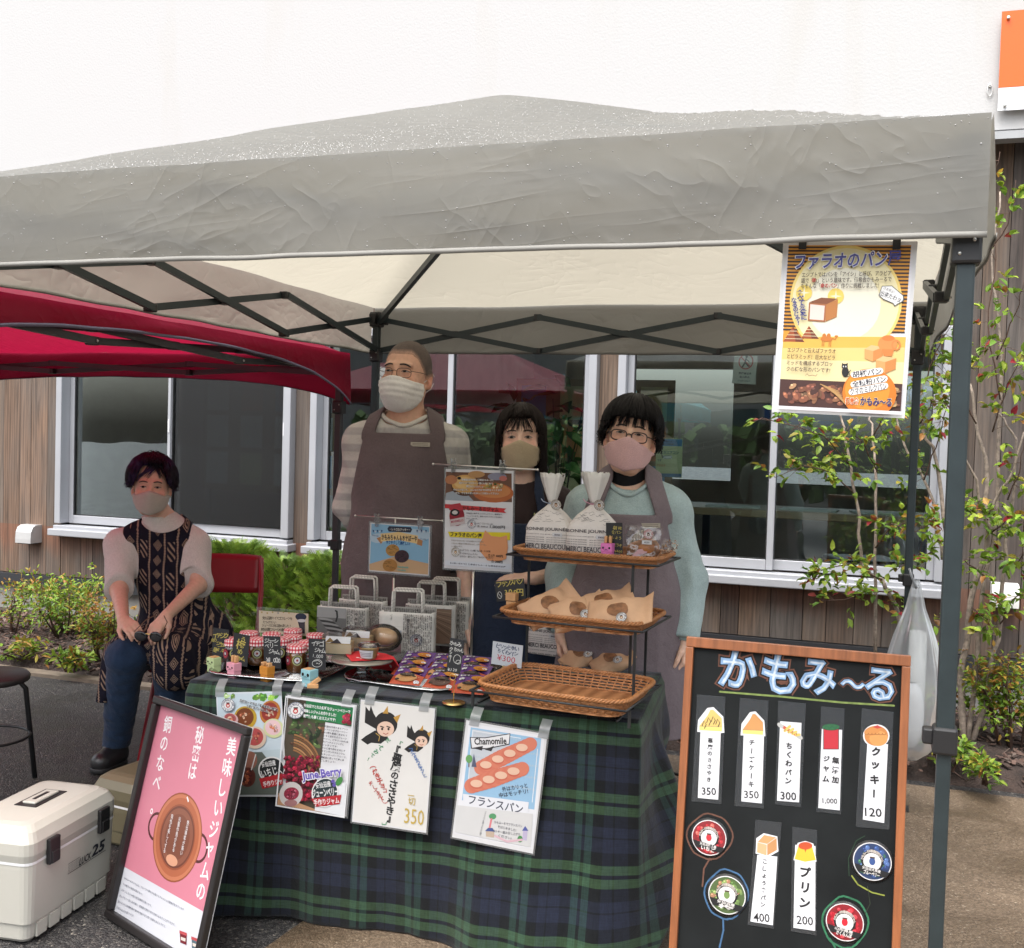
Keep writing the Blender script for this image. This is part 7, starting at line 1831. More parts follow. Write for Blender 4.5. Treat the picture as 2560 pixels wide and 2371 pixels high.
# ---- glass cake stand with puddings
PC = at_t(905, 1700); CS_R, CS_H = .098, .066
GLS = clear('stand_glass', (.9, .93, .93), .06, .03)
t = thing('cake_stand', 'low glass cake stand at the centre left of the table', 'cake stand', PC)
g = MB(); g.lathe([(.05, 0), (.052, .004), (.03, .012), (.018, .03), (.022, .05), (.035, CS_H-.006)], n=32); g.obj('pedestal', GLS, t)
g = MB(); g.lathe([(.03, CS_H-.006), (CS_R, CS_H-.003), (CS_R+.001, CS_H+.002), (.02, CS_H)], n=40); g.obj('plate', mat('pewter_plate', (.30, .27, .23), .25, .6), t)
pz = PC.z+CS_H+.003
def top(px, py): return atz(px, py, pz)
# red dotted napkin
def napmat():
 m, nt, b = newmat('red_dotted_towel'); uv = nd(nt, 'ShaderNodeUVMap').outputs[0]
 vo = nd(nt, 'ShaderNodeTexVoronoi', {'Vector': uv, 'Scale': 7., 'Randomness': .45})
 f = mth(nt, 'LESS_THAN', vo.outputs['Distance'], .2)
 nt.links.new(mixc(nt, f, (.62, .022, .03), (.75, .6, .58)), b.inputs['Base Color']); b.inputs['Roughness'].default_value = .9
 nt.links.new(bump(nt, noise(nt, 260, 2, obco(nt)).outputs[0], .3, .003), b.inputs['Normal']); return m
nc = top(935, 1632)
def nap(u, v):
 a = R(-52); x, y = (u-.5)*.2, (v-.5)*.2
 X, Y = x*math.cos(a)-y*math.sin(a), x*math.sin(a)+y*math.cos(a); X += .015; Y -= .012
 wx, wy = nc.x+X, nc.y+Y; d = math.hypot(wx-PC.x, wy-PC.y); over = max(0, d-CS_R)
 z = pz+.0015-over*.85+.004*mnoise.noise((X*26, Y*26, 1))*(1+over*14)
 k = 1 if over == 0 else (CS_R+over*.55)/d
 return (PC.x+(wx-PC.x)*k, PC.y+(wy-PC.y)*k, max(z, TZ+.004))
g = MB(); g.grid(nap, 30, 30, lambda u, v: (u, v)); o = g.obj('napkin', napmat()); tag(o, 'red napkin with white dots draped over the cake stand edge', 'napkin')
CUPC = clear('clear_cup_plastic', (.96, .96, .96), .0, .08, .03, (.7, .7, .7))
CREAM = mat('custard', (.62, .45, .2), .4, var=.12); CAKEY = mat('cheesecake', (.68, .5, .24), .55, var=.12, vs=30); WRAP = mat('pleated_liner', (.66, .55, .36), .6, var=.1)
def pudding(px, py, label, s=1., fill=CREAM):
 p = top(px, py); t = thing('pudding_cup', label, 'pudding', p, group='pudding cups on the cake stand'); t.scale = (1.05, 1.05, 1.2)
 g = MB(); g.lathe([(.021*s, .002), (.0285*s, .026*s), (.029*s, .029*s)], n=24); g.obj('pudding', fill, t)
 g = MB(); g.lathe([(.022*s, .0), (.031*s, .034*s), (.0325*s, .035*s)], n=28, cap=False); g.obj('cup', CUPC, t)
 g = MB(); g.lathe([(.034*s, .034*s), (.0345*s, .038*s), (.03*s, .0385*s), (.028*s, .042*s), (.0, .042*s)], n=28); g.obj('lid', CUPC, t)
 a = Art([(0, 0), (40, 0), (40, 20), (0, 20)], .03, .015); bare(a)
 g = MB(); g.col = S(226, 224, 230); n = 10
 g.add([((.0265*s+.006*s*j)*math.cos(-PI/2+.1+(i/n-.5)*1.5), (.0265*s+.006*s*j)*math.sin(-PI/2+.1+(i/n-.5)*1.5), .006*s+.021*s*j) for j in (0, 1) for i in range(n+1)], [(i, i+1, n+2+i, n+1+i) for i in range(n)])
 g.col = S(90, 80, 110)
 for r_ in range(3): g.add([((.0273*s+.006*s*j)*math.cos(-PI/2+.1+(i/n-.5)*1.2), (.0273*s+.006*s*j)*math.sin(-PI/2+.1+(i/n-.5)*1.2), .006*s+.021*s*j) for j in (.25+r_*.2, .30+r_*.2) for i in range(n+1)], [(i, i+1, n+2+i, n+1+i) for i in range(0, n)])
 g.obj('label', PRINT, t); return t
pudding(922, 1648, 'custard pudding cup with printed label on the red napkin')
pudding(900, 1612, 'tall clear dessert cup at the back of the cake stand', 1.05)
def cakebox(px, py, label, rz):
 p = top(px, py); t = thing('cake_box', label, 'cake box', p, rz, group='clear cheesecake boxes'); t.scale = (1.18, 1.1, 1.25); w_, d_, h_ = .085, .07, .05
 g = MB(); g.prism([(-.036, -.02), (.036, -.02), (.036, .02), (-.036, .026)], .028, Matrix.Translation((0, 0, .002))); g.obj('cake_slice', CAKEY, t)
 g = MB()
 for i in range(26): g.box((-.037+i*.003, -.0225+.0006*(i % 2), .013), (.0028, .002, .024))
 g.obj('paper_liner', WRAP, t)
 g = MB(); g.add([(-.036, -.0245, .028), (.036, -.0245, .028), (.038, -.0245, .046), (-.03, -.0245, .046)], [(0, 1, 2, 3)]); g.col = S(60, 50, 60); g.add([(-.02, -.0248, .028), (.0, -.0248, .04), (.012, -.0248, .028)], [(0, 1, 2)]); g.col = S(190, 150, 80); g.add([(-.034, -.0248, .028), (-.02, -.0248, .042), (-.008, -.0248, .032)], [(0, 1, 2)]); g.obj('insert_card', PRINT, t)
 g = MB(); r0 = [(-w_/2, -d_/2, 0), (w_/2, -d_/2, 0), (w_/2, d_/2, 0), (-w_/2, d_/2, 0)]; r1 = [(a*.92, b*.9, h_) for a, b, _ in r0]
 g.add(r0+r1, [(0, 1, 5, 4), (1, 2, 6, 5), (2, 3, 7, 6), (3, 0, 4, 7), (4, 5, 6, 7)]); g.obj('clear_lid', CUPC, t)
cakebox(848, 1632, 'clear box with a cheesecake slice beside the strawberry card', R(12)); cakebox(898, 1617, 'clear box with a pale slice behind the pudding cup', R(8))
def dome():
 p = top(958, 1612); t = thing('dome_pack', 'clear dome pack holding a pale round bun on the cake stand', 'bread pack', p); t.scale = (1.15, 1.1, 1.3)
 g = MB(); g.ball((0, 0, .022), (.044, .03, .022)); g.obj('bun', mat('pale_bun', (.5, .32, .17), .6, var=.2, vs=20), t)
 g = MB(); g.ball((0, 0, .018), (.058, .042, .036), 20, 10); g.obj('clear_lid', CUPC, t)
dome()
# ---- newspaper bags
NEWS = mat('newsprint', (.66, .64, .59), .8, var=.1, vs=14)
def newsart(a, w, h, seed, photo=None, title=None):
 q = random.Random(seed); INK = (50, 48, 47)
 x = 4
 cols = 'のにはをたがでてとしれさあるいもなこ日本市町大人年会今地方生活事業海山県発見時間'
 while x < w-5:
  y = 5
  if not (photo and photo[0] <= x <= photo[2]):
   while y < h-8:
    L = q.randint(4, 8); a.vtext(''.join(q.choice(cols) for _ in range(L)), (x, y), (x, y+L*4.4), 4.3, INK, .03, res=1); y += L*4.4+5
  x += 6.6
 for yy in (h*.33, h*.66): a.line([(3, yy), (w-3, yy)], .4, (120, 118, 114))
 if photo:
  x0, y0, x1, y1, kind = photo
  if kind == 'grey':
   a.rect(x0, y0, x1, y1, (130, 130, 128)); a.rect(x0, y0, x1, y0+(y1-y0)*.35, (186, 186, 184))
   for i in range(7): a.ell(x0+(x1-x0)*(.3+.08*i % .5), y0+(y1-y0)*(.42+.08*i), (x1-x0)*(.26+.02*i), (y1-y0)*.045, (60, 60, 60) if i % 2 else (180, 180, 178), .12)
   a.line([(x0+(x1-x0)*.68, y0+(y1-y0)*.12), (x0+(x1-x0)*.7, y0+(y1-y0)*.3), (x0+(x1-x0)*.66, y0+(y1-y0)*.46)], 7, (50, 50, 52)); a.ell(x0+(x1-x0)*.64, y0+(y1-y0)*.1, 3.5, 3.5, (60, 60, 60))
  elif kind == 'pink':
   a.rect(x0, y0, x1, y1, (150, 120, 122)); a.rect(x0, y0, x1, y0+(y1-y0)*.2, (180, 190, 200)); a.berries(x0, y0+(y1-y0)*.2, x1, y1, 60, 2.4, [(140, 90, 100), (110, 70, 80), (180, 140, 146)], seed)
  else:
   a.rect(x0, y0, x1, y1, (150, 122, 100))
   for i in range(9): a.line([(x0, y0+i*9), (x1, y0+i*14)], 2, (190, 164, 136) if i % 2 else (100, 80, 64))
 if title: a.rect(title[1]-7, title[2]-3, title[1]+7, title[2]+title[3], (205, 200, 192)); a.vtext(title[0], (title[1], title[2]), (title[1], title[2]+title[3]), 11, (50, 48, 48), .03)
def newsbag(label, bl, rz, W, H, D, hh, seed, photo, title, tagged=False, yb=None):
 p = at_t(*bl) if yb is None else Vector((aty(*bl, yb).x, yb, TZ))
 t = thing('paper_bag', label, 'paper bag', p, rz, group='bags folded from newspaper')
 g = MB(); th = .0012
 def face(u, v): return (W*u, .002*mnoise.noise((u*4, v*3, seed))+.004*v*(D/.05)*0, H*v)
 g.grid(lambda u, v: face(u, v), 8, 8); g.grid(lambda u, v: (W*u, D*(1-.25*v)+.003*mnoise.noise((u*4, v*3, seed+5)), H*v), 8, 8)
 for x in (0, W): g.grid(lambda u, v, x=x: (x+(-.012 if x else .012)*math.sin(PI*u)*v, D*u*(1-.25*v), H*v), 6, 6)
 g.grid(lambda u, v: (W*u, D*v, .001), 2, 2); g.obj('bag_body', NEWS, t, solid=.0012)
 a = Art([(0, 0), (W*1000, 0), (W*1000, H*1000), (0, H*1000)], W, H); bare(a); newsart(a, W*1000, H*1000, seed, photo, title); o = a.obj('newsprint', t); o.location = (0, -.0032, H)
 a = Art([(0, 0), (W*1000, 0), (W*1000, 22), (0, 22)], W, .022, (196, 192, 184)); newsart(a, W*1000, 30, seed+3); o = a.obj('rim_strip', t); o.location = (0, D*.72, H+.014)
 for y, z0 in ((.004, 0), (D*.72, .004)):
  g = MB(); x0, x1 = W*.22, W*.78
  pts = [(x0, y, H-.03), (x0+.002, y, H+hh*.6), (x0+.004, y-.001, H+hh*.95+z0), (x0+.01, y, H+hh+z0), (x1-.01, y, H+hh+z0), (x1-.004, y-.001, H+hh*.95+z0), (x1-.002, y, H+hh*.6), (x1, y, H-.03)]
  g.tube(pts, .0043, 8); h_ = g.obj('handle', NEWS, t)
  g = MB(); g.col = S(120, 118, 112)
  for (a_, b_) in ((pts[1], pts[0]), (pts[3], pts[4]), (pts[6], pts[7])):
   a_, b_ = Vector(a_), Vector(b_); n = int((b_-a_).length/.011)
   for i in range(n): c = a_.lerp(b_, (i+.5)/n); d = (b_-a_).normalized(); s_ = Vector((d.z, 0, -d.x)); g.bar(c-s_*.0045-d*.003+Vector((0, -.0045, 0)), c+s_*.0045+d*.003+Vector((0, -.0045, 0)), .0012, .0006)
  g.obj('twist_line', PRINT, h_)
 if tagged:
  a = Art([(0, 0), (60, 0), (60, 60), (0, 60)], .045, .045); bare(a); a.badge(30, 30, 29); o = a.obj('round_tag', t); o.location = (W*.58, -.006, H*.52); g = MB(); g.tube([(W*.77, -.004, H+.004), (W*.72, -.006, H*.8), (W*.63, -.006, H*.51)], .0008, 4); g.tube([(W*.77, -.004, H+.004), (W*.74, -.006, H*.75), (W*.63, -.006, H*.51)], .0008, 4); g.obj('string', NEWS, t)
RT = TROT
newsbag('newspaper bag with a black and white fish market photo, front left of the bags', (792, 1592), RT+R(2), .195, .118, .04, .072, 1, (2, 3, 118, 112, 'grey'), ('今年初', 158, 14, 52))
newsbag('newspaper bag tucked behind the fish photo bag', (846, 1570), RT-R(4), .19, .135, .04, .085, 2, None, None, yb=1.56)
newsbag('newspaper bag with blossom photo and round tag, front right of the bags', (946, 1634), RT+R(6), .196, .150, .045, .075, 3, (4, 62, 84, 140, 'pink'), ('春の気ままな', 108, 20, 60), True)
newsbag('newspaper bag behind the tagged one', (1012, 1610), RT+R(5), .185, .150, .04, .078, 4, (120, 12, 176, 140, 'brown'), None, yb=1.49)
newsbag('newspaper bag farthest right beside the notice pole', (1050, 1590), RT+R(3), .185, .155, .04, .078, 5, None, ('9千円', 150, 40, 60), yb=1.58)
# ---- notice stands
def stand(label, pole, Y, bar, sheet, draw, slabel, W_in=None, bg=(236, 236, 240)):
 b = aty(pole[0], pole[1], Y); base = Vector((b.x, Y, TZ))
 B0, B1 = aty(*bar[0], Y), aty(*bar[1], Y); tz = (B0.z+B1.z)/2
 t = thing('clip_stand', label, 'notice stand', base, group='clip stands on the table')
 g = MB(); g.lathe([(.045, 0), (.045, .003), (.01, .006), (.005, .012)], n=24); g.obj('base_plate', STEEL, t)
 g = MB(); g.tube([(0, 0, .01), (0, 0, (tz-TZ)*.55)], .004, 10); g.tube([(0, 0, (tz-TZ)*.55), (0, 0, tz-TZ)], .0028, 10); g.obj('pole', STEEL, t)
 g = MB(); g.tube([B0-base, B1-base], .003, 8)
 for q in (B0, B1): g.ball(q-base, .0045, 8, 6)
 g.obj('crossbar', STEEL, t)
 P = [aty(q[0], q[1], Y-.006) for q in sheet]; ex = ((P[1]-P[0])+(P[2]-P[3]))/2; ey = ((P[0]-P[3])+(P[1]-P[2]))/2; W, H = ex.length, ey.length
 CP_ = clear('clip_plastic', (.9, .9, .9), .12, .08, .1)
 for k in (.12, .84):
  c = B0.lerp(B1, k)-base if False else (P[0]+ex*k)-base; g = MB(); g.rbox((c.x, c.y-.002, c.z+.012), (.02, .012, .022), .002); g.rbox((c.x, c.y-.004, c.z-.004), (.014, .008, .016), .002); g.rbox((c.x-.006, c.y-.004, c.z+.028), (.004, .012, .014), .001, (0, R(-12), 0)); g.rbox((c.x+.006, c.y-.004, c.z+.028), (.004, .012, .014), .001, (0, R(12), 0)); g.obj('clip', CP_, t)
 p = thing('notice', slabel, 'notice', mat=frame(P[0], ex, ey)); a = Art(sheet, W, H, bg); draw(a); a.obj('notice_sheet', p, GLOSSP); g = MB(); g.box((W/2, .0008, -H/2), (W+.012, .0006, H+.012)); g.obj('laminate', LAMB, p)
z3 = crop(500, 1150, 2.66)
def n1(a):
 X = z3
 a.poly([X(1140, 425), X(1524, 445), X(1522, 764), X(1134, 730)], (150, 200, 232)); a.poly([X(1132, 690), X(1300, 640), X(1524, 690), X(1522, 764), X(1133, 730)], (222, 184, 142)); a.ell(*X(1430, 500), 40, 16, (196, 222, 240)); a.ell(*X(1190, 520), 24, 12, (196, 222, 240))
 a.poly([X(1255, 440), X(1400, 445), X(1410, 462), X(1400, 482), X(1255, 476), X(1245, 458)], (54, 60, 80)); a.text('・レトロなクッキー・', X(1262, 460), X(1395, 464), 7.5, (236, 232, 220), .02)
 a.poly([X(1175, 520), X(1215, 505), X(1215, 545), X(1205, 560)], (196, 140, 90)); a.poly([X(1482, 535), X(1448, 520), X(1440, 560), X(1478, 572)], (196, 140, 90)); a.poly([X(1200, 490), X(1320, 478), X(1450, 502), X(1445, 556), X(1320, 532), X(1204, 542)], (246, 214, 150))
 a.text('かもみちゃん＆ホヤぼーや', X(1208, 512), X(1444, 524), 15, (36, 40, 60), .035); a.text('サクサクして美味しい!', X(1238, 546), X(1398, 556), 10, (40, 90, 150), .04)
 for x, y, r_, c in ((1282, 600, 17, (196, 148, 80)), (1345, 640, 18, (70, 46, 56)), (1268, 700, 18, (190, 136, 72))):
  a.ell(*X(x, y), r_, r_*.88, c); q = random.Random(x)
  for i in range(14): u, v = X(x+q.uniform(-34, 34), y+q.uniform(-28, 28)); a.line([(u-3, v), (u, v-1.5), (u+3, v)], 1.2, tuple(k*.72 for k in c))
 for i in range(5): a.poly([X(1150+i*14, 465+(i % 2)*6), X(1160+i*14, 467+(i % 2)*6), X(1155+i*14, 485)], [(40, 60, 120), (236, 236, 240)][i % 2]); a.poly([X(1440+i*15, 462+(i % 2)*8), X(1450+i*15, 464+(i % 2)*8), X(1446+i*15, 484)], [(40, 60, 120), (236, 236, 240)][i % 2])
 a.text('handmade', X(1320, 708), X(1392, 714), 5, (110, 190, 180), .03); a.text('cookie', X(1320, 728), X(1374, 733), 5, (110, 190, 180), .03)
 a.text('かもみーるの', X(1148, 500), X(1190, 506), 4.5, (40, 60, 120), .01); a.text('さくっと楽しい', X(1468, 522), X(1516, 530), 4.5, (40, 60, 120), .01)
stand('short steel clip stand in front of the tall man', (985, 1430), 1.36, ((888, 1290), (1106, 1303)), [z3(1133, 418), z3(1531, 440), z3(1527, 772), z3(1130, 737)], n1, 'blue retro cookie notice clipped in front of the tall man')
z4 = crop(1050, 1100, 2.64)
def n2(a):
 X = z4
 a.poly([X(172, 212), X(618, 228), X(612, 425), X(166, 408)], (120, 84, 66)); a.poly([X(172, 360), X(280, 330), X(360, 418), X(166, 408)], (170, 180, 190))
 a.ell(*X(300, 310), 36, 27, (84, 52, 34)); a.ell(*X(300, 298), 34, 24, (222, 172, 100)); a.ell(*X(295, 290), 26, 16, (236, 196, 130)); a.ell(*X(262, 258), 5, 4, (50, 34, 26))
 a.ell(*X(488, 358), 52, 26, (190, 108, 60), .05); a.ell(*X(485, 345), 46, 19, (214, 140, 84), .05); a.berries(*X(420, 290), *X(560, 335), 30, 3.2, [(190, 160, 80), (110, 120, 60), (226, 200, 150)], 3); a.ell(*X(208, 268), 16, 12, (196, 130, 90)); a.ell(*X(380, 232), 22, 9, (196, 150, 100)); a.ell(*X(520, 248), 24, 10, (150, 150, 170)); a.ell(*X(560, 262), 10, 7, (200, 120, 110))
 for i, l in enumerate(('障害福祉支援施設、働希舎かもみーると', '障がいのある方々と一緒に心をこめて', '素敵なグッズづくり', 'それらの想いも、みんなの大好きな味をつくります', 'ぜひ、皆さまの想いをゆっくり味わって下さい')): a.text(l, X((280, 262, 310, 222, 235)[i], 268+i*23), X((495, 490, 425, 550, 528)[i], 274+i*23), 5.4, (246, 244, 240), .025, (90, 60, 50), .03, res=1)
 RD = (214, 60, 62); a.poly([X(166, 434), X(575, 466), X(556, 480), X(572, 496), X(164, 462)], RD); a.text('かもみ〜るのジャム', X(282, 462), X(524, 474), 12.5, (96, 30, 36), .045)
 jx, jy = X(245, 520); a.ell(jx, jy-2, 19, 25, (150, 34, 50)); a.poly([X(190, 440), X(268, 428), X(280, 455), X(285, 478), X(195, 476)], (190, 60, 70)); a.ell(*X(232, 492), 12, 9, (40, 30, 34)); a.ell(*X(232, 492), 7, 5, (220, 214, 210)); a.poly([X(195, 540), X(298, 520), X(298, 565), X(200, 585)], (214, 200, 200)); a.text('MARMELO', X(206, 555), X(288, 542), 6, (180, 60, 80), .02)
 for i, l in enumerate(('気仙沼の特産をふんだんに使い、無添加で', 'つくっています。素材のひとつひとつを大切に', 'やさしい味です。')): a.text(l, X(308, 496+i*18), X((545, 545, 384)[i], 506+i*18-(0 if i < 2 else 8)), 4.4, (120, 120, 126), .02, res=1)
 a.badge(*X(342, 568), 11); a.text('いちご・ブルーベリーほか', X(375, 562), X(485, 570), 5, (80, 80, 86), .02, res=1); a.text('各 200ml', X(378, 582), X(448, 586), 5, (80, 80, 86), .02); a.text('1,000円', X(462, 585), X(560, 592), 9, (60, 60, 66), .02)
 a.poly([X(186, 618), X(592, 622), X(590, 672), X(198, 652)], (240, 220, 50)); a.text('ファラオのパン屋', X(202, 634), X(408, 646), 12.5, (60, 58, 50), .045)
 a.poly([X(430, 608), X(470, 645), X(530, 652), X(572, 640), X(574, 720), X(560, 790), X(510, 808), X(440, 800), X(390, 740), X(392, 690), X(412, 660)], (238, 166, 116))
 for i, l in enumerate(('かもみーるのパンは、いろんな形のパンが大集合!', 'こだわりの製法で丁寧に焼き上げ、ふわふわ食感。', 'しい味わいです。')): a.text(l, X(208, 674+i*19), X((420, 436, 280)[i], 684+i*19-(0 if i < 2 else 8)), 4.2, (150, 140, 120), .02, res=1)
 a.badge(*X(235, 748), 11, ring=(120, 96, 40), inner=(196, 150, 70))
 for i, l in enumerate(('ミルク食パン（くま型・ねこ型・うさぎ型）', 'ファラオのこしょうパン', 'ピザパン・ぼうしパン・あおパン・ちくわパン')): a.text(l, X(264, 736+i*20), X((462, 378, 480)[i], 744+i*20), 5, (70, 68, 66), .025, res=1)
 a.text('各1斤 400円', X(444, 768), X(540, 774), 7.5, (50, 48, 46), .03); a.text('各 300円', X(464, 804), X(536, 810), 7.5, (50, 48, 46), .03)
 a.poly([X(168, 802), X(590, 822), X(588, 856), X(166, 832)], (230, 236, 246)); a.text('【お問い合わせ】働希舎かもみーる 障害者就労支援', X(200, 818), X(555, 840), 4.6, (80, 84, 100), .02, res=1)
stand('tall steel clip stand in front of the young woman', (1182, 1480), 1.2, ((1083, 1161), (1344, 1175)), [z4(170, 192), z4(632, 210), z4(590, 872), z4(158, 850)], n2, 'tall bread and jam price notice clipped in front of the young woman')
# ---- cookie packets
def cookiepack(c, rz, tilt, label, choc, seed, W=.098, H=.118):
 M = Matrix.Translation(c) @ Matrix.Rotation(rz, 4, 'Z') @ Matrix.Rotation(-(PI/2-tilt), 4, 'X')
 t = thing('cookie_packet', label, 'cookie packet', group='Halloween cookie packets on the foil tray', mat=M)
 a = Art([(0, 0), (98, 0), (98, 118), (0, 118)], W, H, (92, 60, 120)); q = random.Random(seed)
 a.poly([(0, 0), (98, 0), (98, 60), (60, 50), (0, 70)], (112, 70, 140)); a.poly([(0, 70), (40, 54), (98, 62), (98, 118), (0, 118)], (206, 92, 62)); a.poly([(0, 100), (98, 90), (98, 118), (0, 118)], (226, 120, 70))
 a.ell(66, 34, 22, 18, (226, 150, 60)); a.ell(72, 40, 12, 8, (210, 126, 44)); a.ell(80, 34, 8, 6, (238, 238, 240))
 for i in range(16): a.ell(q.uniform(4, 94), q.uniform(6, 112), 1.3, 1.3, (226, 190, 160))
 for x, y in ((16, 40), (84, 104)): a.ell(x, y, 9, 7, (236, 236, 240)); a.poly([(x-9, y), (x+9, y), (x+7, y+9), (x+2, y+5), (x-3, y+10), (x-8, y+6)], (236, 236, 240)); a.ell(x-2, y-1, 1.2, 1.6, (60, 50, 70)); a.ell(x+3, y-1, 1.2, 1.6, (60, 50, 70))
 for x, y in ((30, 20), (52, 62)): a.poly([(x-7, y), (x-3, y-3), (x, y), (x+3, y-3), (x+7, y), (x+2, y+2), (x-2, y+2)], (50, 36, 60))
 c_ = (206, 152, 96) if not choc else (96, 66, 58)
 a.ell(46, 84, 34, 24, c_); a.ell(46, 70, 24, 10, (40, 32, 30)); a.ell(46, 70, 15, 6, (90, 74, 60)); a.text('きかまんさん', (28, 84), (64, 82), 5, tuple(v*.65 for v in c_), .02); a.ell(20, 96, 7, 5, (50, 36, 34)); a.ell(70, 78, 6, 4, (50, 36, 34))
 a.rect(6, 10, 34, 21, (240, 240, 242)); a.text('¥120', (10, 16), (30, 16), 6, (60, 60, 66), .02)
 # gentle pillow
 for i, (x, y, z) in enumerate(a.g.v): u, v = x/W, -z/H; a.g.v[i] = (x, y-.011*max(0, math.sin(PI*min(1, max(0, u))))**.5*max(0, math.sin(PI*min(1, max(0, v))))**.6, z)
 a2 = MB(); a2.__dict__ = a.g.__dict__
 o = a.g.obj('packet_film', GLOSSP, t); o.location = (-W/2, 0, H)
tr = TROT+R(-2)
CK = [((1010, 1712), False, 'cookie packet with plain cookie at the front left of the foil tray'), ((1092, 1722), True, 'cookie packet with chocolate cookie in the middle of the front row'), ((1168, 1735), False, 'cookie packet with plain cookie at the front right of the foil tray'),
  ((1012, 1690), True, 'cookie packet in the second row behind the front left one'), ((1090, 1700), False, 'cookie packet in the second row behind the chocolate one'), ((1170, 1708), True, 'cookie packet in the second row nearest the wicker rack'), ((1030, 1672), False, 'cookie packet at the back left touching the red napkin'), ((1100, 1678), True, 'cookie packet at the back of the tray behind the black card'), ((1172, 1684), False, 'cookie packet at the back right of the foil tray')]
for i, ((x, y), ch_, lb) in enumerate(CK):
 row = i//3; p = at_t(x, y, .008+.011*row+.006); cookiepack(p, tr+R(random.Random(i).uniform(-5, 5)), R(17), lb, ch_, i, .098, .112)
# ---- black cookie card on a gold clip
p = at_t(1134, 1758); t = thing('card_clip', 'gold wire card clip on an oval base at the table edge', 'card clip', p)
g = MB(); g.lathe([(.034, 0), (.034, .003), (.01, .004)], n=28); g.obj('base_plate', GOLD, t)
g = MB(); g.tube([(0, 0, .003), (0, 0, .06), (.004, 0, .066)]+[(.009*math.cos(a)-.004, -.002, .076+.009*math.sin(a)) for a in [i*.5-1 for i in range(20)]], .0011, 6); g.obj('wire', GOLD, t)
def c6(a):
 X = crop(500, 1150, 2.66)
 a.hand('かもみ', X(1665, 1215), X(1735, 1232), 11, WT); a.hand('ちゃん', X(1690, 1258), X(1752, 1272), 10, WT); a.vtext('クッキー', X(1672, 1245), X(1664, 1345), 10, WT, .01, .1); a.ring(*X(1712, 1325), 9, 11, 1.1, WT); a.ring(*X(1720, 1345), 6, 5, 1., WT); a.hand('¥120', X(1650, 1392), X(1715, 1402), 9, WT)
card('price_card', 'tall black cookie card held by the gold clip', [z3(1665, 1182), z3(1758, 1202), z3(1735, 1428), z3(1640, 1408)], p.y-.002, c6)
# ================================================================ wicker rack
RR = R(-4.5)
WICK = mat('honey_wicker', (.40, .17, .06), .42, var=.3, vs=40, bs=.1, bscale=200)
WICKD = mat('woven_base', (.40, .17, .06), .5, var=.2, vs=30)
def wb():
 m, nt, b = newmat('woven_wicker_floor'); v = obco(nt)
 s = nd(nt, 'ShaderNodeSeparateXYZ', {0: v})
 a = mth(nt, 'SINE', mth(nt, 'MULTIPLY', s.outputs[1], 620.)); row = mth(nt, 'SINE', mth(nt, 'MULTIPLY', s.outputs[0], 130.))
 h = mth(nt, 'ADD', mth(nt, 'MULTIPLY', a, .35), row)
 c = ramp(nt, mth(nt, 'ADD', mth(nt, 'MULTIPLY', h, .3), .5), [(.1, (.24, .10, .038)), (.7, (.47, .215, .09))]); nt.links.new(c, b.inputs['Base Color']); b.inputs['Roughness'].default_value = .45
 nt.links.new(bump(nt, h, .6, .003), b.inputs['Normal']); return m
WICKF = wb()
def basket(label, o, W, D, H=.045):
 t = thing('wicker_basket', label, 'wicker basket', o, RR, group='wicker baskets on the three tier rack')
 def rr(w, d, z, n=96, k=7.):
  out = []
  for i in range(n):
   a = 2*PI*i/n+.0; cx = abs(math.cos(a))**(2/k)*math.copysign(1, math.cos(a)); cy = abs(math.sin(a))**(2/k)*math.copysign(1, math.sin(a)); out.append(Vector((W/2+cx*w/2, D/2+cy*d/2, z)))
  return out
 def resample(P, n):
  L = [0]
  for i in range(len(P)): L.append(L[-1]+(P[(i+1) % len(P)]-P[i]).length)
  out = []; j = 0
  for i in range(n):
   s_ = L[-1]*i/n
   while L[j+1] < s_: j += 1
   f = (s_-L[j])/max(1e-9, L[j+1]-L[j]); out.append(P[j].lerp(P[(j+1) % len(P)], f))
  return out
 c = Vector((W/2, D/2, 0))
 g = MB(); NS = 56
 for lv in range(6):
  f = lv/5; z = -H*.92+H*.84*f; P = resample(rr(W-.05+.05*f-.006, D-.05+.05*f-.006, z), NS*4)
  pts = []
  for i, p in enumerate(P):
   n = (p-c); n.z = 0; n.normalize(); pts.append(p+n*.0022*math.sin(PI*(i/2.)+PI*(lv % 2)))
  g.tube(pts, .0031, 5, closed=True)
 P0, P1 = resample(rr(W-.056, D-.056, -H), NS), resample(rr(W-.006, D-.006, 0), NS)
 for a_, b_ in zip(P0, P1): g.tube([a_, b_], .0024, 4, cap=False)
 g.obj('woven_side', WICK, t)
 g = MB(); P = resample(rr(W, D, .002), 240)
 for ph in (0, 2*PI/3, 4*PI/3):
  pts = []
  for i, p in enumerate(P):
   n = (p-c); n.z = 0; n.normalize(); an = 2*PI*i/240*44+ph; pts.append(p+n*.0042*math.cos(an)+Vector((0, 0, .0042*math.sin(an))))
  g.tube(pts, .0036, 5, closed=True)
 g.obj('braided_rim', WICK, t)
 g = MB(); P = rr(W-.05, D-.05, -H+.002); Q = rr(W-.05, D-.05, -H-.003); n = len(P); g.add(P+Q, [tuple(range(n)), tuple(range(2*n-1, n-1, -1))]+[(i, (i+1) % n, n+(i+1) % n, n+i) for i in range(n)]); g.obj('woven_floor', WICKF, t); return t
RX = lambda o, x, y, z=0.: Vector(o)+Vector((math.cos(RR)*x-math.sin(RR)*y, math.sin(RR)*x+math.cos(RR)*y, z))
B1_, B2_, B3_ = Vector((-1.203, .722, .768)), Vector((-1.212, .925, .948)), Vector((-1.225, 1.075, 1.122))
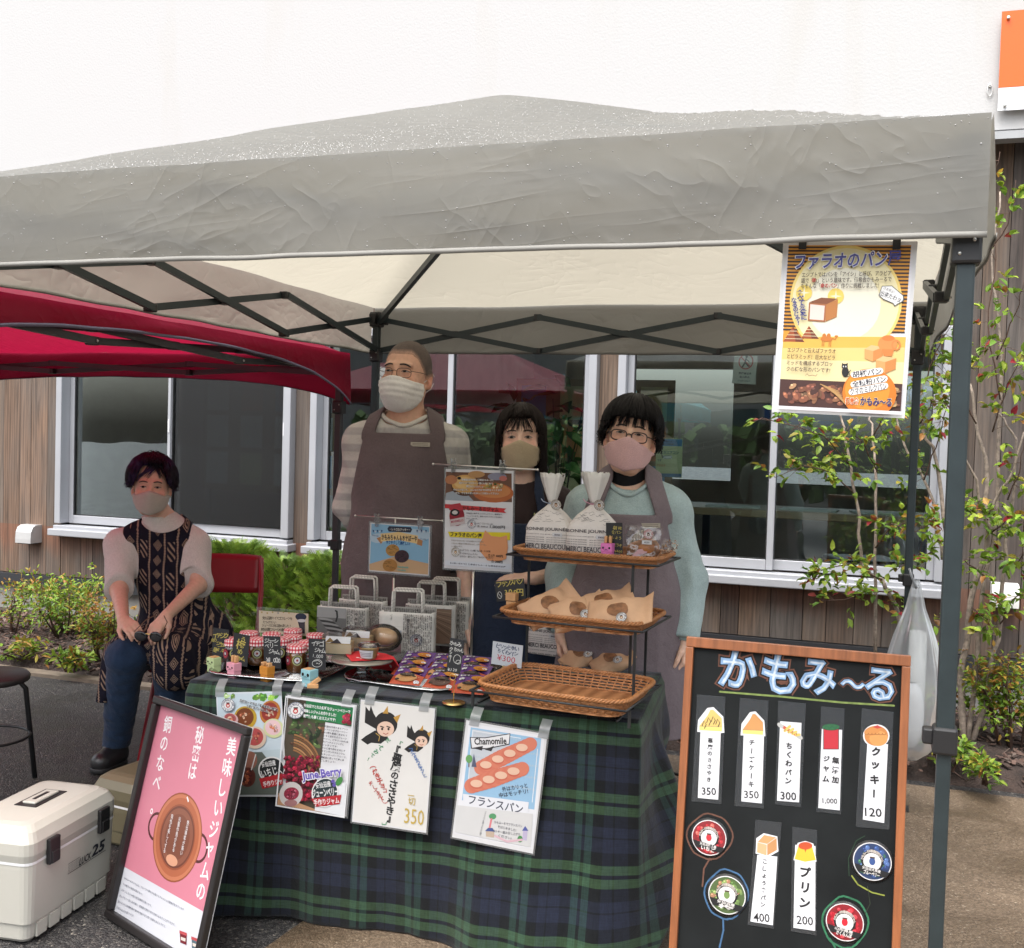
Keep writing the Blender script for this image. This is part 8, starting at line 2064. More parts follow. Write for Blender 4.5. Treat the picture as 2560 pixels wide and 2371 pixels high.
basket('empty wicker basket on the lowest tier of the rack', B1_, .452, .335); basket('wicker basket of brown paper bread bags on the middle tier', B2_, .456, .30, .034); basket('wicker basket of printed bread bags on the top tier', B3_, .478, .25, .03)
t = thing('display_rack', 'black wire three tier rack carrying the wicker baskets', 'display rack', B1_-Vector((0, 0, B1_.z-TZ)), RR)
iv = lambda p: Matrix.Rotation(-RR, 3, 'Z') @ (p-Vector((B1_.x, B1_.y, TZ)))
for bo, W, D in ((B1_, .452, .335), (B2_, .456, .30), (B3_, .478, .25)):
 q = iv(bo); g = MB(); z = q.z-.016; e = .006
 c4_ = [(q.x-e, q.y-e, z), (q.x+W+e, q.y-e, z), (q.x+W+e, q.y+D+e, z), (q.x-e, q.y+D+e, z)]
 for i in range(4): g.tube([c4_[i], c4_[(i+1) % 4]], .0038, 6)
 g.obj('tier_ring', BLACKMETAL, t)
q1, q2, q3 = iv(B1_), iv(B2_), iv(B3_)
for xs in (0, 1):
 for (q, W, D), fy in ((((q1, .452, .335), 0), ((q3, .478, .25), 1)) if not xs else (((q1, .452, .335), 0), ((q2, .456, .3), 0), ((q3, .478, .25), 0), ((q3, .478, .25), 1))):
  x = q.x+(W+.008-(.085 if q is q3 else .03 if q is q2 else 0) if xs else -.008); y = q.y+(D*.75 if fy else .02)
  g = MB(); g.box((x, y, (q.z-.02)/2+.001), (.008, .005, q.z-.02)); g.obj('post', BLACKMETAL, t)
 g = MB(); W = .46; x = q1.x+(W+.003 if xs else -.008); x -= .05*xs; g.tube([(x, q1.y+.06, .004), (x-.02*xs, q1.y+.36, .004)], .004, 6); g.obj('foot_rail', BLACKMETAL, t)
# ---- printed white bread bags
PAPW = mat('white_bag_paper', (.62, .58, .55), .6, var=.06, bs=.5, bscale=35, bd=.006); PAPT = mat('white_bag_top', (.66, .65, .62), .55, var=.05, bs=.5, bscale=30, bd=.006)
def breadbag(label, p, rz, s=1., top=True, seed=0, tagc=(196, 140, 60)):
 t = thing('bread_bag', label, 'bread bag', p, rz, group='white printed bread bags')
 W, D = .142*s, .085*s
 prof = [(0, 1, 1), (.004, 1.03, 1.03), (.05, 1.03, 1.05), (.09, 1.0, 1.0), (.105, .9, .86), (.128, .62, .6), (.148, .30, .36), (.158, .15, .22)]
 topp = [(.163, .13, .2), (.172, .17, .24), (.2, .30, .3), (.235, .46, .36), (.25, .50, .36)]
 n = 40
 def ring(z, a, b, ruff, k=4.5):
  out = []
  for i in range(n):
   an = 2*PI*i/n; cx = abs(math.cos(an))**(2/k)*math.copysign(1, math.cos(an)); cy = abs(math.sin(an))**(2/k)*math.copysign(1, math.sin(an)); r_ = 1+ruff*math.sin(i*2.4+seed)+ruff*.6*math.sin(i*4.1+seed*2)
   out.append((cx*W/2*a*r_, cy*D/2*b*r_, z*s+ruff*.02*math.sin(i*1.7+seed)))
  return out
 g = MB(); vs = []
 for z, a_, b_ in prof: vs += ring(z, a_, b_, 0.015 if z < .1 else .10*min(1, (z-.09)/.05), 5.5-3*max(0, (z-.09)/.07))
 m_ = len(prof); g.smooth = True; g.add(vs, [tuple(range(n-1, -1, -1))]+[(i*n+k, i*n+(k+1) % n, (i+1)*n+(k+1) % n, (i+1)*n+k) for i in range(m_-1) for k in range(n)]); g.obj('bag_body', PAPW, t)
 if top:
  g = MB(); vs = []
  for z, a_, b_ in topp: vs += ring(z, a_, b_, .16, 2.2)
  g.smooth = True; g.add(vs, [(i*n+k, i*n+(k+1) % n, (i+1)*n+(k+1) % n, (i+1)*n+k) for i in range(len(topp)-1) for k in range(n)]); g.obj('gathered_top', PAPT, t, solid=.001)
 g = MB(); g.tube([(W*.075*math.cos(i*PI/8), D*.12*math.sin(i*PI/8), .160*s) for i in range(16)], .0022, 6, closed=True); g.tube([(-.008, -.012, .16*s), (-.026, -.016, .166*s), (-.034, -.014, .174*s)], .0014, 5); g.obj('tie', mat('blue_white_twine', (.35, .42, .55) if seed == 0 else (.6, .3, .4), .8), t)
 a = Art([(0, 0), (142, 0), (142, 105), (0, 105)], .142*s, .105*s); bare(a); IN = (96, 92, 96)
 a.text('BONNE JOURNÉE', (3, 20), (136, 18), 14, IN, .02); a.text('MERCI BEAUCOUP', (3, 72), (138, 70), 15, IN, .02); a.text('ÇA VA? TRÈS BIEN, MERCI', (4, 100), (137, 99), 5.5, IN, .02)
 for i in range(4): a.text('toutes les choses, tout le monde', (3, 44+i*6.5), (62, 44+i*6.5), 4, IN, .02, res=1); a.text("parce que c'est la vie, mon amour", (70, 44+i*6.5), (138, 43+i*6.5), 4, IN, .02, res=1)
 a.text("Comme vous etes gentil, merci beaucoup", (4, 35), (136, 34), 3.6, IN, .02, res=1); a.text("Vous pouvez, bonjour, quelque chose", (4, 88), (136, 87), 4, IN, .02, res=1)
 a.rect(88, 29, 118, 40, (236, 236, 240)); a.text('¥400', (94, 34.5), (112, 34.5), 6, (60, 60, 70), .02)
 o = a.obj('bag_print', t); o.location = (-.071*s, -D/2*1.075, .1045*s)
 a = Art([(0, 0), (142, 0), (142, 50), (0, 50)], .142*s, .05*s); bare(a); q = random.Random(seed+4)
 for i in range(22):
  z = q.uniform(4, 46); f = z/50; hw = 60*(1-.82*(1-f)**1.0); x = 71+q.uniform(-hw, hw); a.line([(x-7, z+q.uniform(-2, 2)), (x-2, z+q.uniform(-1, 3)), (x+3, z+q.uniform(-3, 1)), (x+8, z+q.uniform(-2, 2))], .9, (120, 118, 122))
 for i, v in enumerate(a.g.v):
  z = v[2]+.05*s   # drape over the shoulder
  f = max(0, min(1, z/(.05*s))); a.g.v[i] = (v[0], v[1]+.036*s*f**1.05-.003, v[2])
 o = a.obj('shoulder_print', t); o.location = (-.071*s, -D/2*1.0, .152*s)
 if top:
  a = Art([(0, 0), (60, 0), (60, 60), (0, 60)], .036, .036); bare(a); a.badge(30, 30, 29, ring=(130, 110, 70), inner=tagc); o = a.obj('round_tag', t); o.location = (.006, -.040*s, .176*s); o.rotation_euler = (R(12), 0, 0)
fz = B3_.z-.043
def in3(px, py, z): return atz(px, py, z)
breadbag('white printed bread bag with blue twine, left one on the top tier', RX(B3_, .10, .105, -.024), RR+R(4), 1.06, True, 0)
breadbag('white printed bread bag with pink twine, right one on the top tier', RX(B3_, .248, .09, -.024), RR+R(6), 1.1, True, 2)
breadbag('white printed bread bag lying behind the lowest basket', Vector((*atz(1345, 1652, TZ)[:2], TZ)) + Vector((.0, .14, 0)), RR+R(-3), 1.02, False, 3)
# clear bag with bun
FILMB = clear('cellophane', (.96, .96, .96), .05, .05, .04)
CRUST = mat('baked_crust', (.33, .13, .04), .45, var=.45, vs=28, bs=.3, bscale=60)
p = RX(B3_, .405, .10, -.022); t = thing('clear_bread_bag', 'clear cellophane bag with a filled bun and white paper cup on the top tier', 'bread pack', p, RR+R(8))
sdf = lambda P: smin(f_ell(P, (0, 0, .036), (.05, .036, .034)), f_ell(P, (.02, -.012, .05), (.032, .03, .028)), .015)-.004*folds(P, (60, 60, 60), 2.)
sdf_obj('bun', sdf, (-.07, -.06, -.005), (.07, .06, .1), .004, CRUST, t)
g = MB(); n = 30
for j in range(2):
 g.grid(lambda u, v, j=j: ((u-.5)*.10*(1-.15*v), .022+.012*abs(math.sin(u*36)) + .004*j, .052+.048*v*math.sin(PI*u)**.5), 60, 3)
g.obj('paper_cup', mat('white_pleated_paper', (.68, .64, .58), .7), t)
a = Art([(0, 0), (60, 0), (60, 60), (0, 60)], .03, .03); bare(a); a.badge(30, 30, 29, ring=(190, 40, 50), inner=(90, 50, 40)); o = a.obj('round_sticker', t); o.location = (.008, -.044, .108)
a = Art([(0, 0), (60, 0), (60, 24), (0, 24)], .03, .012, (238, 238, 240)); a.text('¥250', (14, 12), (46, 12), 12, (60, 60, 70), .02); o = a.obj('price_sticker', t); o.location = (.004, -.045, .074)
a = Art([(0, 0), (80, 0), (80, 50), (0, 50)], .06, .036); bare(a); a.poly([(4, 44), (30, 14), (76, 6), (66, 26), (20, 48)], (236, 190, 196)); o = a.obj('pink_band', t); o.location = (-.03, -.042, .055)
g = MB(); g.grid(lambda u, v: ((u-.5)*.118+.004*mnoise.noise((u*8, v*8, 0)), -.046+.01*(2*u-1)**2*(1-v)+.02*v+.006*mnoise.noise((u*7, v*7, 2)), .002+.112*v), 16, 16); g.grid(lambda u, v: ((u-.5)*.118, .04-.02*v+.006*mnoise.noise((u*7, v*7, 6)), .002+.112*v), 10, 10)
g.grid(lambda u, v: (.059+.05*u, -.03+.06*v+.012*mnoise.noise((u*9, v*9, 4)), .055+.04*(v-.5)*(1-u*.3)+.02*mnoise.noise((u*6, v*9, 8))), 10, 10); g.obj('cellophane', FILMB, t)
# pink rabbit clip with black card
o_ = RX(B3_, .318, .03, -.0);
t = clip_animal(0, 0, 'magenta wooden rabbit clip on the top tier', paint('magenta', (.62, .16, .42)), 'magenta', RR+R(0), 1.0); t.location = RX(B3_, .318, .022, -.008)
def c7(a):
 X = z4; a.hand('胡椒', X(1270, 580), X(1335, 585), 9, YL); a.hand('食パン', X(1262, 610), X(1332, 614), 8, YL); a.hand('こしょう', X(1240, 640), X(1330, 650), 8, YL); a.hand('をどうぞ', X(1258, 690), X(1330, 700), 8, YL); a.hand('¥400', X(1280, 735), X(1332, 738), 8, YL)
card('price_card', 'small black card with yellow writing in the magenta clip', [z4(1227, 547), z4(1336, 550), z4(1334, 752), z4(1225, 752)], RX(B3_, .34, .035).y, c7)
# ---- brown paper bread bags
KRAFT = mat('kraft_paper', (.55, .335, .195), .75, var=.12, vs=12, bs=.5, bscale=26, bd=.008)
BREADD = mat('dark_bread', (.24, .105, .045), .5, var=.6, vs=45)
def kraft(label, p, rz, tilt, L=.205, W=.118, T=.062, seed=0, roll=0., fold=.35):
 M = Matrix.Translation(p) @ Matrix.Rotation(rz, 4, 'Z') @ Matrix.Rotation(tilt, 4, 'Y') @ Matrix.Rotation(roll, 4, 'X')
 t = thing('bread_bag', label, 'bread bag', group='brown paper bread bags', mat=M); g = MB()
 def f(u, v, e=0.):
  a = 2*PI*v; k = 2.6; cy = abs(math.cos(a))**(2/k)*math.copysign(1, math.cos(a)); cz_ = abs(math.sin(a))**(2/k)*math.copysign(1, math.sin(a))
  th = T*(.10+.9*max(0, math.sin(PI*min(1, u*1.12+.04)))**.7); wd = W*(1-.10*math.sin(PI*u))
  nn = .007*mnoise.noise((u*6, v*6, seed*3.1)); x = (u-.5)*L; z = cz_*(th/2+nn+e)+th*.0
  if u > 1-fold*.5: z += (u-1+fold*.5)*.10
  return (x, cy*(wd/2+nn*.5+e), z+T*.42)
 g.grid(lambda u, v: f(u, v), 22, 32); g.obj('paper_body', KRAFT, t, solid=.0006)
 g = MB(); g.grid(lambda u, v: f(.49+.155*v*math.cos(2*PI*u), .275+.07*v*math.sin(2*PI*u), .0016), 16, 4); g.obj('window', BREADD, t)
 a = Art([(0, 0), (60, 0), (60, 60), (0, 60)], .034, .034); bare(a); a.badge(30, 30, 29, ring=(90, 70, 50), inner=(190, 140, 80))
 o = a.obj('round_sticker', t); q = f(.46, .27, .004); o.location = (q[0], q[1]-.017, q[2]+.001); o.rotation_euler = (R(-78), 0, R(10)); return t
mz = -.022
kraft('brown bread bag leaning at the left end of the middle basket', RX(B2_, .125, .15, mz+.012), RR+R(38), R(-26), seed=1, roll=R(34), L=.18)
kraft('brown bread bag second from the left in the middle basket', RX(B2_, .225, .12, mz+.004), RR+R(30), R(-14), seed=2, roll=R(36), L=.17)
kraft('brown bread bag second from the right in the middle basket', RX(B2_, .30, .16, mz+.028), RR+R(22), R(-16), seed=3, roll=R(26), L=.18)
kraft('brown bread bag sticking out at the right end of the middle basket', RX(B2_, .375, .085, mz+.02), RR+R(6), R(-10), seed=4, roll=R(38), L=.2)
kraft('brown bread bag on the cloth behind the lowest basket, left of two', Vector((*atz(1442, 1672, TZ)[:2], TZ))+Vector((0, .1, 0)), RR+R(40), R(-30), seed=5, roll=R(15), L=.14)
kraft('brown bread bag on the cloth behind the lowest basket, right of two', Vector((*atz(1520, 1685, TZ)[:2], TZ))+Vector((0, .1, 0)), RR+R(30), R(-26), seed=6, roll=R(20), L=.15)
def c8(a): X = z4; a.hand('フランスパン', X(505, 958), X(680, 930), 14, YL, .015); a.hand('300円', X(545, 1010), X(670, 1005), 17, YL, .015); a.ring(*X(520, 1025), 5, 8, 1.2, WT); a.line([X(512, 1015), X(528, 1035)], 1., WT)
YF = RX(B2_, .06, .17).y
card('price_card', 'black French bread card with yellow writing in the beech clip', [z4(490, 935), z4(690, 912), z4(690, 1050), z4(500, 1066)], YF, c8)
p = aty(*z4(608, 1122), YF-.012); t = thing('clip_stand', 'plain beech block clip holding the French bread card', 'clip stand', p, RR)
g = MB(); g.rbox((0, 0, .014), (.032, .026, .028), .0012); g.obj('body', TAN, t); g = MB(); g.rbox((-.001, -.001, .042), (.034, .028, .024), .0014); h_ = g.obj('head', TAN, t)
# white price card in the empty basket
fz = B1_.z-.042; p = atz(*z4(578, 1575), fz); t = thing('card_clip', 'gold spiral card clip with a black base inside the empty basket', 'card clip', p, RR)
g = MB(); g.rbox((0, 0, .002), (.075, .035, .004), .001); g.obj('base_plate', BLKP, t)
g = MB(); g.tube([(-.014, 0, .004), (-.014, 0, .022)]+[(-.014+.006*math.cos(i*.55-1.2), -.001, .029+.006*math.sin(i*.55-1.2)) for i in range(12)]+[(-.014+.007*math.cos(i*.5-1.2), -.001, .043+.007*math.sin(i*.5-1.2)) for i in range(13)], .0012, 6); g.obj('wire', GOLD, t)
def c9(a): X = z4; a.hand('ピリッと辛い', X(505, 1358), X(655, 1388), 11, (50, 70, 110), .02); a.hand('ちくわパン', X(508, 1392), X(648, 1420), 11, (50, 70, 110), .02); a.text('¥300', X(506, 1436), X(625, 1458), 15, (210, 70, 90), .0)
card('price_card', 'white card with red 300 price standing in the empty basket', [z4(482, 1328), z4(684, 1362), z4(660, 1508), z4(465, 1480)], p.y-.002, c9, bg=(226, 232, 238))
# sunglasses in the seated woman's hands
t = thing('sunglasses', 'dark sunglasses held between the hands of the seated woman', 'sunglasses', (A_(sea.wr[0])+A_(sea.wr[1]))/2)
c0 = aty(370, 1584, 1.34)-t.location
for s_ in (-1, 1):
 g = MB(); g.ball(c0+Vector((s_*.031, .006*s_, -.012)), (.029, .004, .021), 16, 8); g.obj('lens', mat('dark_lens', (.012, .011, .013), .08), t)
 g = MB(); g.tube([c0+Vector((s_*.057, .01*s_, .004)), c0+Vector((s_*.05, .05, .04)), c0+Vector((s_*.02, .07, .06))], .002, 6); g.obj('temple', mat('tortoise_frame', (.12, .06, .03), .3), t)
g = MB(); g.tube([c0+Vector((-.012, -.003, -.004)), c0+Vector((0, -.005, .0)), c0+Vector((.012, -.003, -.004))], .0032, 6); g.obj('bridge', GOLD, t)
# ================================================================ planting
def leaf_mat(name, rough=.45):
 m, nt, b = newmat(name); a = nd(nt, 'ShaderNodeAttribute', attribute_name='Col').outputs['Color']
 c = mixc(nt, 1., a, ramp(nt, noise(nt, 40, 3, obco(nt)).outputs[0], [(.3, .8), (.7, 1.15)]), 'MULTIPLY')
 nt.links.new(c, b.inputs['Base Color']); b.inputs['Roughness'].default_value = rough; b.inputs['Specular IOR Level'].default_value = .3
 tr = nd(nt, 'ShaderNodeBsdfTranslucent', {'Color': c}); mx = nd(nt, 'ShaderNodeMixShader', {0: .3, 1: b.outputs[0], 2: tr.outputs[0]})
 nt.links.new(mx.outputs[0], nt.nodes['Material Output'].inputs[0]); return m
LEAF = leaf_mat('leaf'); BARK = mat('pale_mottled_bark', (.26, .21, .17), .85, var=.5, vs=45, bs=.5, bscale=90); BARKD = mat('brown_stem', (.09, .05, .035), .85, var=.3, vs=40)
QL = random.Random(21)
GREENS = [(.16, .27, .03), (.21, .32, .04), (.11, .21, .03), (.26, .34, .04)]; TIPS = [(.30, .26, .04), (.34, .2, .035), (.28, .13, .035)]; REDS = [(.24, .02, .03), (.3, .05, .04)]
def leaf(g, p, d, L, W, col, cup=.2):
 d = Vector(d).normalized(); s = d.cross(Vector((QL.gauss(0, .5), QL.gauss(0, .5), 1))); s = s.normalized() if s.length > 1e-4 else Vector((1, 0, 0)); n = s.cross(d)
 k = QL.uniform(.75, 1.2); g.col = tuple(c*k for c in col)
 P = Vector(p); m1, m2 = P+d*L*.35, P+d*L*.72-n*L*.06*cup*3
 g.smooth = True
 g.add([P, m1+s*W*.5+n*W*cup, m1-n*W*.05, m1-s*W*.5+n*W*cup, m2+s*W*.36+n*W*cup*.7, m2, m2-s*W*.36+n*W*cup*.7, P+d*L-n*L*.14], [(0, 1, 2), (0, 2, 3), (1, 4, 5, 2), (2, 5, 6, 3), (4, 7, 5), (5, 7, 6)]); g.smooth = False
def pick(pal, tip): return QL.choice(TIPS) if QL.random() < tip else QL.choice(pal)
def shrub(label, c, rad, h, n, L=.034, tip=.2, stems=9, pal=GREENS, group='low shrubs along the wall', red=.0, low=.25):
 t = thing('shrub', label, 'shrub', c, group=group); g = MB(); lf = MB(); c0 = Vector((0, 0, 0))
 for i in range(stems):
  a = QL.uniform(0, 2*PI); r_ = rad*math.sqrt(QL.random()); hh = h*QL.uniform(.7, 1.)
  e = Vector((r_*math.cos(a), r_*math.sin(a)*.8, hh)); b_ = Vector((e.x*.3, e.y*.3, 0)); m_ = b_.lerp(e, .5)+Vector((QL.gauss(0, .03), QL.gauss(0, .03), .02))
  g.tube([b_, m_, e], [.006, .0045, .002], 5)
  for k in range(n//stems):
   f = low+(1-low)*QL.random()**.8; p = b_.lerp(m_, f*2) if f < .5 else m_.lerp(e, f*2-1)
   tw = Vector((QL.gauss(0, 1), QL.gauss(0, 1), QL.gauss(.25, .6))).normalized(); q = p+tw*QL.uniform(.02, rad*.48)
   if k % 5 == 0: g.tube([p, q], [.002, .001], 4, cap=False)
   for j in range(3):
    col = QL.choice(REDS) if QL.random() < red else pick(pal, tip*(1.6 if q.z > h*.75 else .7))
    leaf(lf, q+Vector((QL.gauss(0, .012), QL.gauss(0, .012), QL.gauss(0, .01))), tw+Vector((QL.gauss(0, .7), QL.gauss(0, .7), QL.gauss(-.05, .5))), L*QL.uniform(.7, 1.25), L*.42, col)
 g.obj('stem', BARKD, t); lf.obj('leaves', LEAF, t); return t
def gnd(px, py, z=.05): return atz(px, py, z)
shrub('low nandina shrub with orange tips at the left edge', gnd(20, 1590), .20, .40, 150, tip=.5, stems=6)
shrub('rounded bright green nandina shrub behind the seated woman', gnd(165, 1600), .30, .42, 700, tip=.16, stems=13)
shrub('small yellowing shrub close behind the seated woman', gnd(255, 1655), .20, .40, 330, tip=.55, stems=8)
# feathery conifers behind the red chair
CONI = [(.11, .19, .025), (.15, .25, .03), (.07, .13, .02), (.20, .29, .04)]
def conifer(label, c, rad, h, n):
 t = thing('conifer_shrub', label, 'shrub', c, group='feathery conifers behind the table'); g = MB(); lf = MB()
 for i in range(n):
  f = QL.random()**.75; a = QL.uniform(0, 2*PI); z = h*f; rr = rad*(1-.5*f**2.2)*QL.uniform(.35, 1.05)
  q = Vector((rr*math.cos(a), rr*math.sin(a)*.75, z)); d = Vector((math.cos(a), math.sin(a)*.8, QL.uniform(.1, .9)+f*.8)).normalized()
  if i % 12 == 0: g.tube([(0, 0, max(0, z-.2)), q*.6+Vector((0, 0, z*.4)), q], [.005, .003, .0015], 4, cap=False)
  col = QL.choice(CONI); kk = QL.uniform(.7, 1.25)
  s = d.cross(Vector((QL.gauss(0, .4), QL.gauss(0, .4), 1))).normalized(); L = QL.uniform(.06, .11); lf.col = tuple(v*kk for v in col); vs = []; fs = []
  for j in range(7):
   p = q+d*L*j/7+Vector((0, 0, -.06*(j/7)**2*L*4))
   for sg in (-1, 1):
    e = p+(d*.75+s*sg).normalized()*L*.42*(1-.75*j/7); w_ = d*.0035; k0 = len(vs); vs += [p-w_, p+w_, e+w_*.5, e-w_*.5]; fs.append((k0, k0+1, k0+2, k0+3))
  k0 = len(vs); vs += [q-s*.001, q+s*.001, q+d*L]; fs.append((k0, k0+1, k0+2)); lf.add(vs, fs)
 g.tube([(0, 0, 0), (0, 0, h*.7)], [.018, .006], 6); g.obj('stem', BARKD, t); lf.obj('leaves', LEAF, t)
conifer('feathery conifer with tall tips under the left window', gnd(585, 1640), .34, .68, 1500)
conifer('dense feathery conifer between the left and middle windows', gnd(720, 1660), .33, .62, 1300)
conifer('feathery conifer right beside the canopy pole', gnd(835, 1680), .30, .66, 1100)
conifer('dark low conifer in front of the taller ones', gnd(560, 1720), .22, .30, 600)
# multi-stem tree at the right, drawn along its real stems
def branchy(name, label, Y, stems, twigs, n_leaf, L=.056, red=.04, tip=.12, cat='tree', lean=.12):
 b = aty(*stems[0][0][0], Y); b.z = .03; t = thing(name, label, cat, b); g = MB(); tw = MB(); lf = MB()
 def path(px, y0, y1): n = len(px); return [aty(x, y, y0+(y1-y0)*i/(n-1))-b for i, (x, y) in enumerate(px)]
 def wob(P, a=.006):
  out = []
  for i in range(len(P)-1):
   for k in range(4): out.append(P[i].lerp(P[i+1], k/4)+Vector((QL.gauss(0, a), QL.gauss(0, a), QL.gauss(0, a*.4)))*(1 if k else .4))
  return out+[P[-1]]
 for px, r0, r1, dy in stems:
  P = wob(path(px, Y, Y+dy)); n = len(P); g.tube(P, [r0+(r1-r0)*i/(n-1) for i in range(n)], 7)
 for px, y0, y1, nl, rr in twigs:
  P = wob(path(px, Y+y0, Y+y1), .004); n = len(P); tw.tube(P, [.004*(1-.75*i/(n-1)) for i in range(n)], 5)
  for k in range(int(nl*.78)):
   i = QL.randint(1, n-1); p = P[i].lerp(P[i-1], QL.random()); s = Vector((QL.gauss(0, 1), QL.gauss(0, 1), QL.gauss(.1, .7))).normalized(); q = p+s*QL.uniform(.01, rr*1.15)
   if k % 2 == 0: tw.tube([p, q], [.0018, .0009], 4, cap=False)
   for j in range(QL.randint(3, 5)):
    col = QL.choice(REDS) if QL.random() < red else pick(GREENS, tip)
    leaf(lf, q+s*.02*j*QL.random(), s+Vector((QL.gauss(0, .8), QL.gauss(0, .8), QL.gauss(-.1, .6))), L*QL.uniform(.6, 1.15), L*.52, col)
 g.obj('trunk', BARK, t); tw.obj('branch', BARKD, t); lf.obj('leaves', LEAF, t); return t
branchy('multi_stem_tree', 'pale multi-stemmed small tree against the cladding at the right edge', 3.45, [
 ([(2412, 1862), (2400, 1700), (2428, 1500), (2468, 1330), (2470, 1180), (2440, 1060), (2425, 960)], .019, .006, .1),
 ([(2420, 1862), (2440, 1650), (2462, 1440), (2492, 1280), (2500, 1100), (2505, 900), (2480, 640), (2500, 480)], .013, .004, .15),
 ([(2430, 1862), (2470, 1720), (2500, 1560), (2515, 1400), (2530, 1250), (2540, 1100), (2490, 1030)], .015, .004, .05),
 ([(2468, 1330), (2440, 1200), (2395, 1110)], .008, .004, -.1), ([(2470, 1290), (2520, 1200), (2560, 1080)], .008, .004, -.1)], [
 ([(2480, 1080), (2520, 960), (2560, 880)], 0, -.3, 26, .12), ([(2500, 1000), (2470, 820), (2490, 640), (2470, 480), (2500, 380)], 0, -.1, 22, .10), ([(2440, 1060), (2400, 960), (2410, 860)], 0, -.2, 16, .09),
 ([(2490, 900), (2540, 780), (2560, 700)], 0, -.2, 24, .14), ([(2470, 1300), (2420, 1270), (2380, 1290)], 0, -.3, 20, .09), ([(2480, 1330), (2530, 1290), (2560, 1310)], 0, -.3, 30, .10), ([(2460, 1440), (2410, 1400), (2390, 1420)], -.1, -.3, 16, .07),
 ([(2500, 1560), (2530, 1500), (2560, 1480)], 0, -.3, 24, .10), ([(2430, 1520), (2470, 1550), (2490, 1590)], 0, -.3, 16, .08), ([(2520, 1250), (2550, 1180), (2560, 1100)], 0, -.2, 20, .10), ([(2480, 620), (2520, 560), (2540, 450)], 0, -.1, 12, .08), ([(2540, 1420), (2560, 1380)], 0, -.2, 18, .08)], 0)
branchy('slender_tree', 'slender open tree with small leaves standing before the right window', 3.3, [
 ([(2262, 1690), (2245, 1530), (2205, 1450), (2154, 1420), (2140, 1250), (2110, 1080), (2095, 1030)], .012, .005, .1),
 ([(2190, 1640), (2188, 1400), (2192, 1200), (2180, 1060), (2170, 1020)], .009, .004, .2), ([(2360, 1400), (2345, 1290), (2310, 1200), (2260, 1110), (2240, 1020)], .009, .004, .1), ([(2365, 1330), (2345, 1160), (2310, 1080), (2295, 1020), (2300, 940)], .010, .004, .0)], [
 ([(2120, 1160), (2060, 1090), (1985, 1065), (1905, 1045)], 0, -.4, 42, .07), ([(2140, 1240), (2080, 1180), (2010, 1165), (1935, 1195)], 0, -.35, 36, .06), ([(2192, 1180), (2150, 1100), (2100, 1060)], 0, -.2, 20, .08), ([(2185, 1090), (2210, 1040), (2250, 1030)], 0, -.2, 18, .08),
 ([(2205, 1450), (2130, 1410), (2070, 1420), (2040, 1450)], 0, -.35, 46, .07), ([(2230, 1480), (2160, 1480), (2110, 1500), (2050, 1500)], 0, -.35, 30, .06), ([(2190, 1370), (2230, 1310), (2290, 1330), (2340, 1300)], 0, -.3, 40, .09), ([(2310, 1200), (2340, 1120), (2360, 1040), (2380, 930)], 0, -.2, 30, .10),
 ([(2300, 1060), (2330, 1000), (2370, 1010)], 0, -.2, 22, .09), ([(2310, 960), (2340, 880), (2390, 800)], 0, -.1, 26, .10), ([(2250, 1560), (2290, 1540), (2340, 1600)], 0, -.2, 22, .07), ([(2330, 1380), (2280, 1400), (2240, 1430)], 0, -.3, 24, .08), ([(2360, 900), (2345, 780), (2365, 700)], 0, .0, 16, .09)], 0, .05, .05, .14)
shrub('dense nandina shrub at the right edge of the bed', gnd(2535, 1880), .20, .46, 520, L=.036, tip=.35, stems=10)
shrub('leafy seedling beside the tree trunk base', gnd(2380, 1930), .10, .16, 60, L=.045, tip=.1, stems=4); shrub('low weed growing at the edge of the path', gnd(2475, 1965), .10, .12, 60, L=.04, tip=.1, stems=4)
shrub('broad leaved plant behind the drain pipe', gnd(2330, 1840), .12, .26, 70, L=.06, tip=.1, stems=5, red=.1)
shrub('small green sprig behind the chalkboard', gnd(1780, 1690), .07, .34, 50, L=.05, tip=.05, stems=3)
shrub('sparse weeds on the mulch at the left', gnd(70, 1650), .16, .07, 50, L=.05, tip=.2, stems=5); shrub('tuft of weeds beside the seated woman', gnd(175, 1680), .10, .09, 60, L=.05, tip=.15, stems=5)
# ================================================================ right hand odds and ends
p = gnd(2282, 1885, .04); t = thing('drain_pipe', 'white plastic drain pipe standing in the bed behind the plastic bag', 'pipe', (p.x, p.y, 0))
g = MB(); g.lathe([(.042, 0), (.042, .62), (.036, .62)], n=24); g.obj('pipe', mat('white_pvc', (.62, .62, .60), .4, var=.06), t)
g = MB(); g.lathe([(.0435, .20), (.0435, .206)], n=24); g.obj('joint_ring', RUB, t)
t = thing('plastic_bag', 'translucent plastic bag tied to the rear right canopy pole', 'plastic bag', (.03, 2.44, 0))
PB = clear('milky_polythene', (.88, .90, .91), .03, .22, .34, (.62, .64, .66))
def bagf(u, v):
 a = 2*PI*u; prof = [(.955, .010), (.90, .022), (.84, .034), (.72, .075), (.60, .105), (.48, .12), (.36, .11), (.27, .075), (.235, .03), (.23, .0)]
 f = v*9; i = min(8, int(f)); f -= i; z = prof[i][0]+(prof[i+1][0]-prof[i][0])*f; r_ = prof[i][1]+(prof[i+1][1]-prof[i][1])*f
 k = 1+.16*math.sin(a*7+v*3)*max(0, 1-v*1.4)+.10*mnoise.noise((math.cos(a)*1.6, math.sin(a)*1.6, v*5))
 return (r_*k*math.cos(a)*1.05, r_*k*math.sin(a)*.7, z+.02*mnoise.noise((math.cos(a)*2, math.sin(a)*2, v*3))*v)
g = MB(); g.grid(bagf, 56, 44); g.obj('bag_film', PB, t)
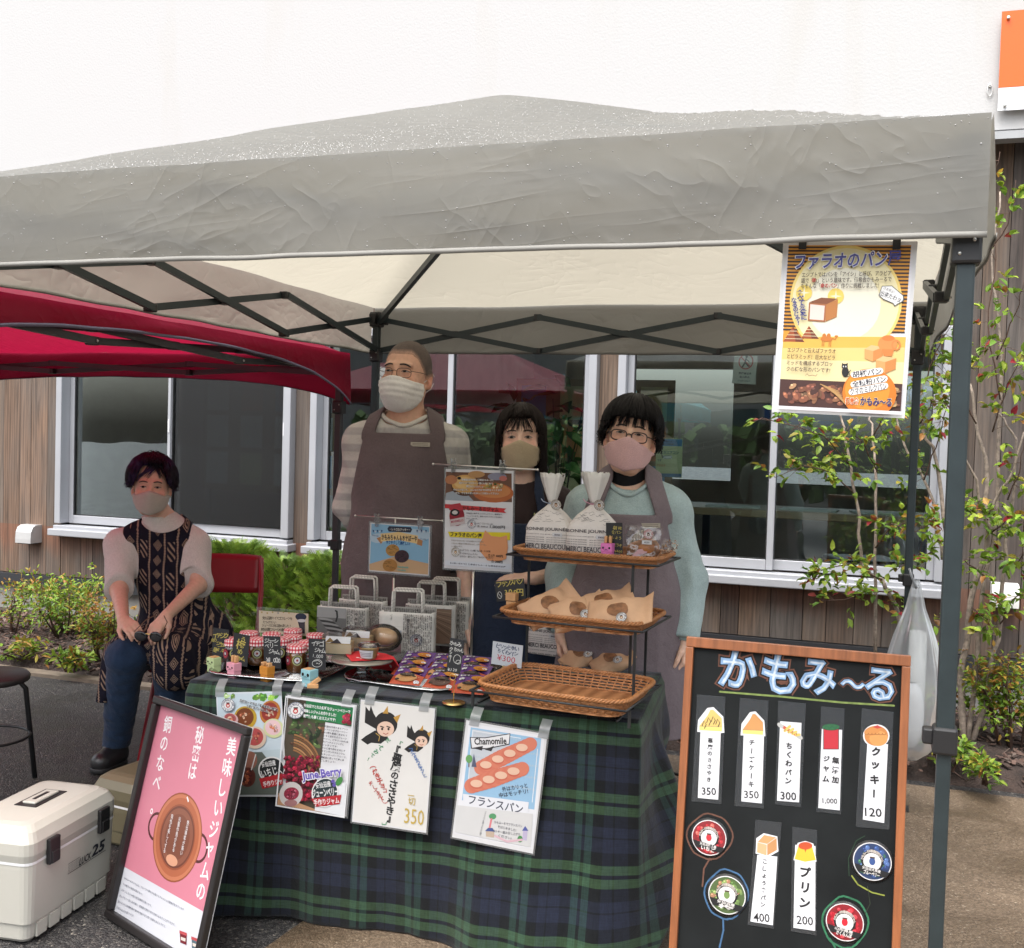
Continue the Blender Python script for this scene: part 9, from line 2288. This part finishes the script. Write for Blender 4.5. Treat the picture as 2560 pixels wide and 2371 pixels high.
g = MB(); g.grid(lambda u, v: (.05*math.cos(u*2*PI+.4)*(.3+.7*math.sin(PI*v)**.4), .045*math.sin(u*2*PI+.4)*(.3+.7*math.sin(PI*v)**.4), .28+.26*v), 20, 10); g.obj('white_weight', mat('white_weight', (.7, .7, .7), .6, var=.05), t)
g = MB(); g.tube([(.012*math.cos(i*PI/6), .012*math.sin(i*PI/6), .925) for i in range(12)], .004, 5, closed=True); g.tube([(0, -.012, .92), (-.02, -.02, .97), (-.03, -.014, 1.0)], .005, 5); g.obj('knot', PB, t)
# sign board and hook on the white wall
t = thing('wall_sign', 'orange and white acrylic sign on standoffs at the upper right wall', 'sign', (0, 0, 0)); YS = 3.99
a_, b_ = aty(2505, 30, YS), aty(2498, 278, YS); mid = aty(2503, 220, YS).z
g = MB(); g.box((a_.x+.4, YS, (a_.z+mid)/2), (.8, .008, a_.z-mid)); g.obj('orange_panel', mat('orange_acrylic', (.70, .10, .008), .3, var=.02), t)
g = MB(); g.box((a_.x+.4, YS, (mid+b_.z)/2-.001), (.8, .008, mid-b_.z-.002)); g.obj('white_panel', mat('frosted_acrylic', (.66, .68, .70), .3, var=.03), t)
for q in ((2521, 46), (2512, 265)): p = aty(*q, YS-.008); g = MB(); g.lathe([(.009, 0), (.009, .012), (.006, .014)], n=14, c=p, X=Matrix.Rotation(PI/2, 4, 'X')); g.tube([p, p+Vector((0, .07, 0))], .005, 8); g.obj('standoff', STEEL, t)
p = aty(2474, 228, 4.03); t = thing('wall_hook', 'small grey ring hook on the white wall beside the sign', 'hook', p)
g = MB(); g.tube([(.012*math.cos(i*PI/8), -.01, .03*math.sin(i*PI/8)) for i in range(16)], .003, 6, closed=True); g.obj('ring', STEEL, t); g = MB(); g.rbox((0, .006, .028), (.012, .024, .02), .002); g.obj('mount', STEEL, t)
# notices seen behind the glass
def wnotice(label, quad, Y, draw, bg):
 P = [aty(*q, Y) for q in quad]; ex = ((P[1]-P[0])+(P[2]-P[3]))/2; ey = ((P[0]-P[3])+(P[1]-P[2]))/2; a = Art(quad, ex.length, ey.length, bg); draw(a); o = a.obj('window_notice'); o.matrix_world = frame(P[0], ex, ey); tag(o, label, 'notice')
def w1(a):
 a.ring(1866, 905, 17, 18, 3.2, (190, 60, 60)); a.line([(1853, 893), (1878, 918)], 3, (190, 60, 60)); a.ell(1867, 893, 3, 3.5, (40, 40, 44)); a.line([(1866, 898), (1864, 908), (1858, 918)], 4, (40, 40, 44)); a.line([(1865, 908), (1873, 917)], 3, (40, 40, 44)); a.line([(1866, 899), (1874, 905)], 2.5, (40, 40, 44))
 a.text('関係者以外', (1850, 934), (1882, 935), 6, (60, 60, 64), .05); a.text('立入禁止', (1852, 943), (1878, 944), 6, (60, 60, 64), .05); a.text('STAFF ONLY', (1848, 953), (1880, 954), 4.5, (90, 90, 94), .03)
wnotice('small no entry notice with walking figure taped inside the right window', [(1836, 886), (1894, 890), (1893, 962), (1834, 960)], YW+.05, w1, (196, 190, 176))
def w2(a):
 a.poly([(1641, 1098), (1706, 1098), (1705, 1116), (1640, 1115)], (70, 130, 180)); a.poly([(1640, 1183), (1704, 1185), (1704, 1194), (1640, 1192)], (70, 130, 180)); a.text('補助で買える', (1646, 1103), (1680, 1104), 4, (40, 60, 90), .03); a.text('パッケージ提案', (1644, 1110), (1684, 1111), 4.5, (40, 60, 90), .03); a.text('省エネエアコン', (1643, 1131), (1697, 1132), 9, (40, 110, 100), .05); a.text('です', (1644, 1151), (1654, 1151), 6, (50, 70, 110), .03); a.text('できます', (1642, 1163), (1664, 1164), 6, (210, 130, 60), .03); a.rect(1658, 1139, 1680, 1147, (244, 244, 240)); a.ring(1669, 1143, 11, 4, .8, (90, 110, 110))
wnotice('pale yellow air conditioner leaflet inside the window beside the bobbed head', [(1641, 1096), (1707, 1097), (1705, 1195), (1639, 1192)], YW+.05, w2, (214, 220, 170))
# potted plant and shelves inside
t = thing('potted_plant', 'leafy houseplant standing indoors behind the young woman', 'plant', (aty(1400, 1100, 5.0).x, 5.0, .3)); lf = MB(); g = MB()
for i in range(26):
 a = QL.uniform(0, 2*PI); e = Vector((.32*math.cos(a)*QL.random(), .25*math.sin(a), QL.uniform(.6, 1.45))); g.tube([(0, 0, .3), e*.5+Vector((0, 0, .3)), e], .003, 5)
 for k in range(4): leaf(lf, e+Vector((QL.gauss(0, .05), QL.gauss(0, .05), QL.gauss(0, .08))), (math.cos(a)+QL.gauss(0, .5), math.sin(a)+QL.gauss(0, .5), QL.gauss(-.2, .4)), QL.uniform(.14, .24), .085, (.07, .16, .04))
g.obj('stem', BARKD, t); lf.obj('leaves', LEAF, t); g = MB(); g.lathe([(.11, 0), (.15, .3), (.14, .3), (.13, .27)], n=20); g.obj('pot', mat('white_pot', (.6, .58, .54), .5), t)
t = thing('shelf_unit', 'pale shelf unit with frames standing indoors by the middle window', 'shelf', (-3.0, 7.6, .3));
for z in (.4, .8, 1.2, 1.6): g = MB(); g.box((0, 0, z), (1.3, .35, .03)); g.obj('shelf', tw, t)
for x in (-.65, .65): g = MB(); g.box((x, 0, .82), (.03, .35, 1.6)); g.obj('side_panel', tw, t)
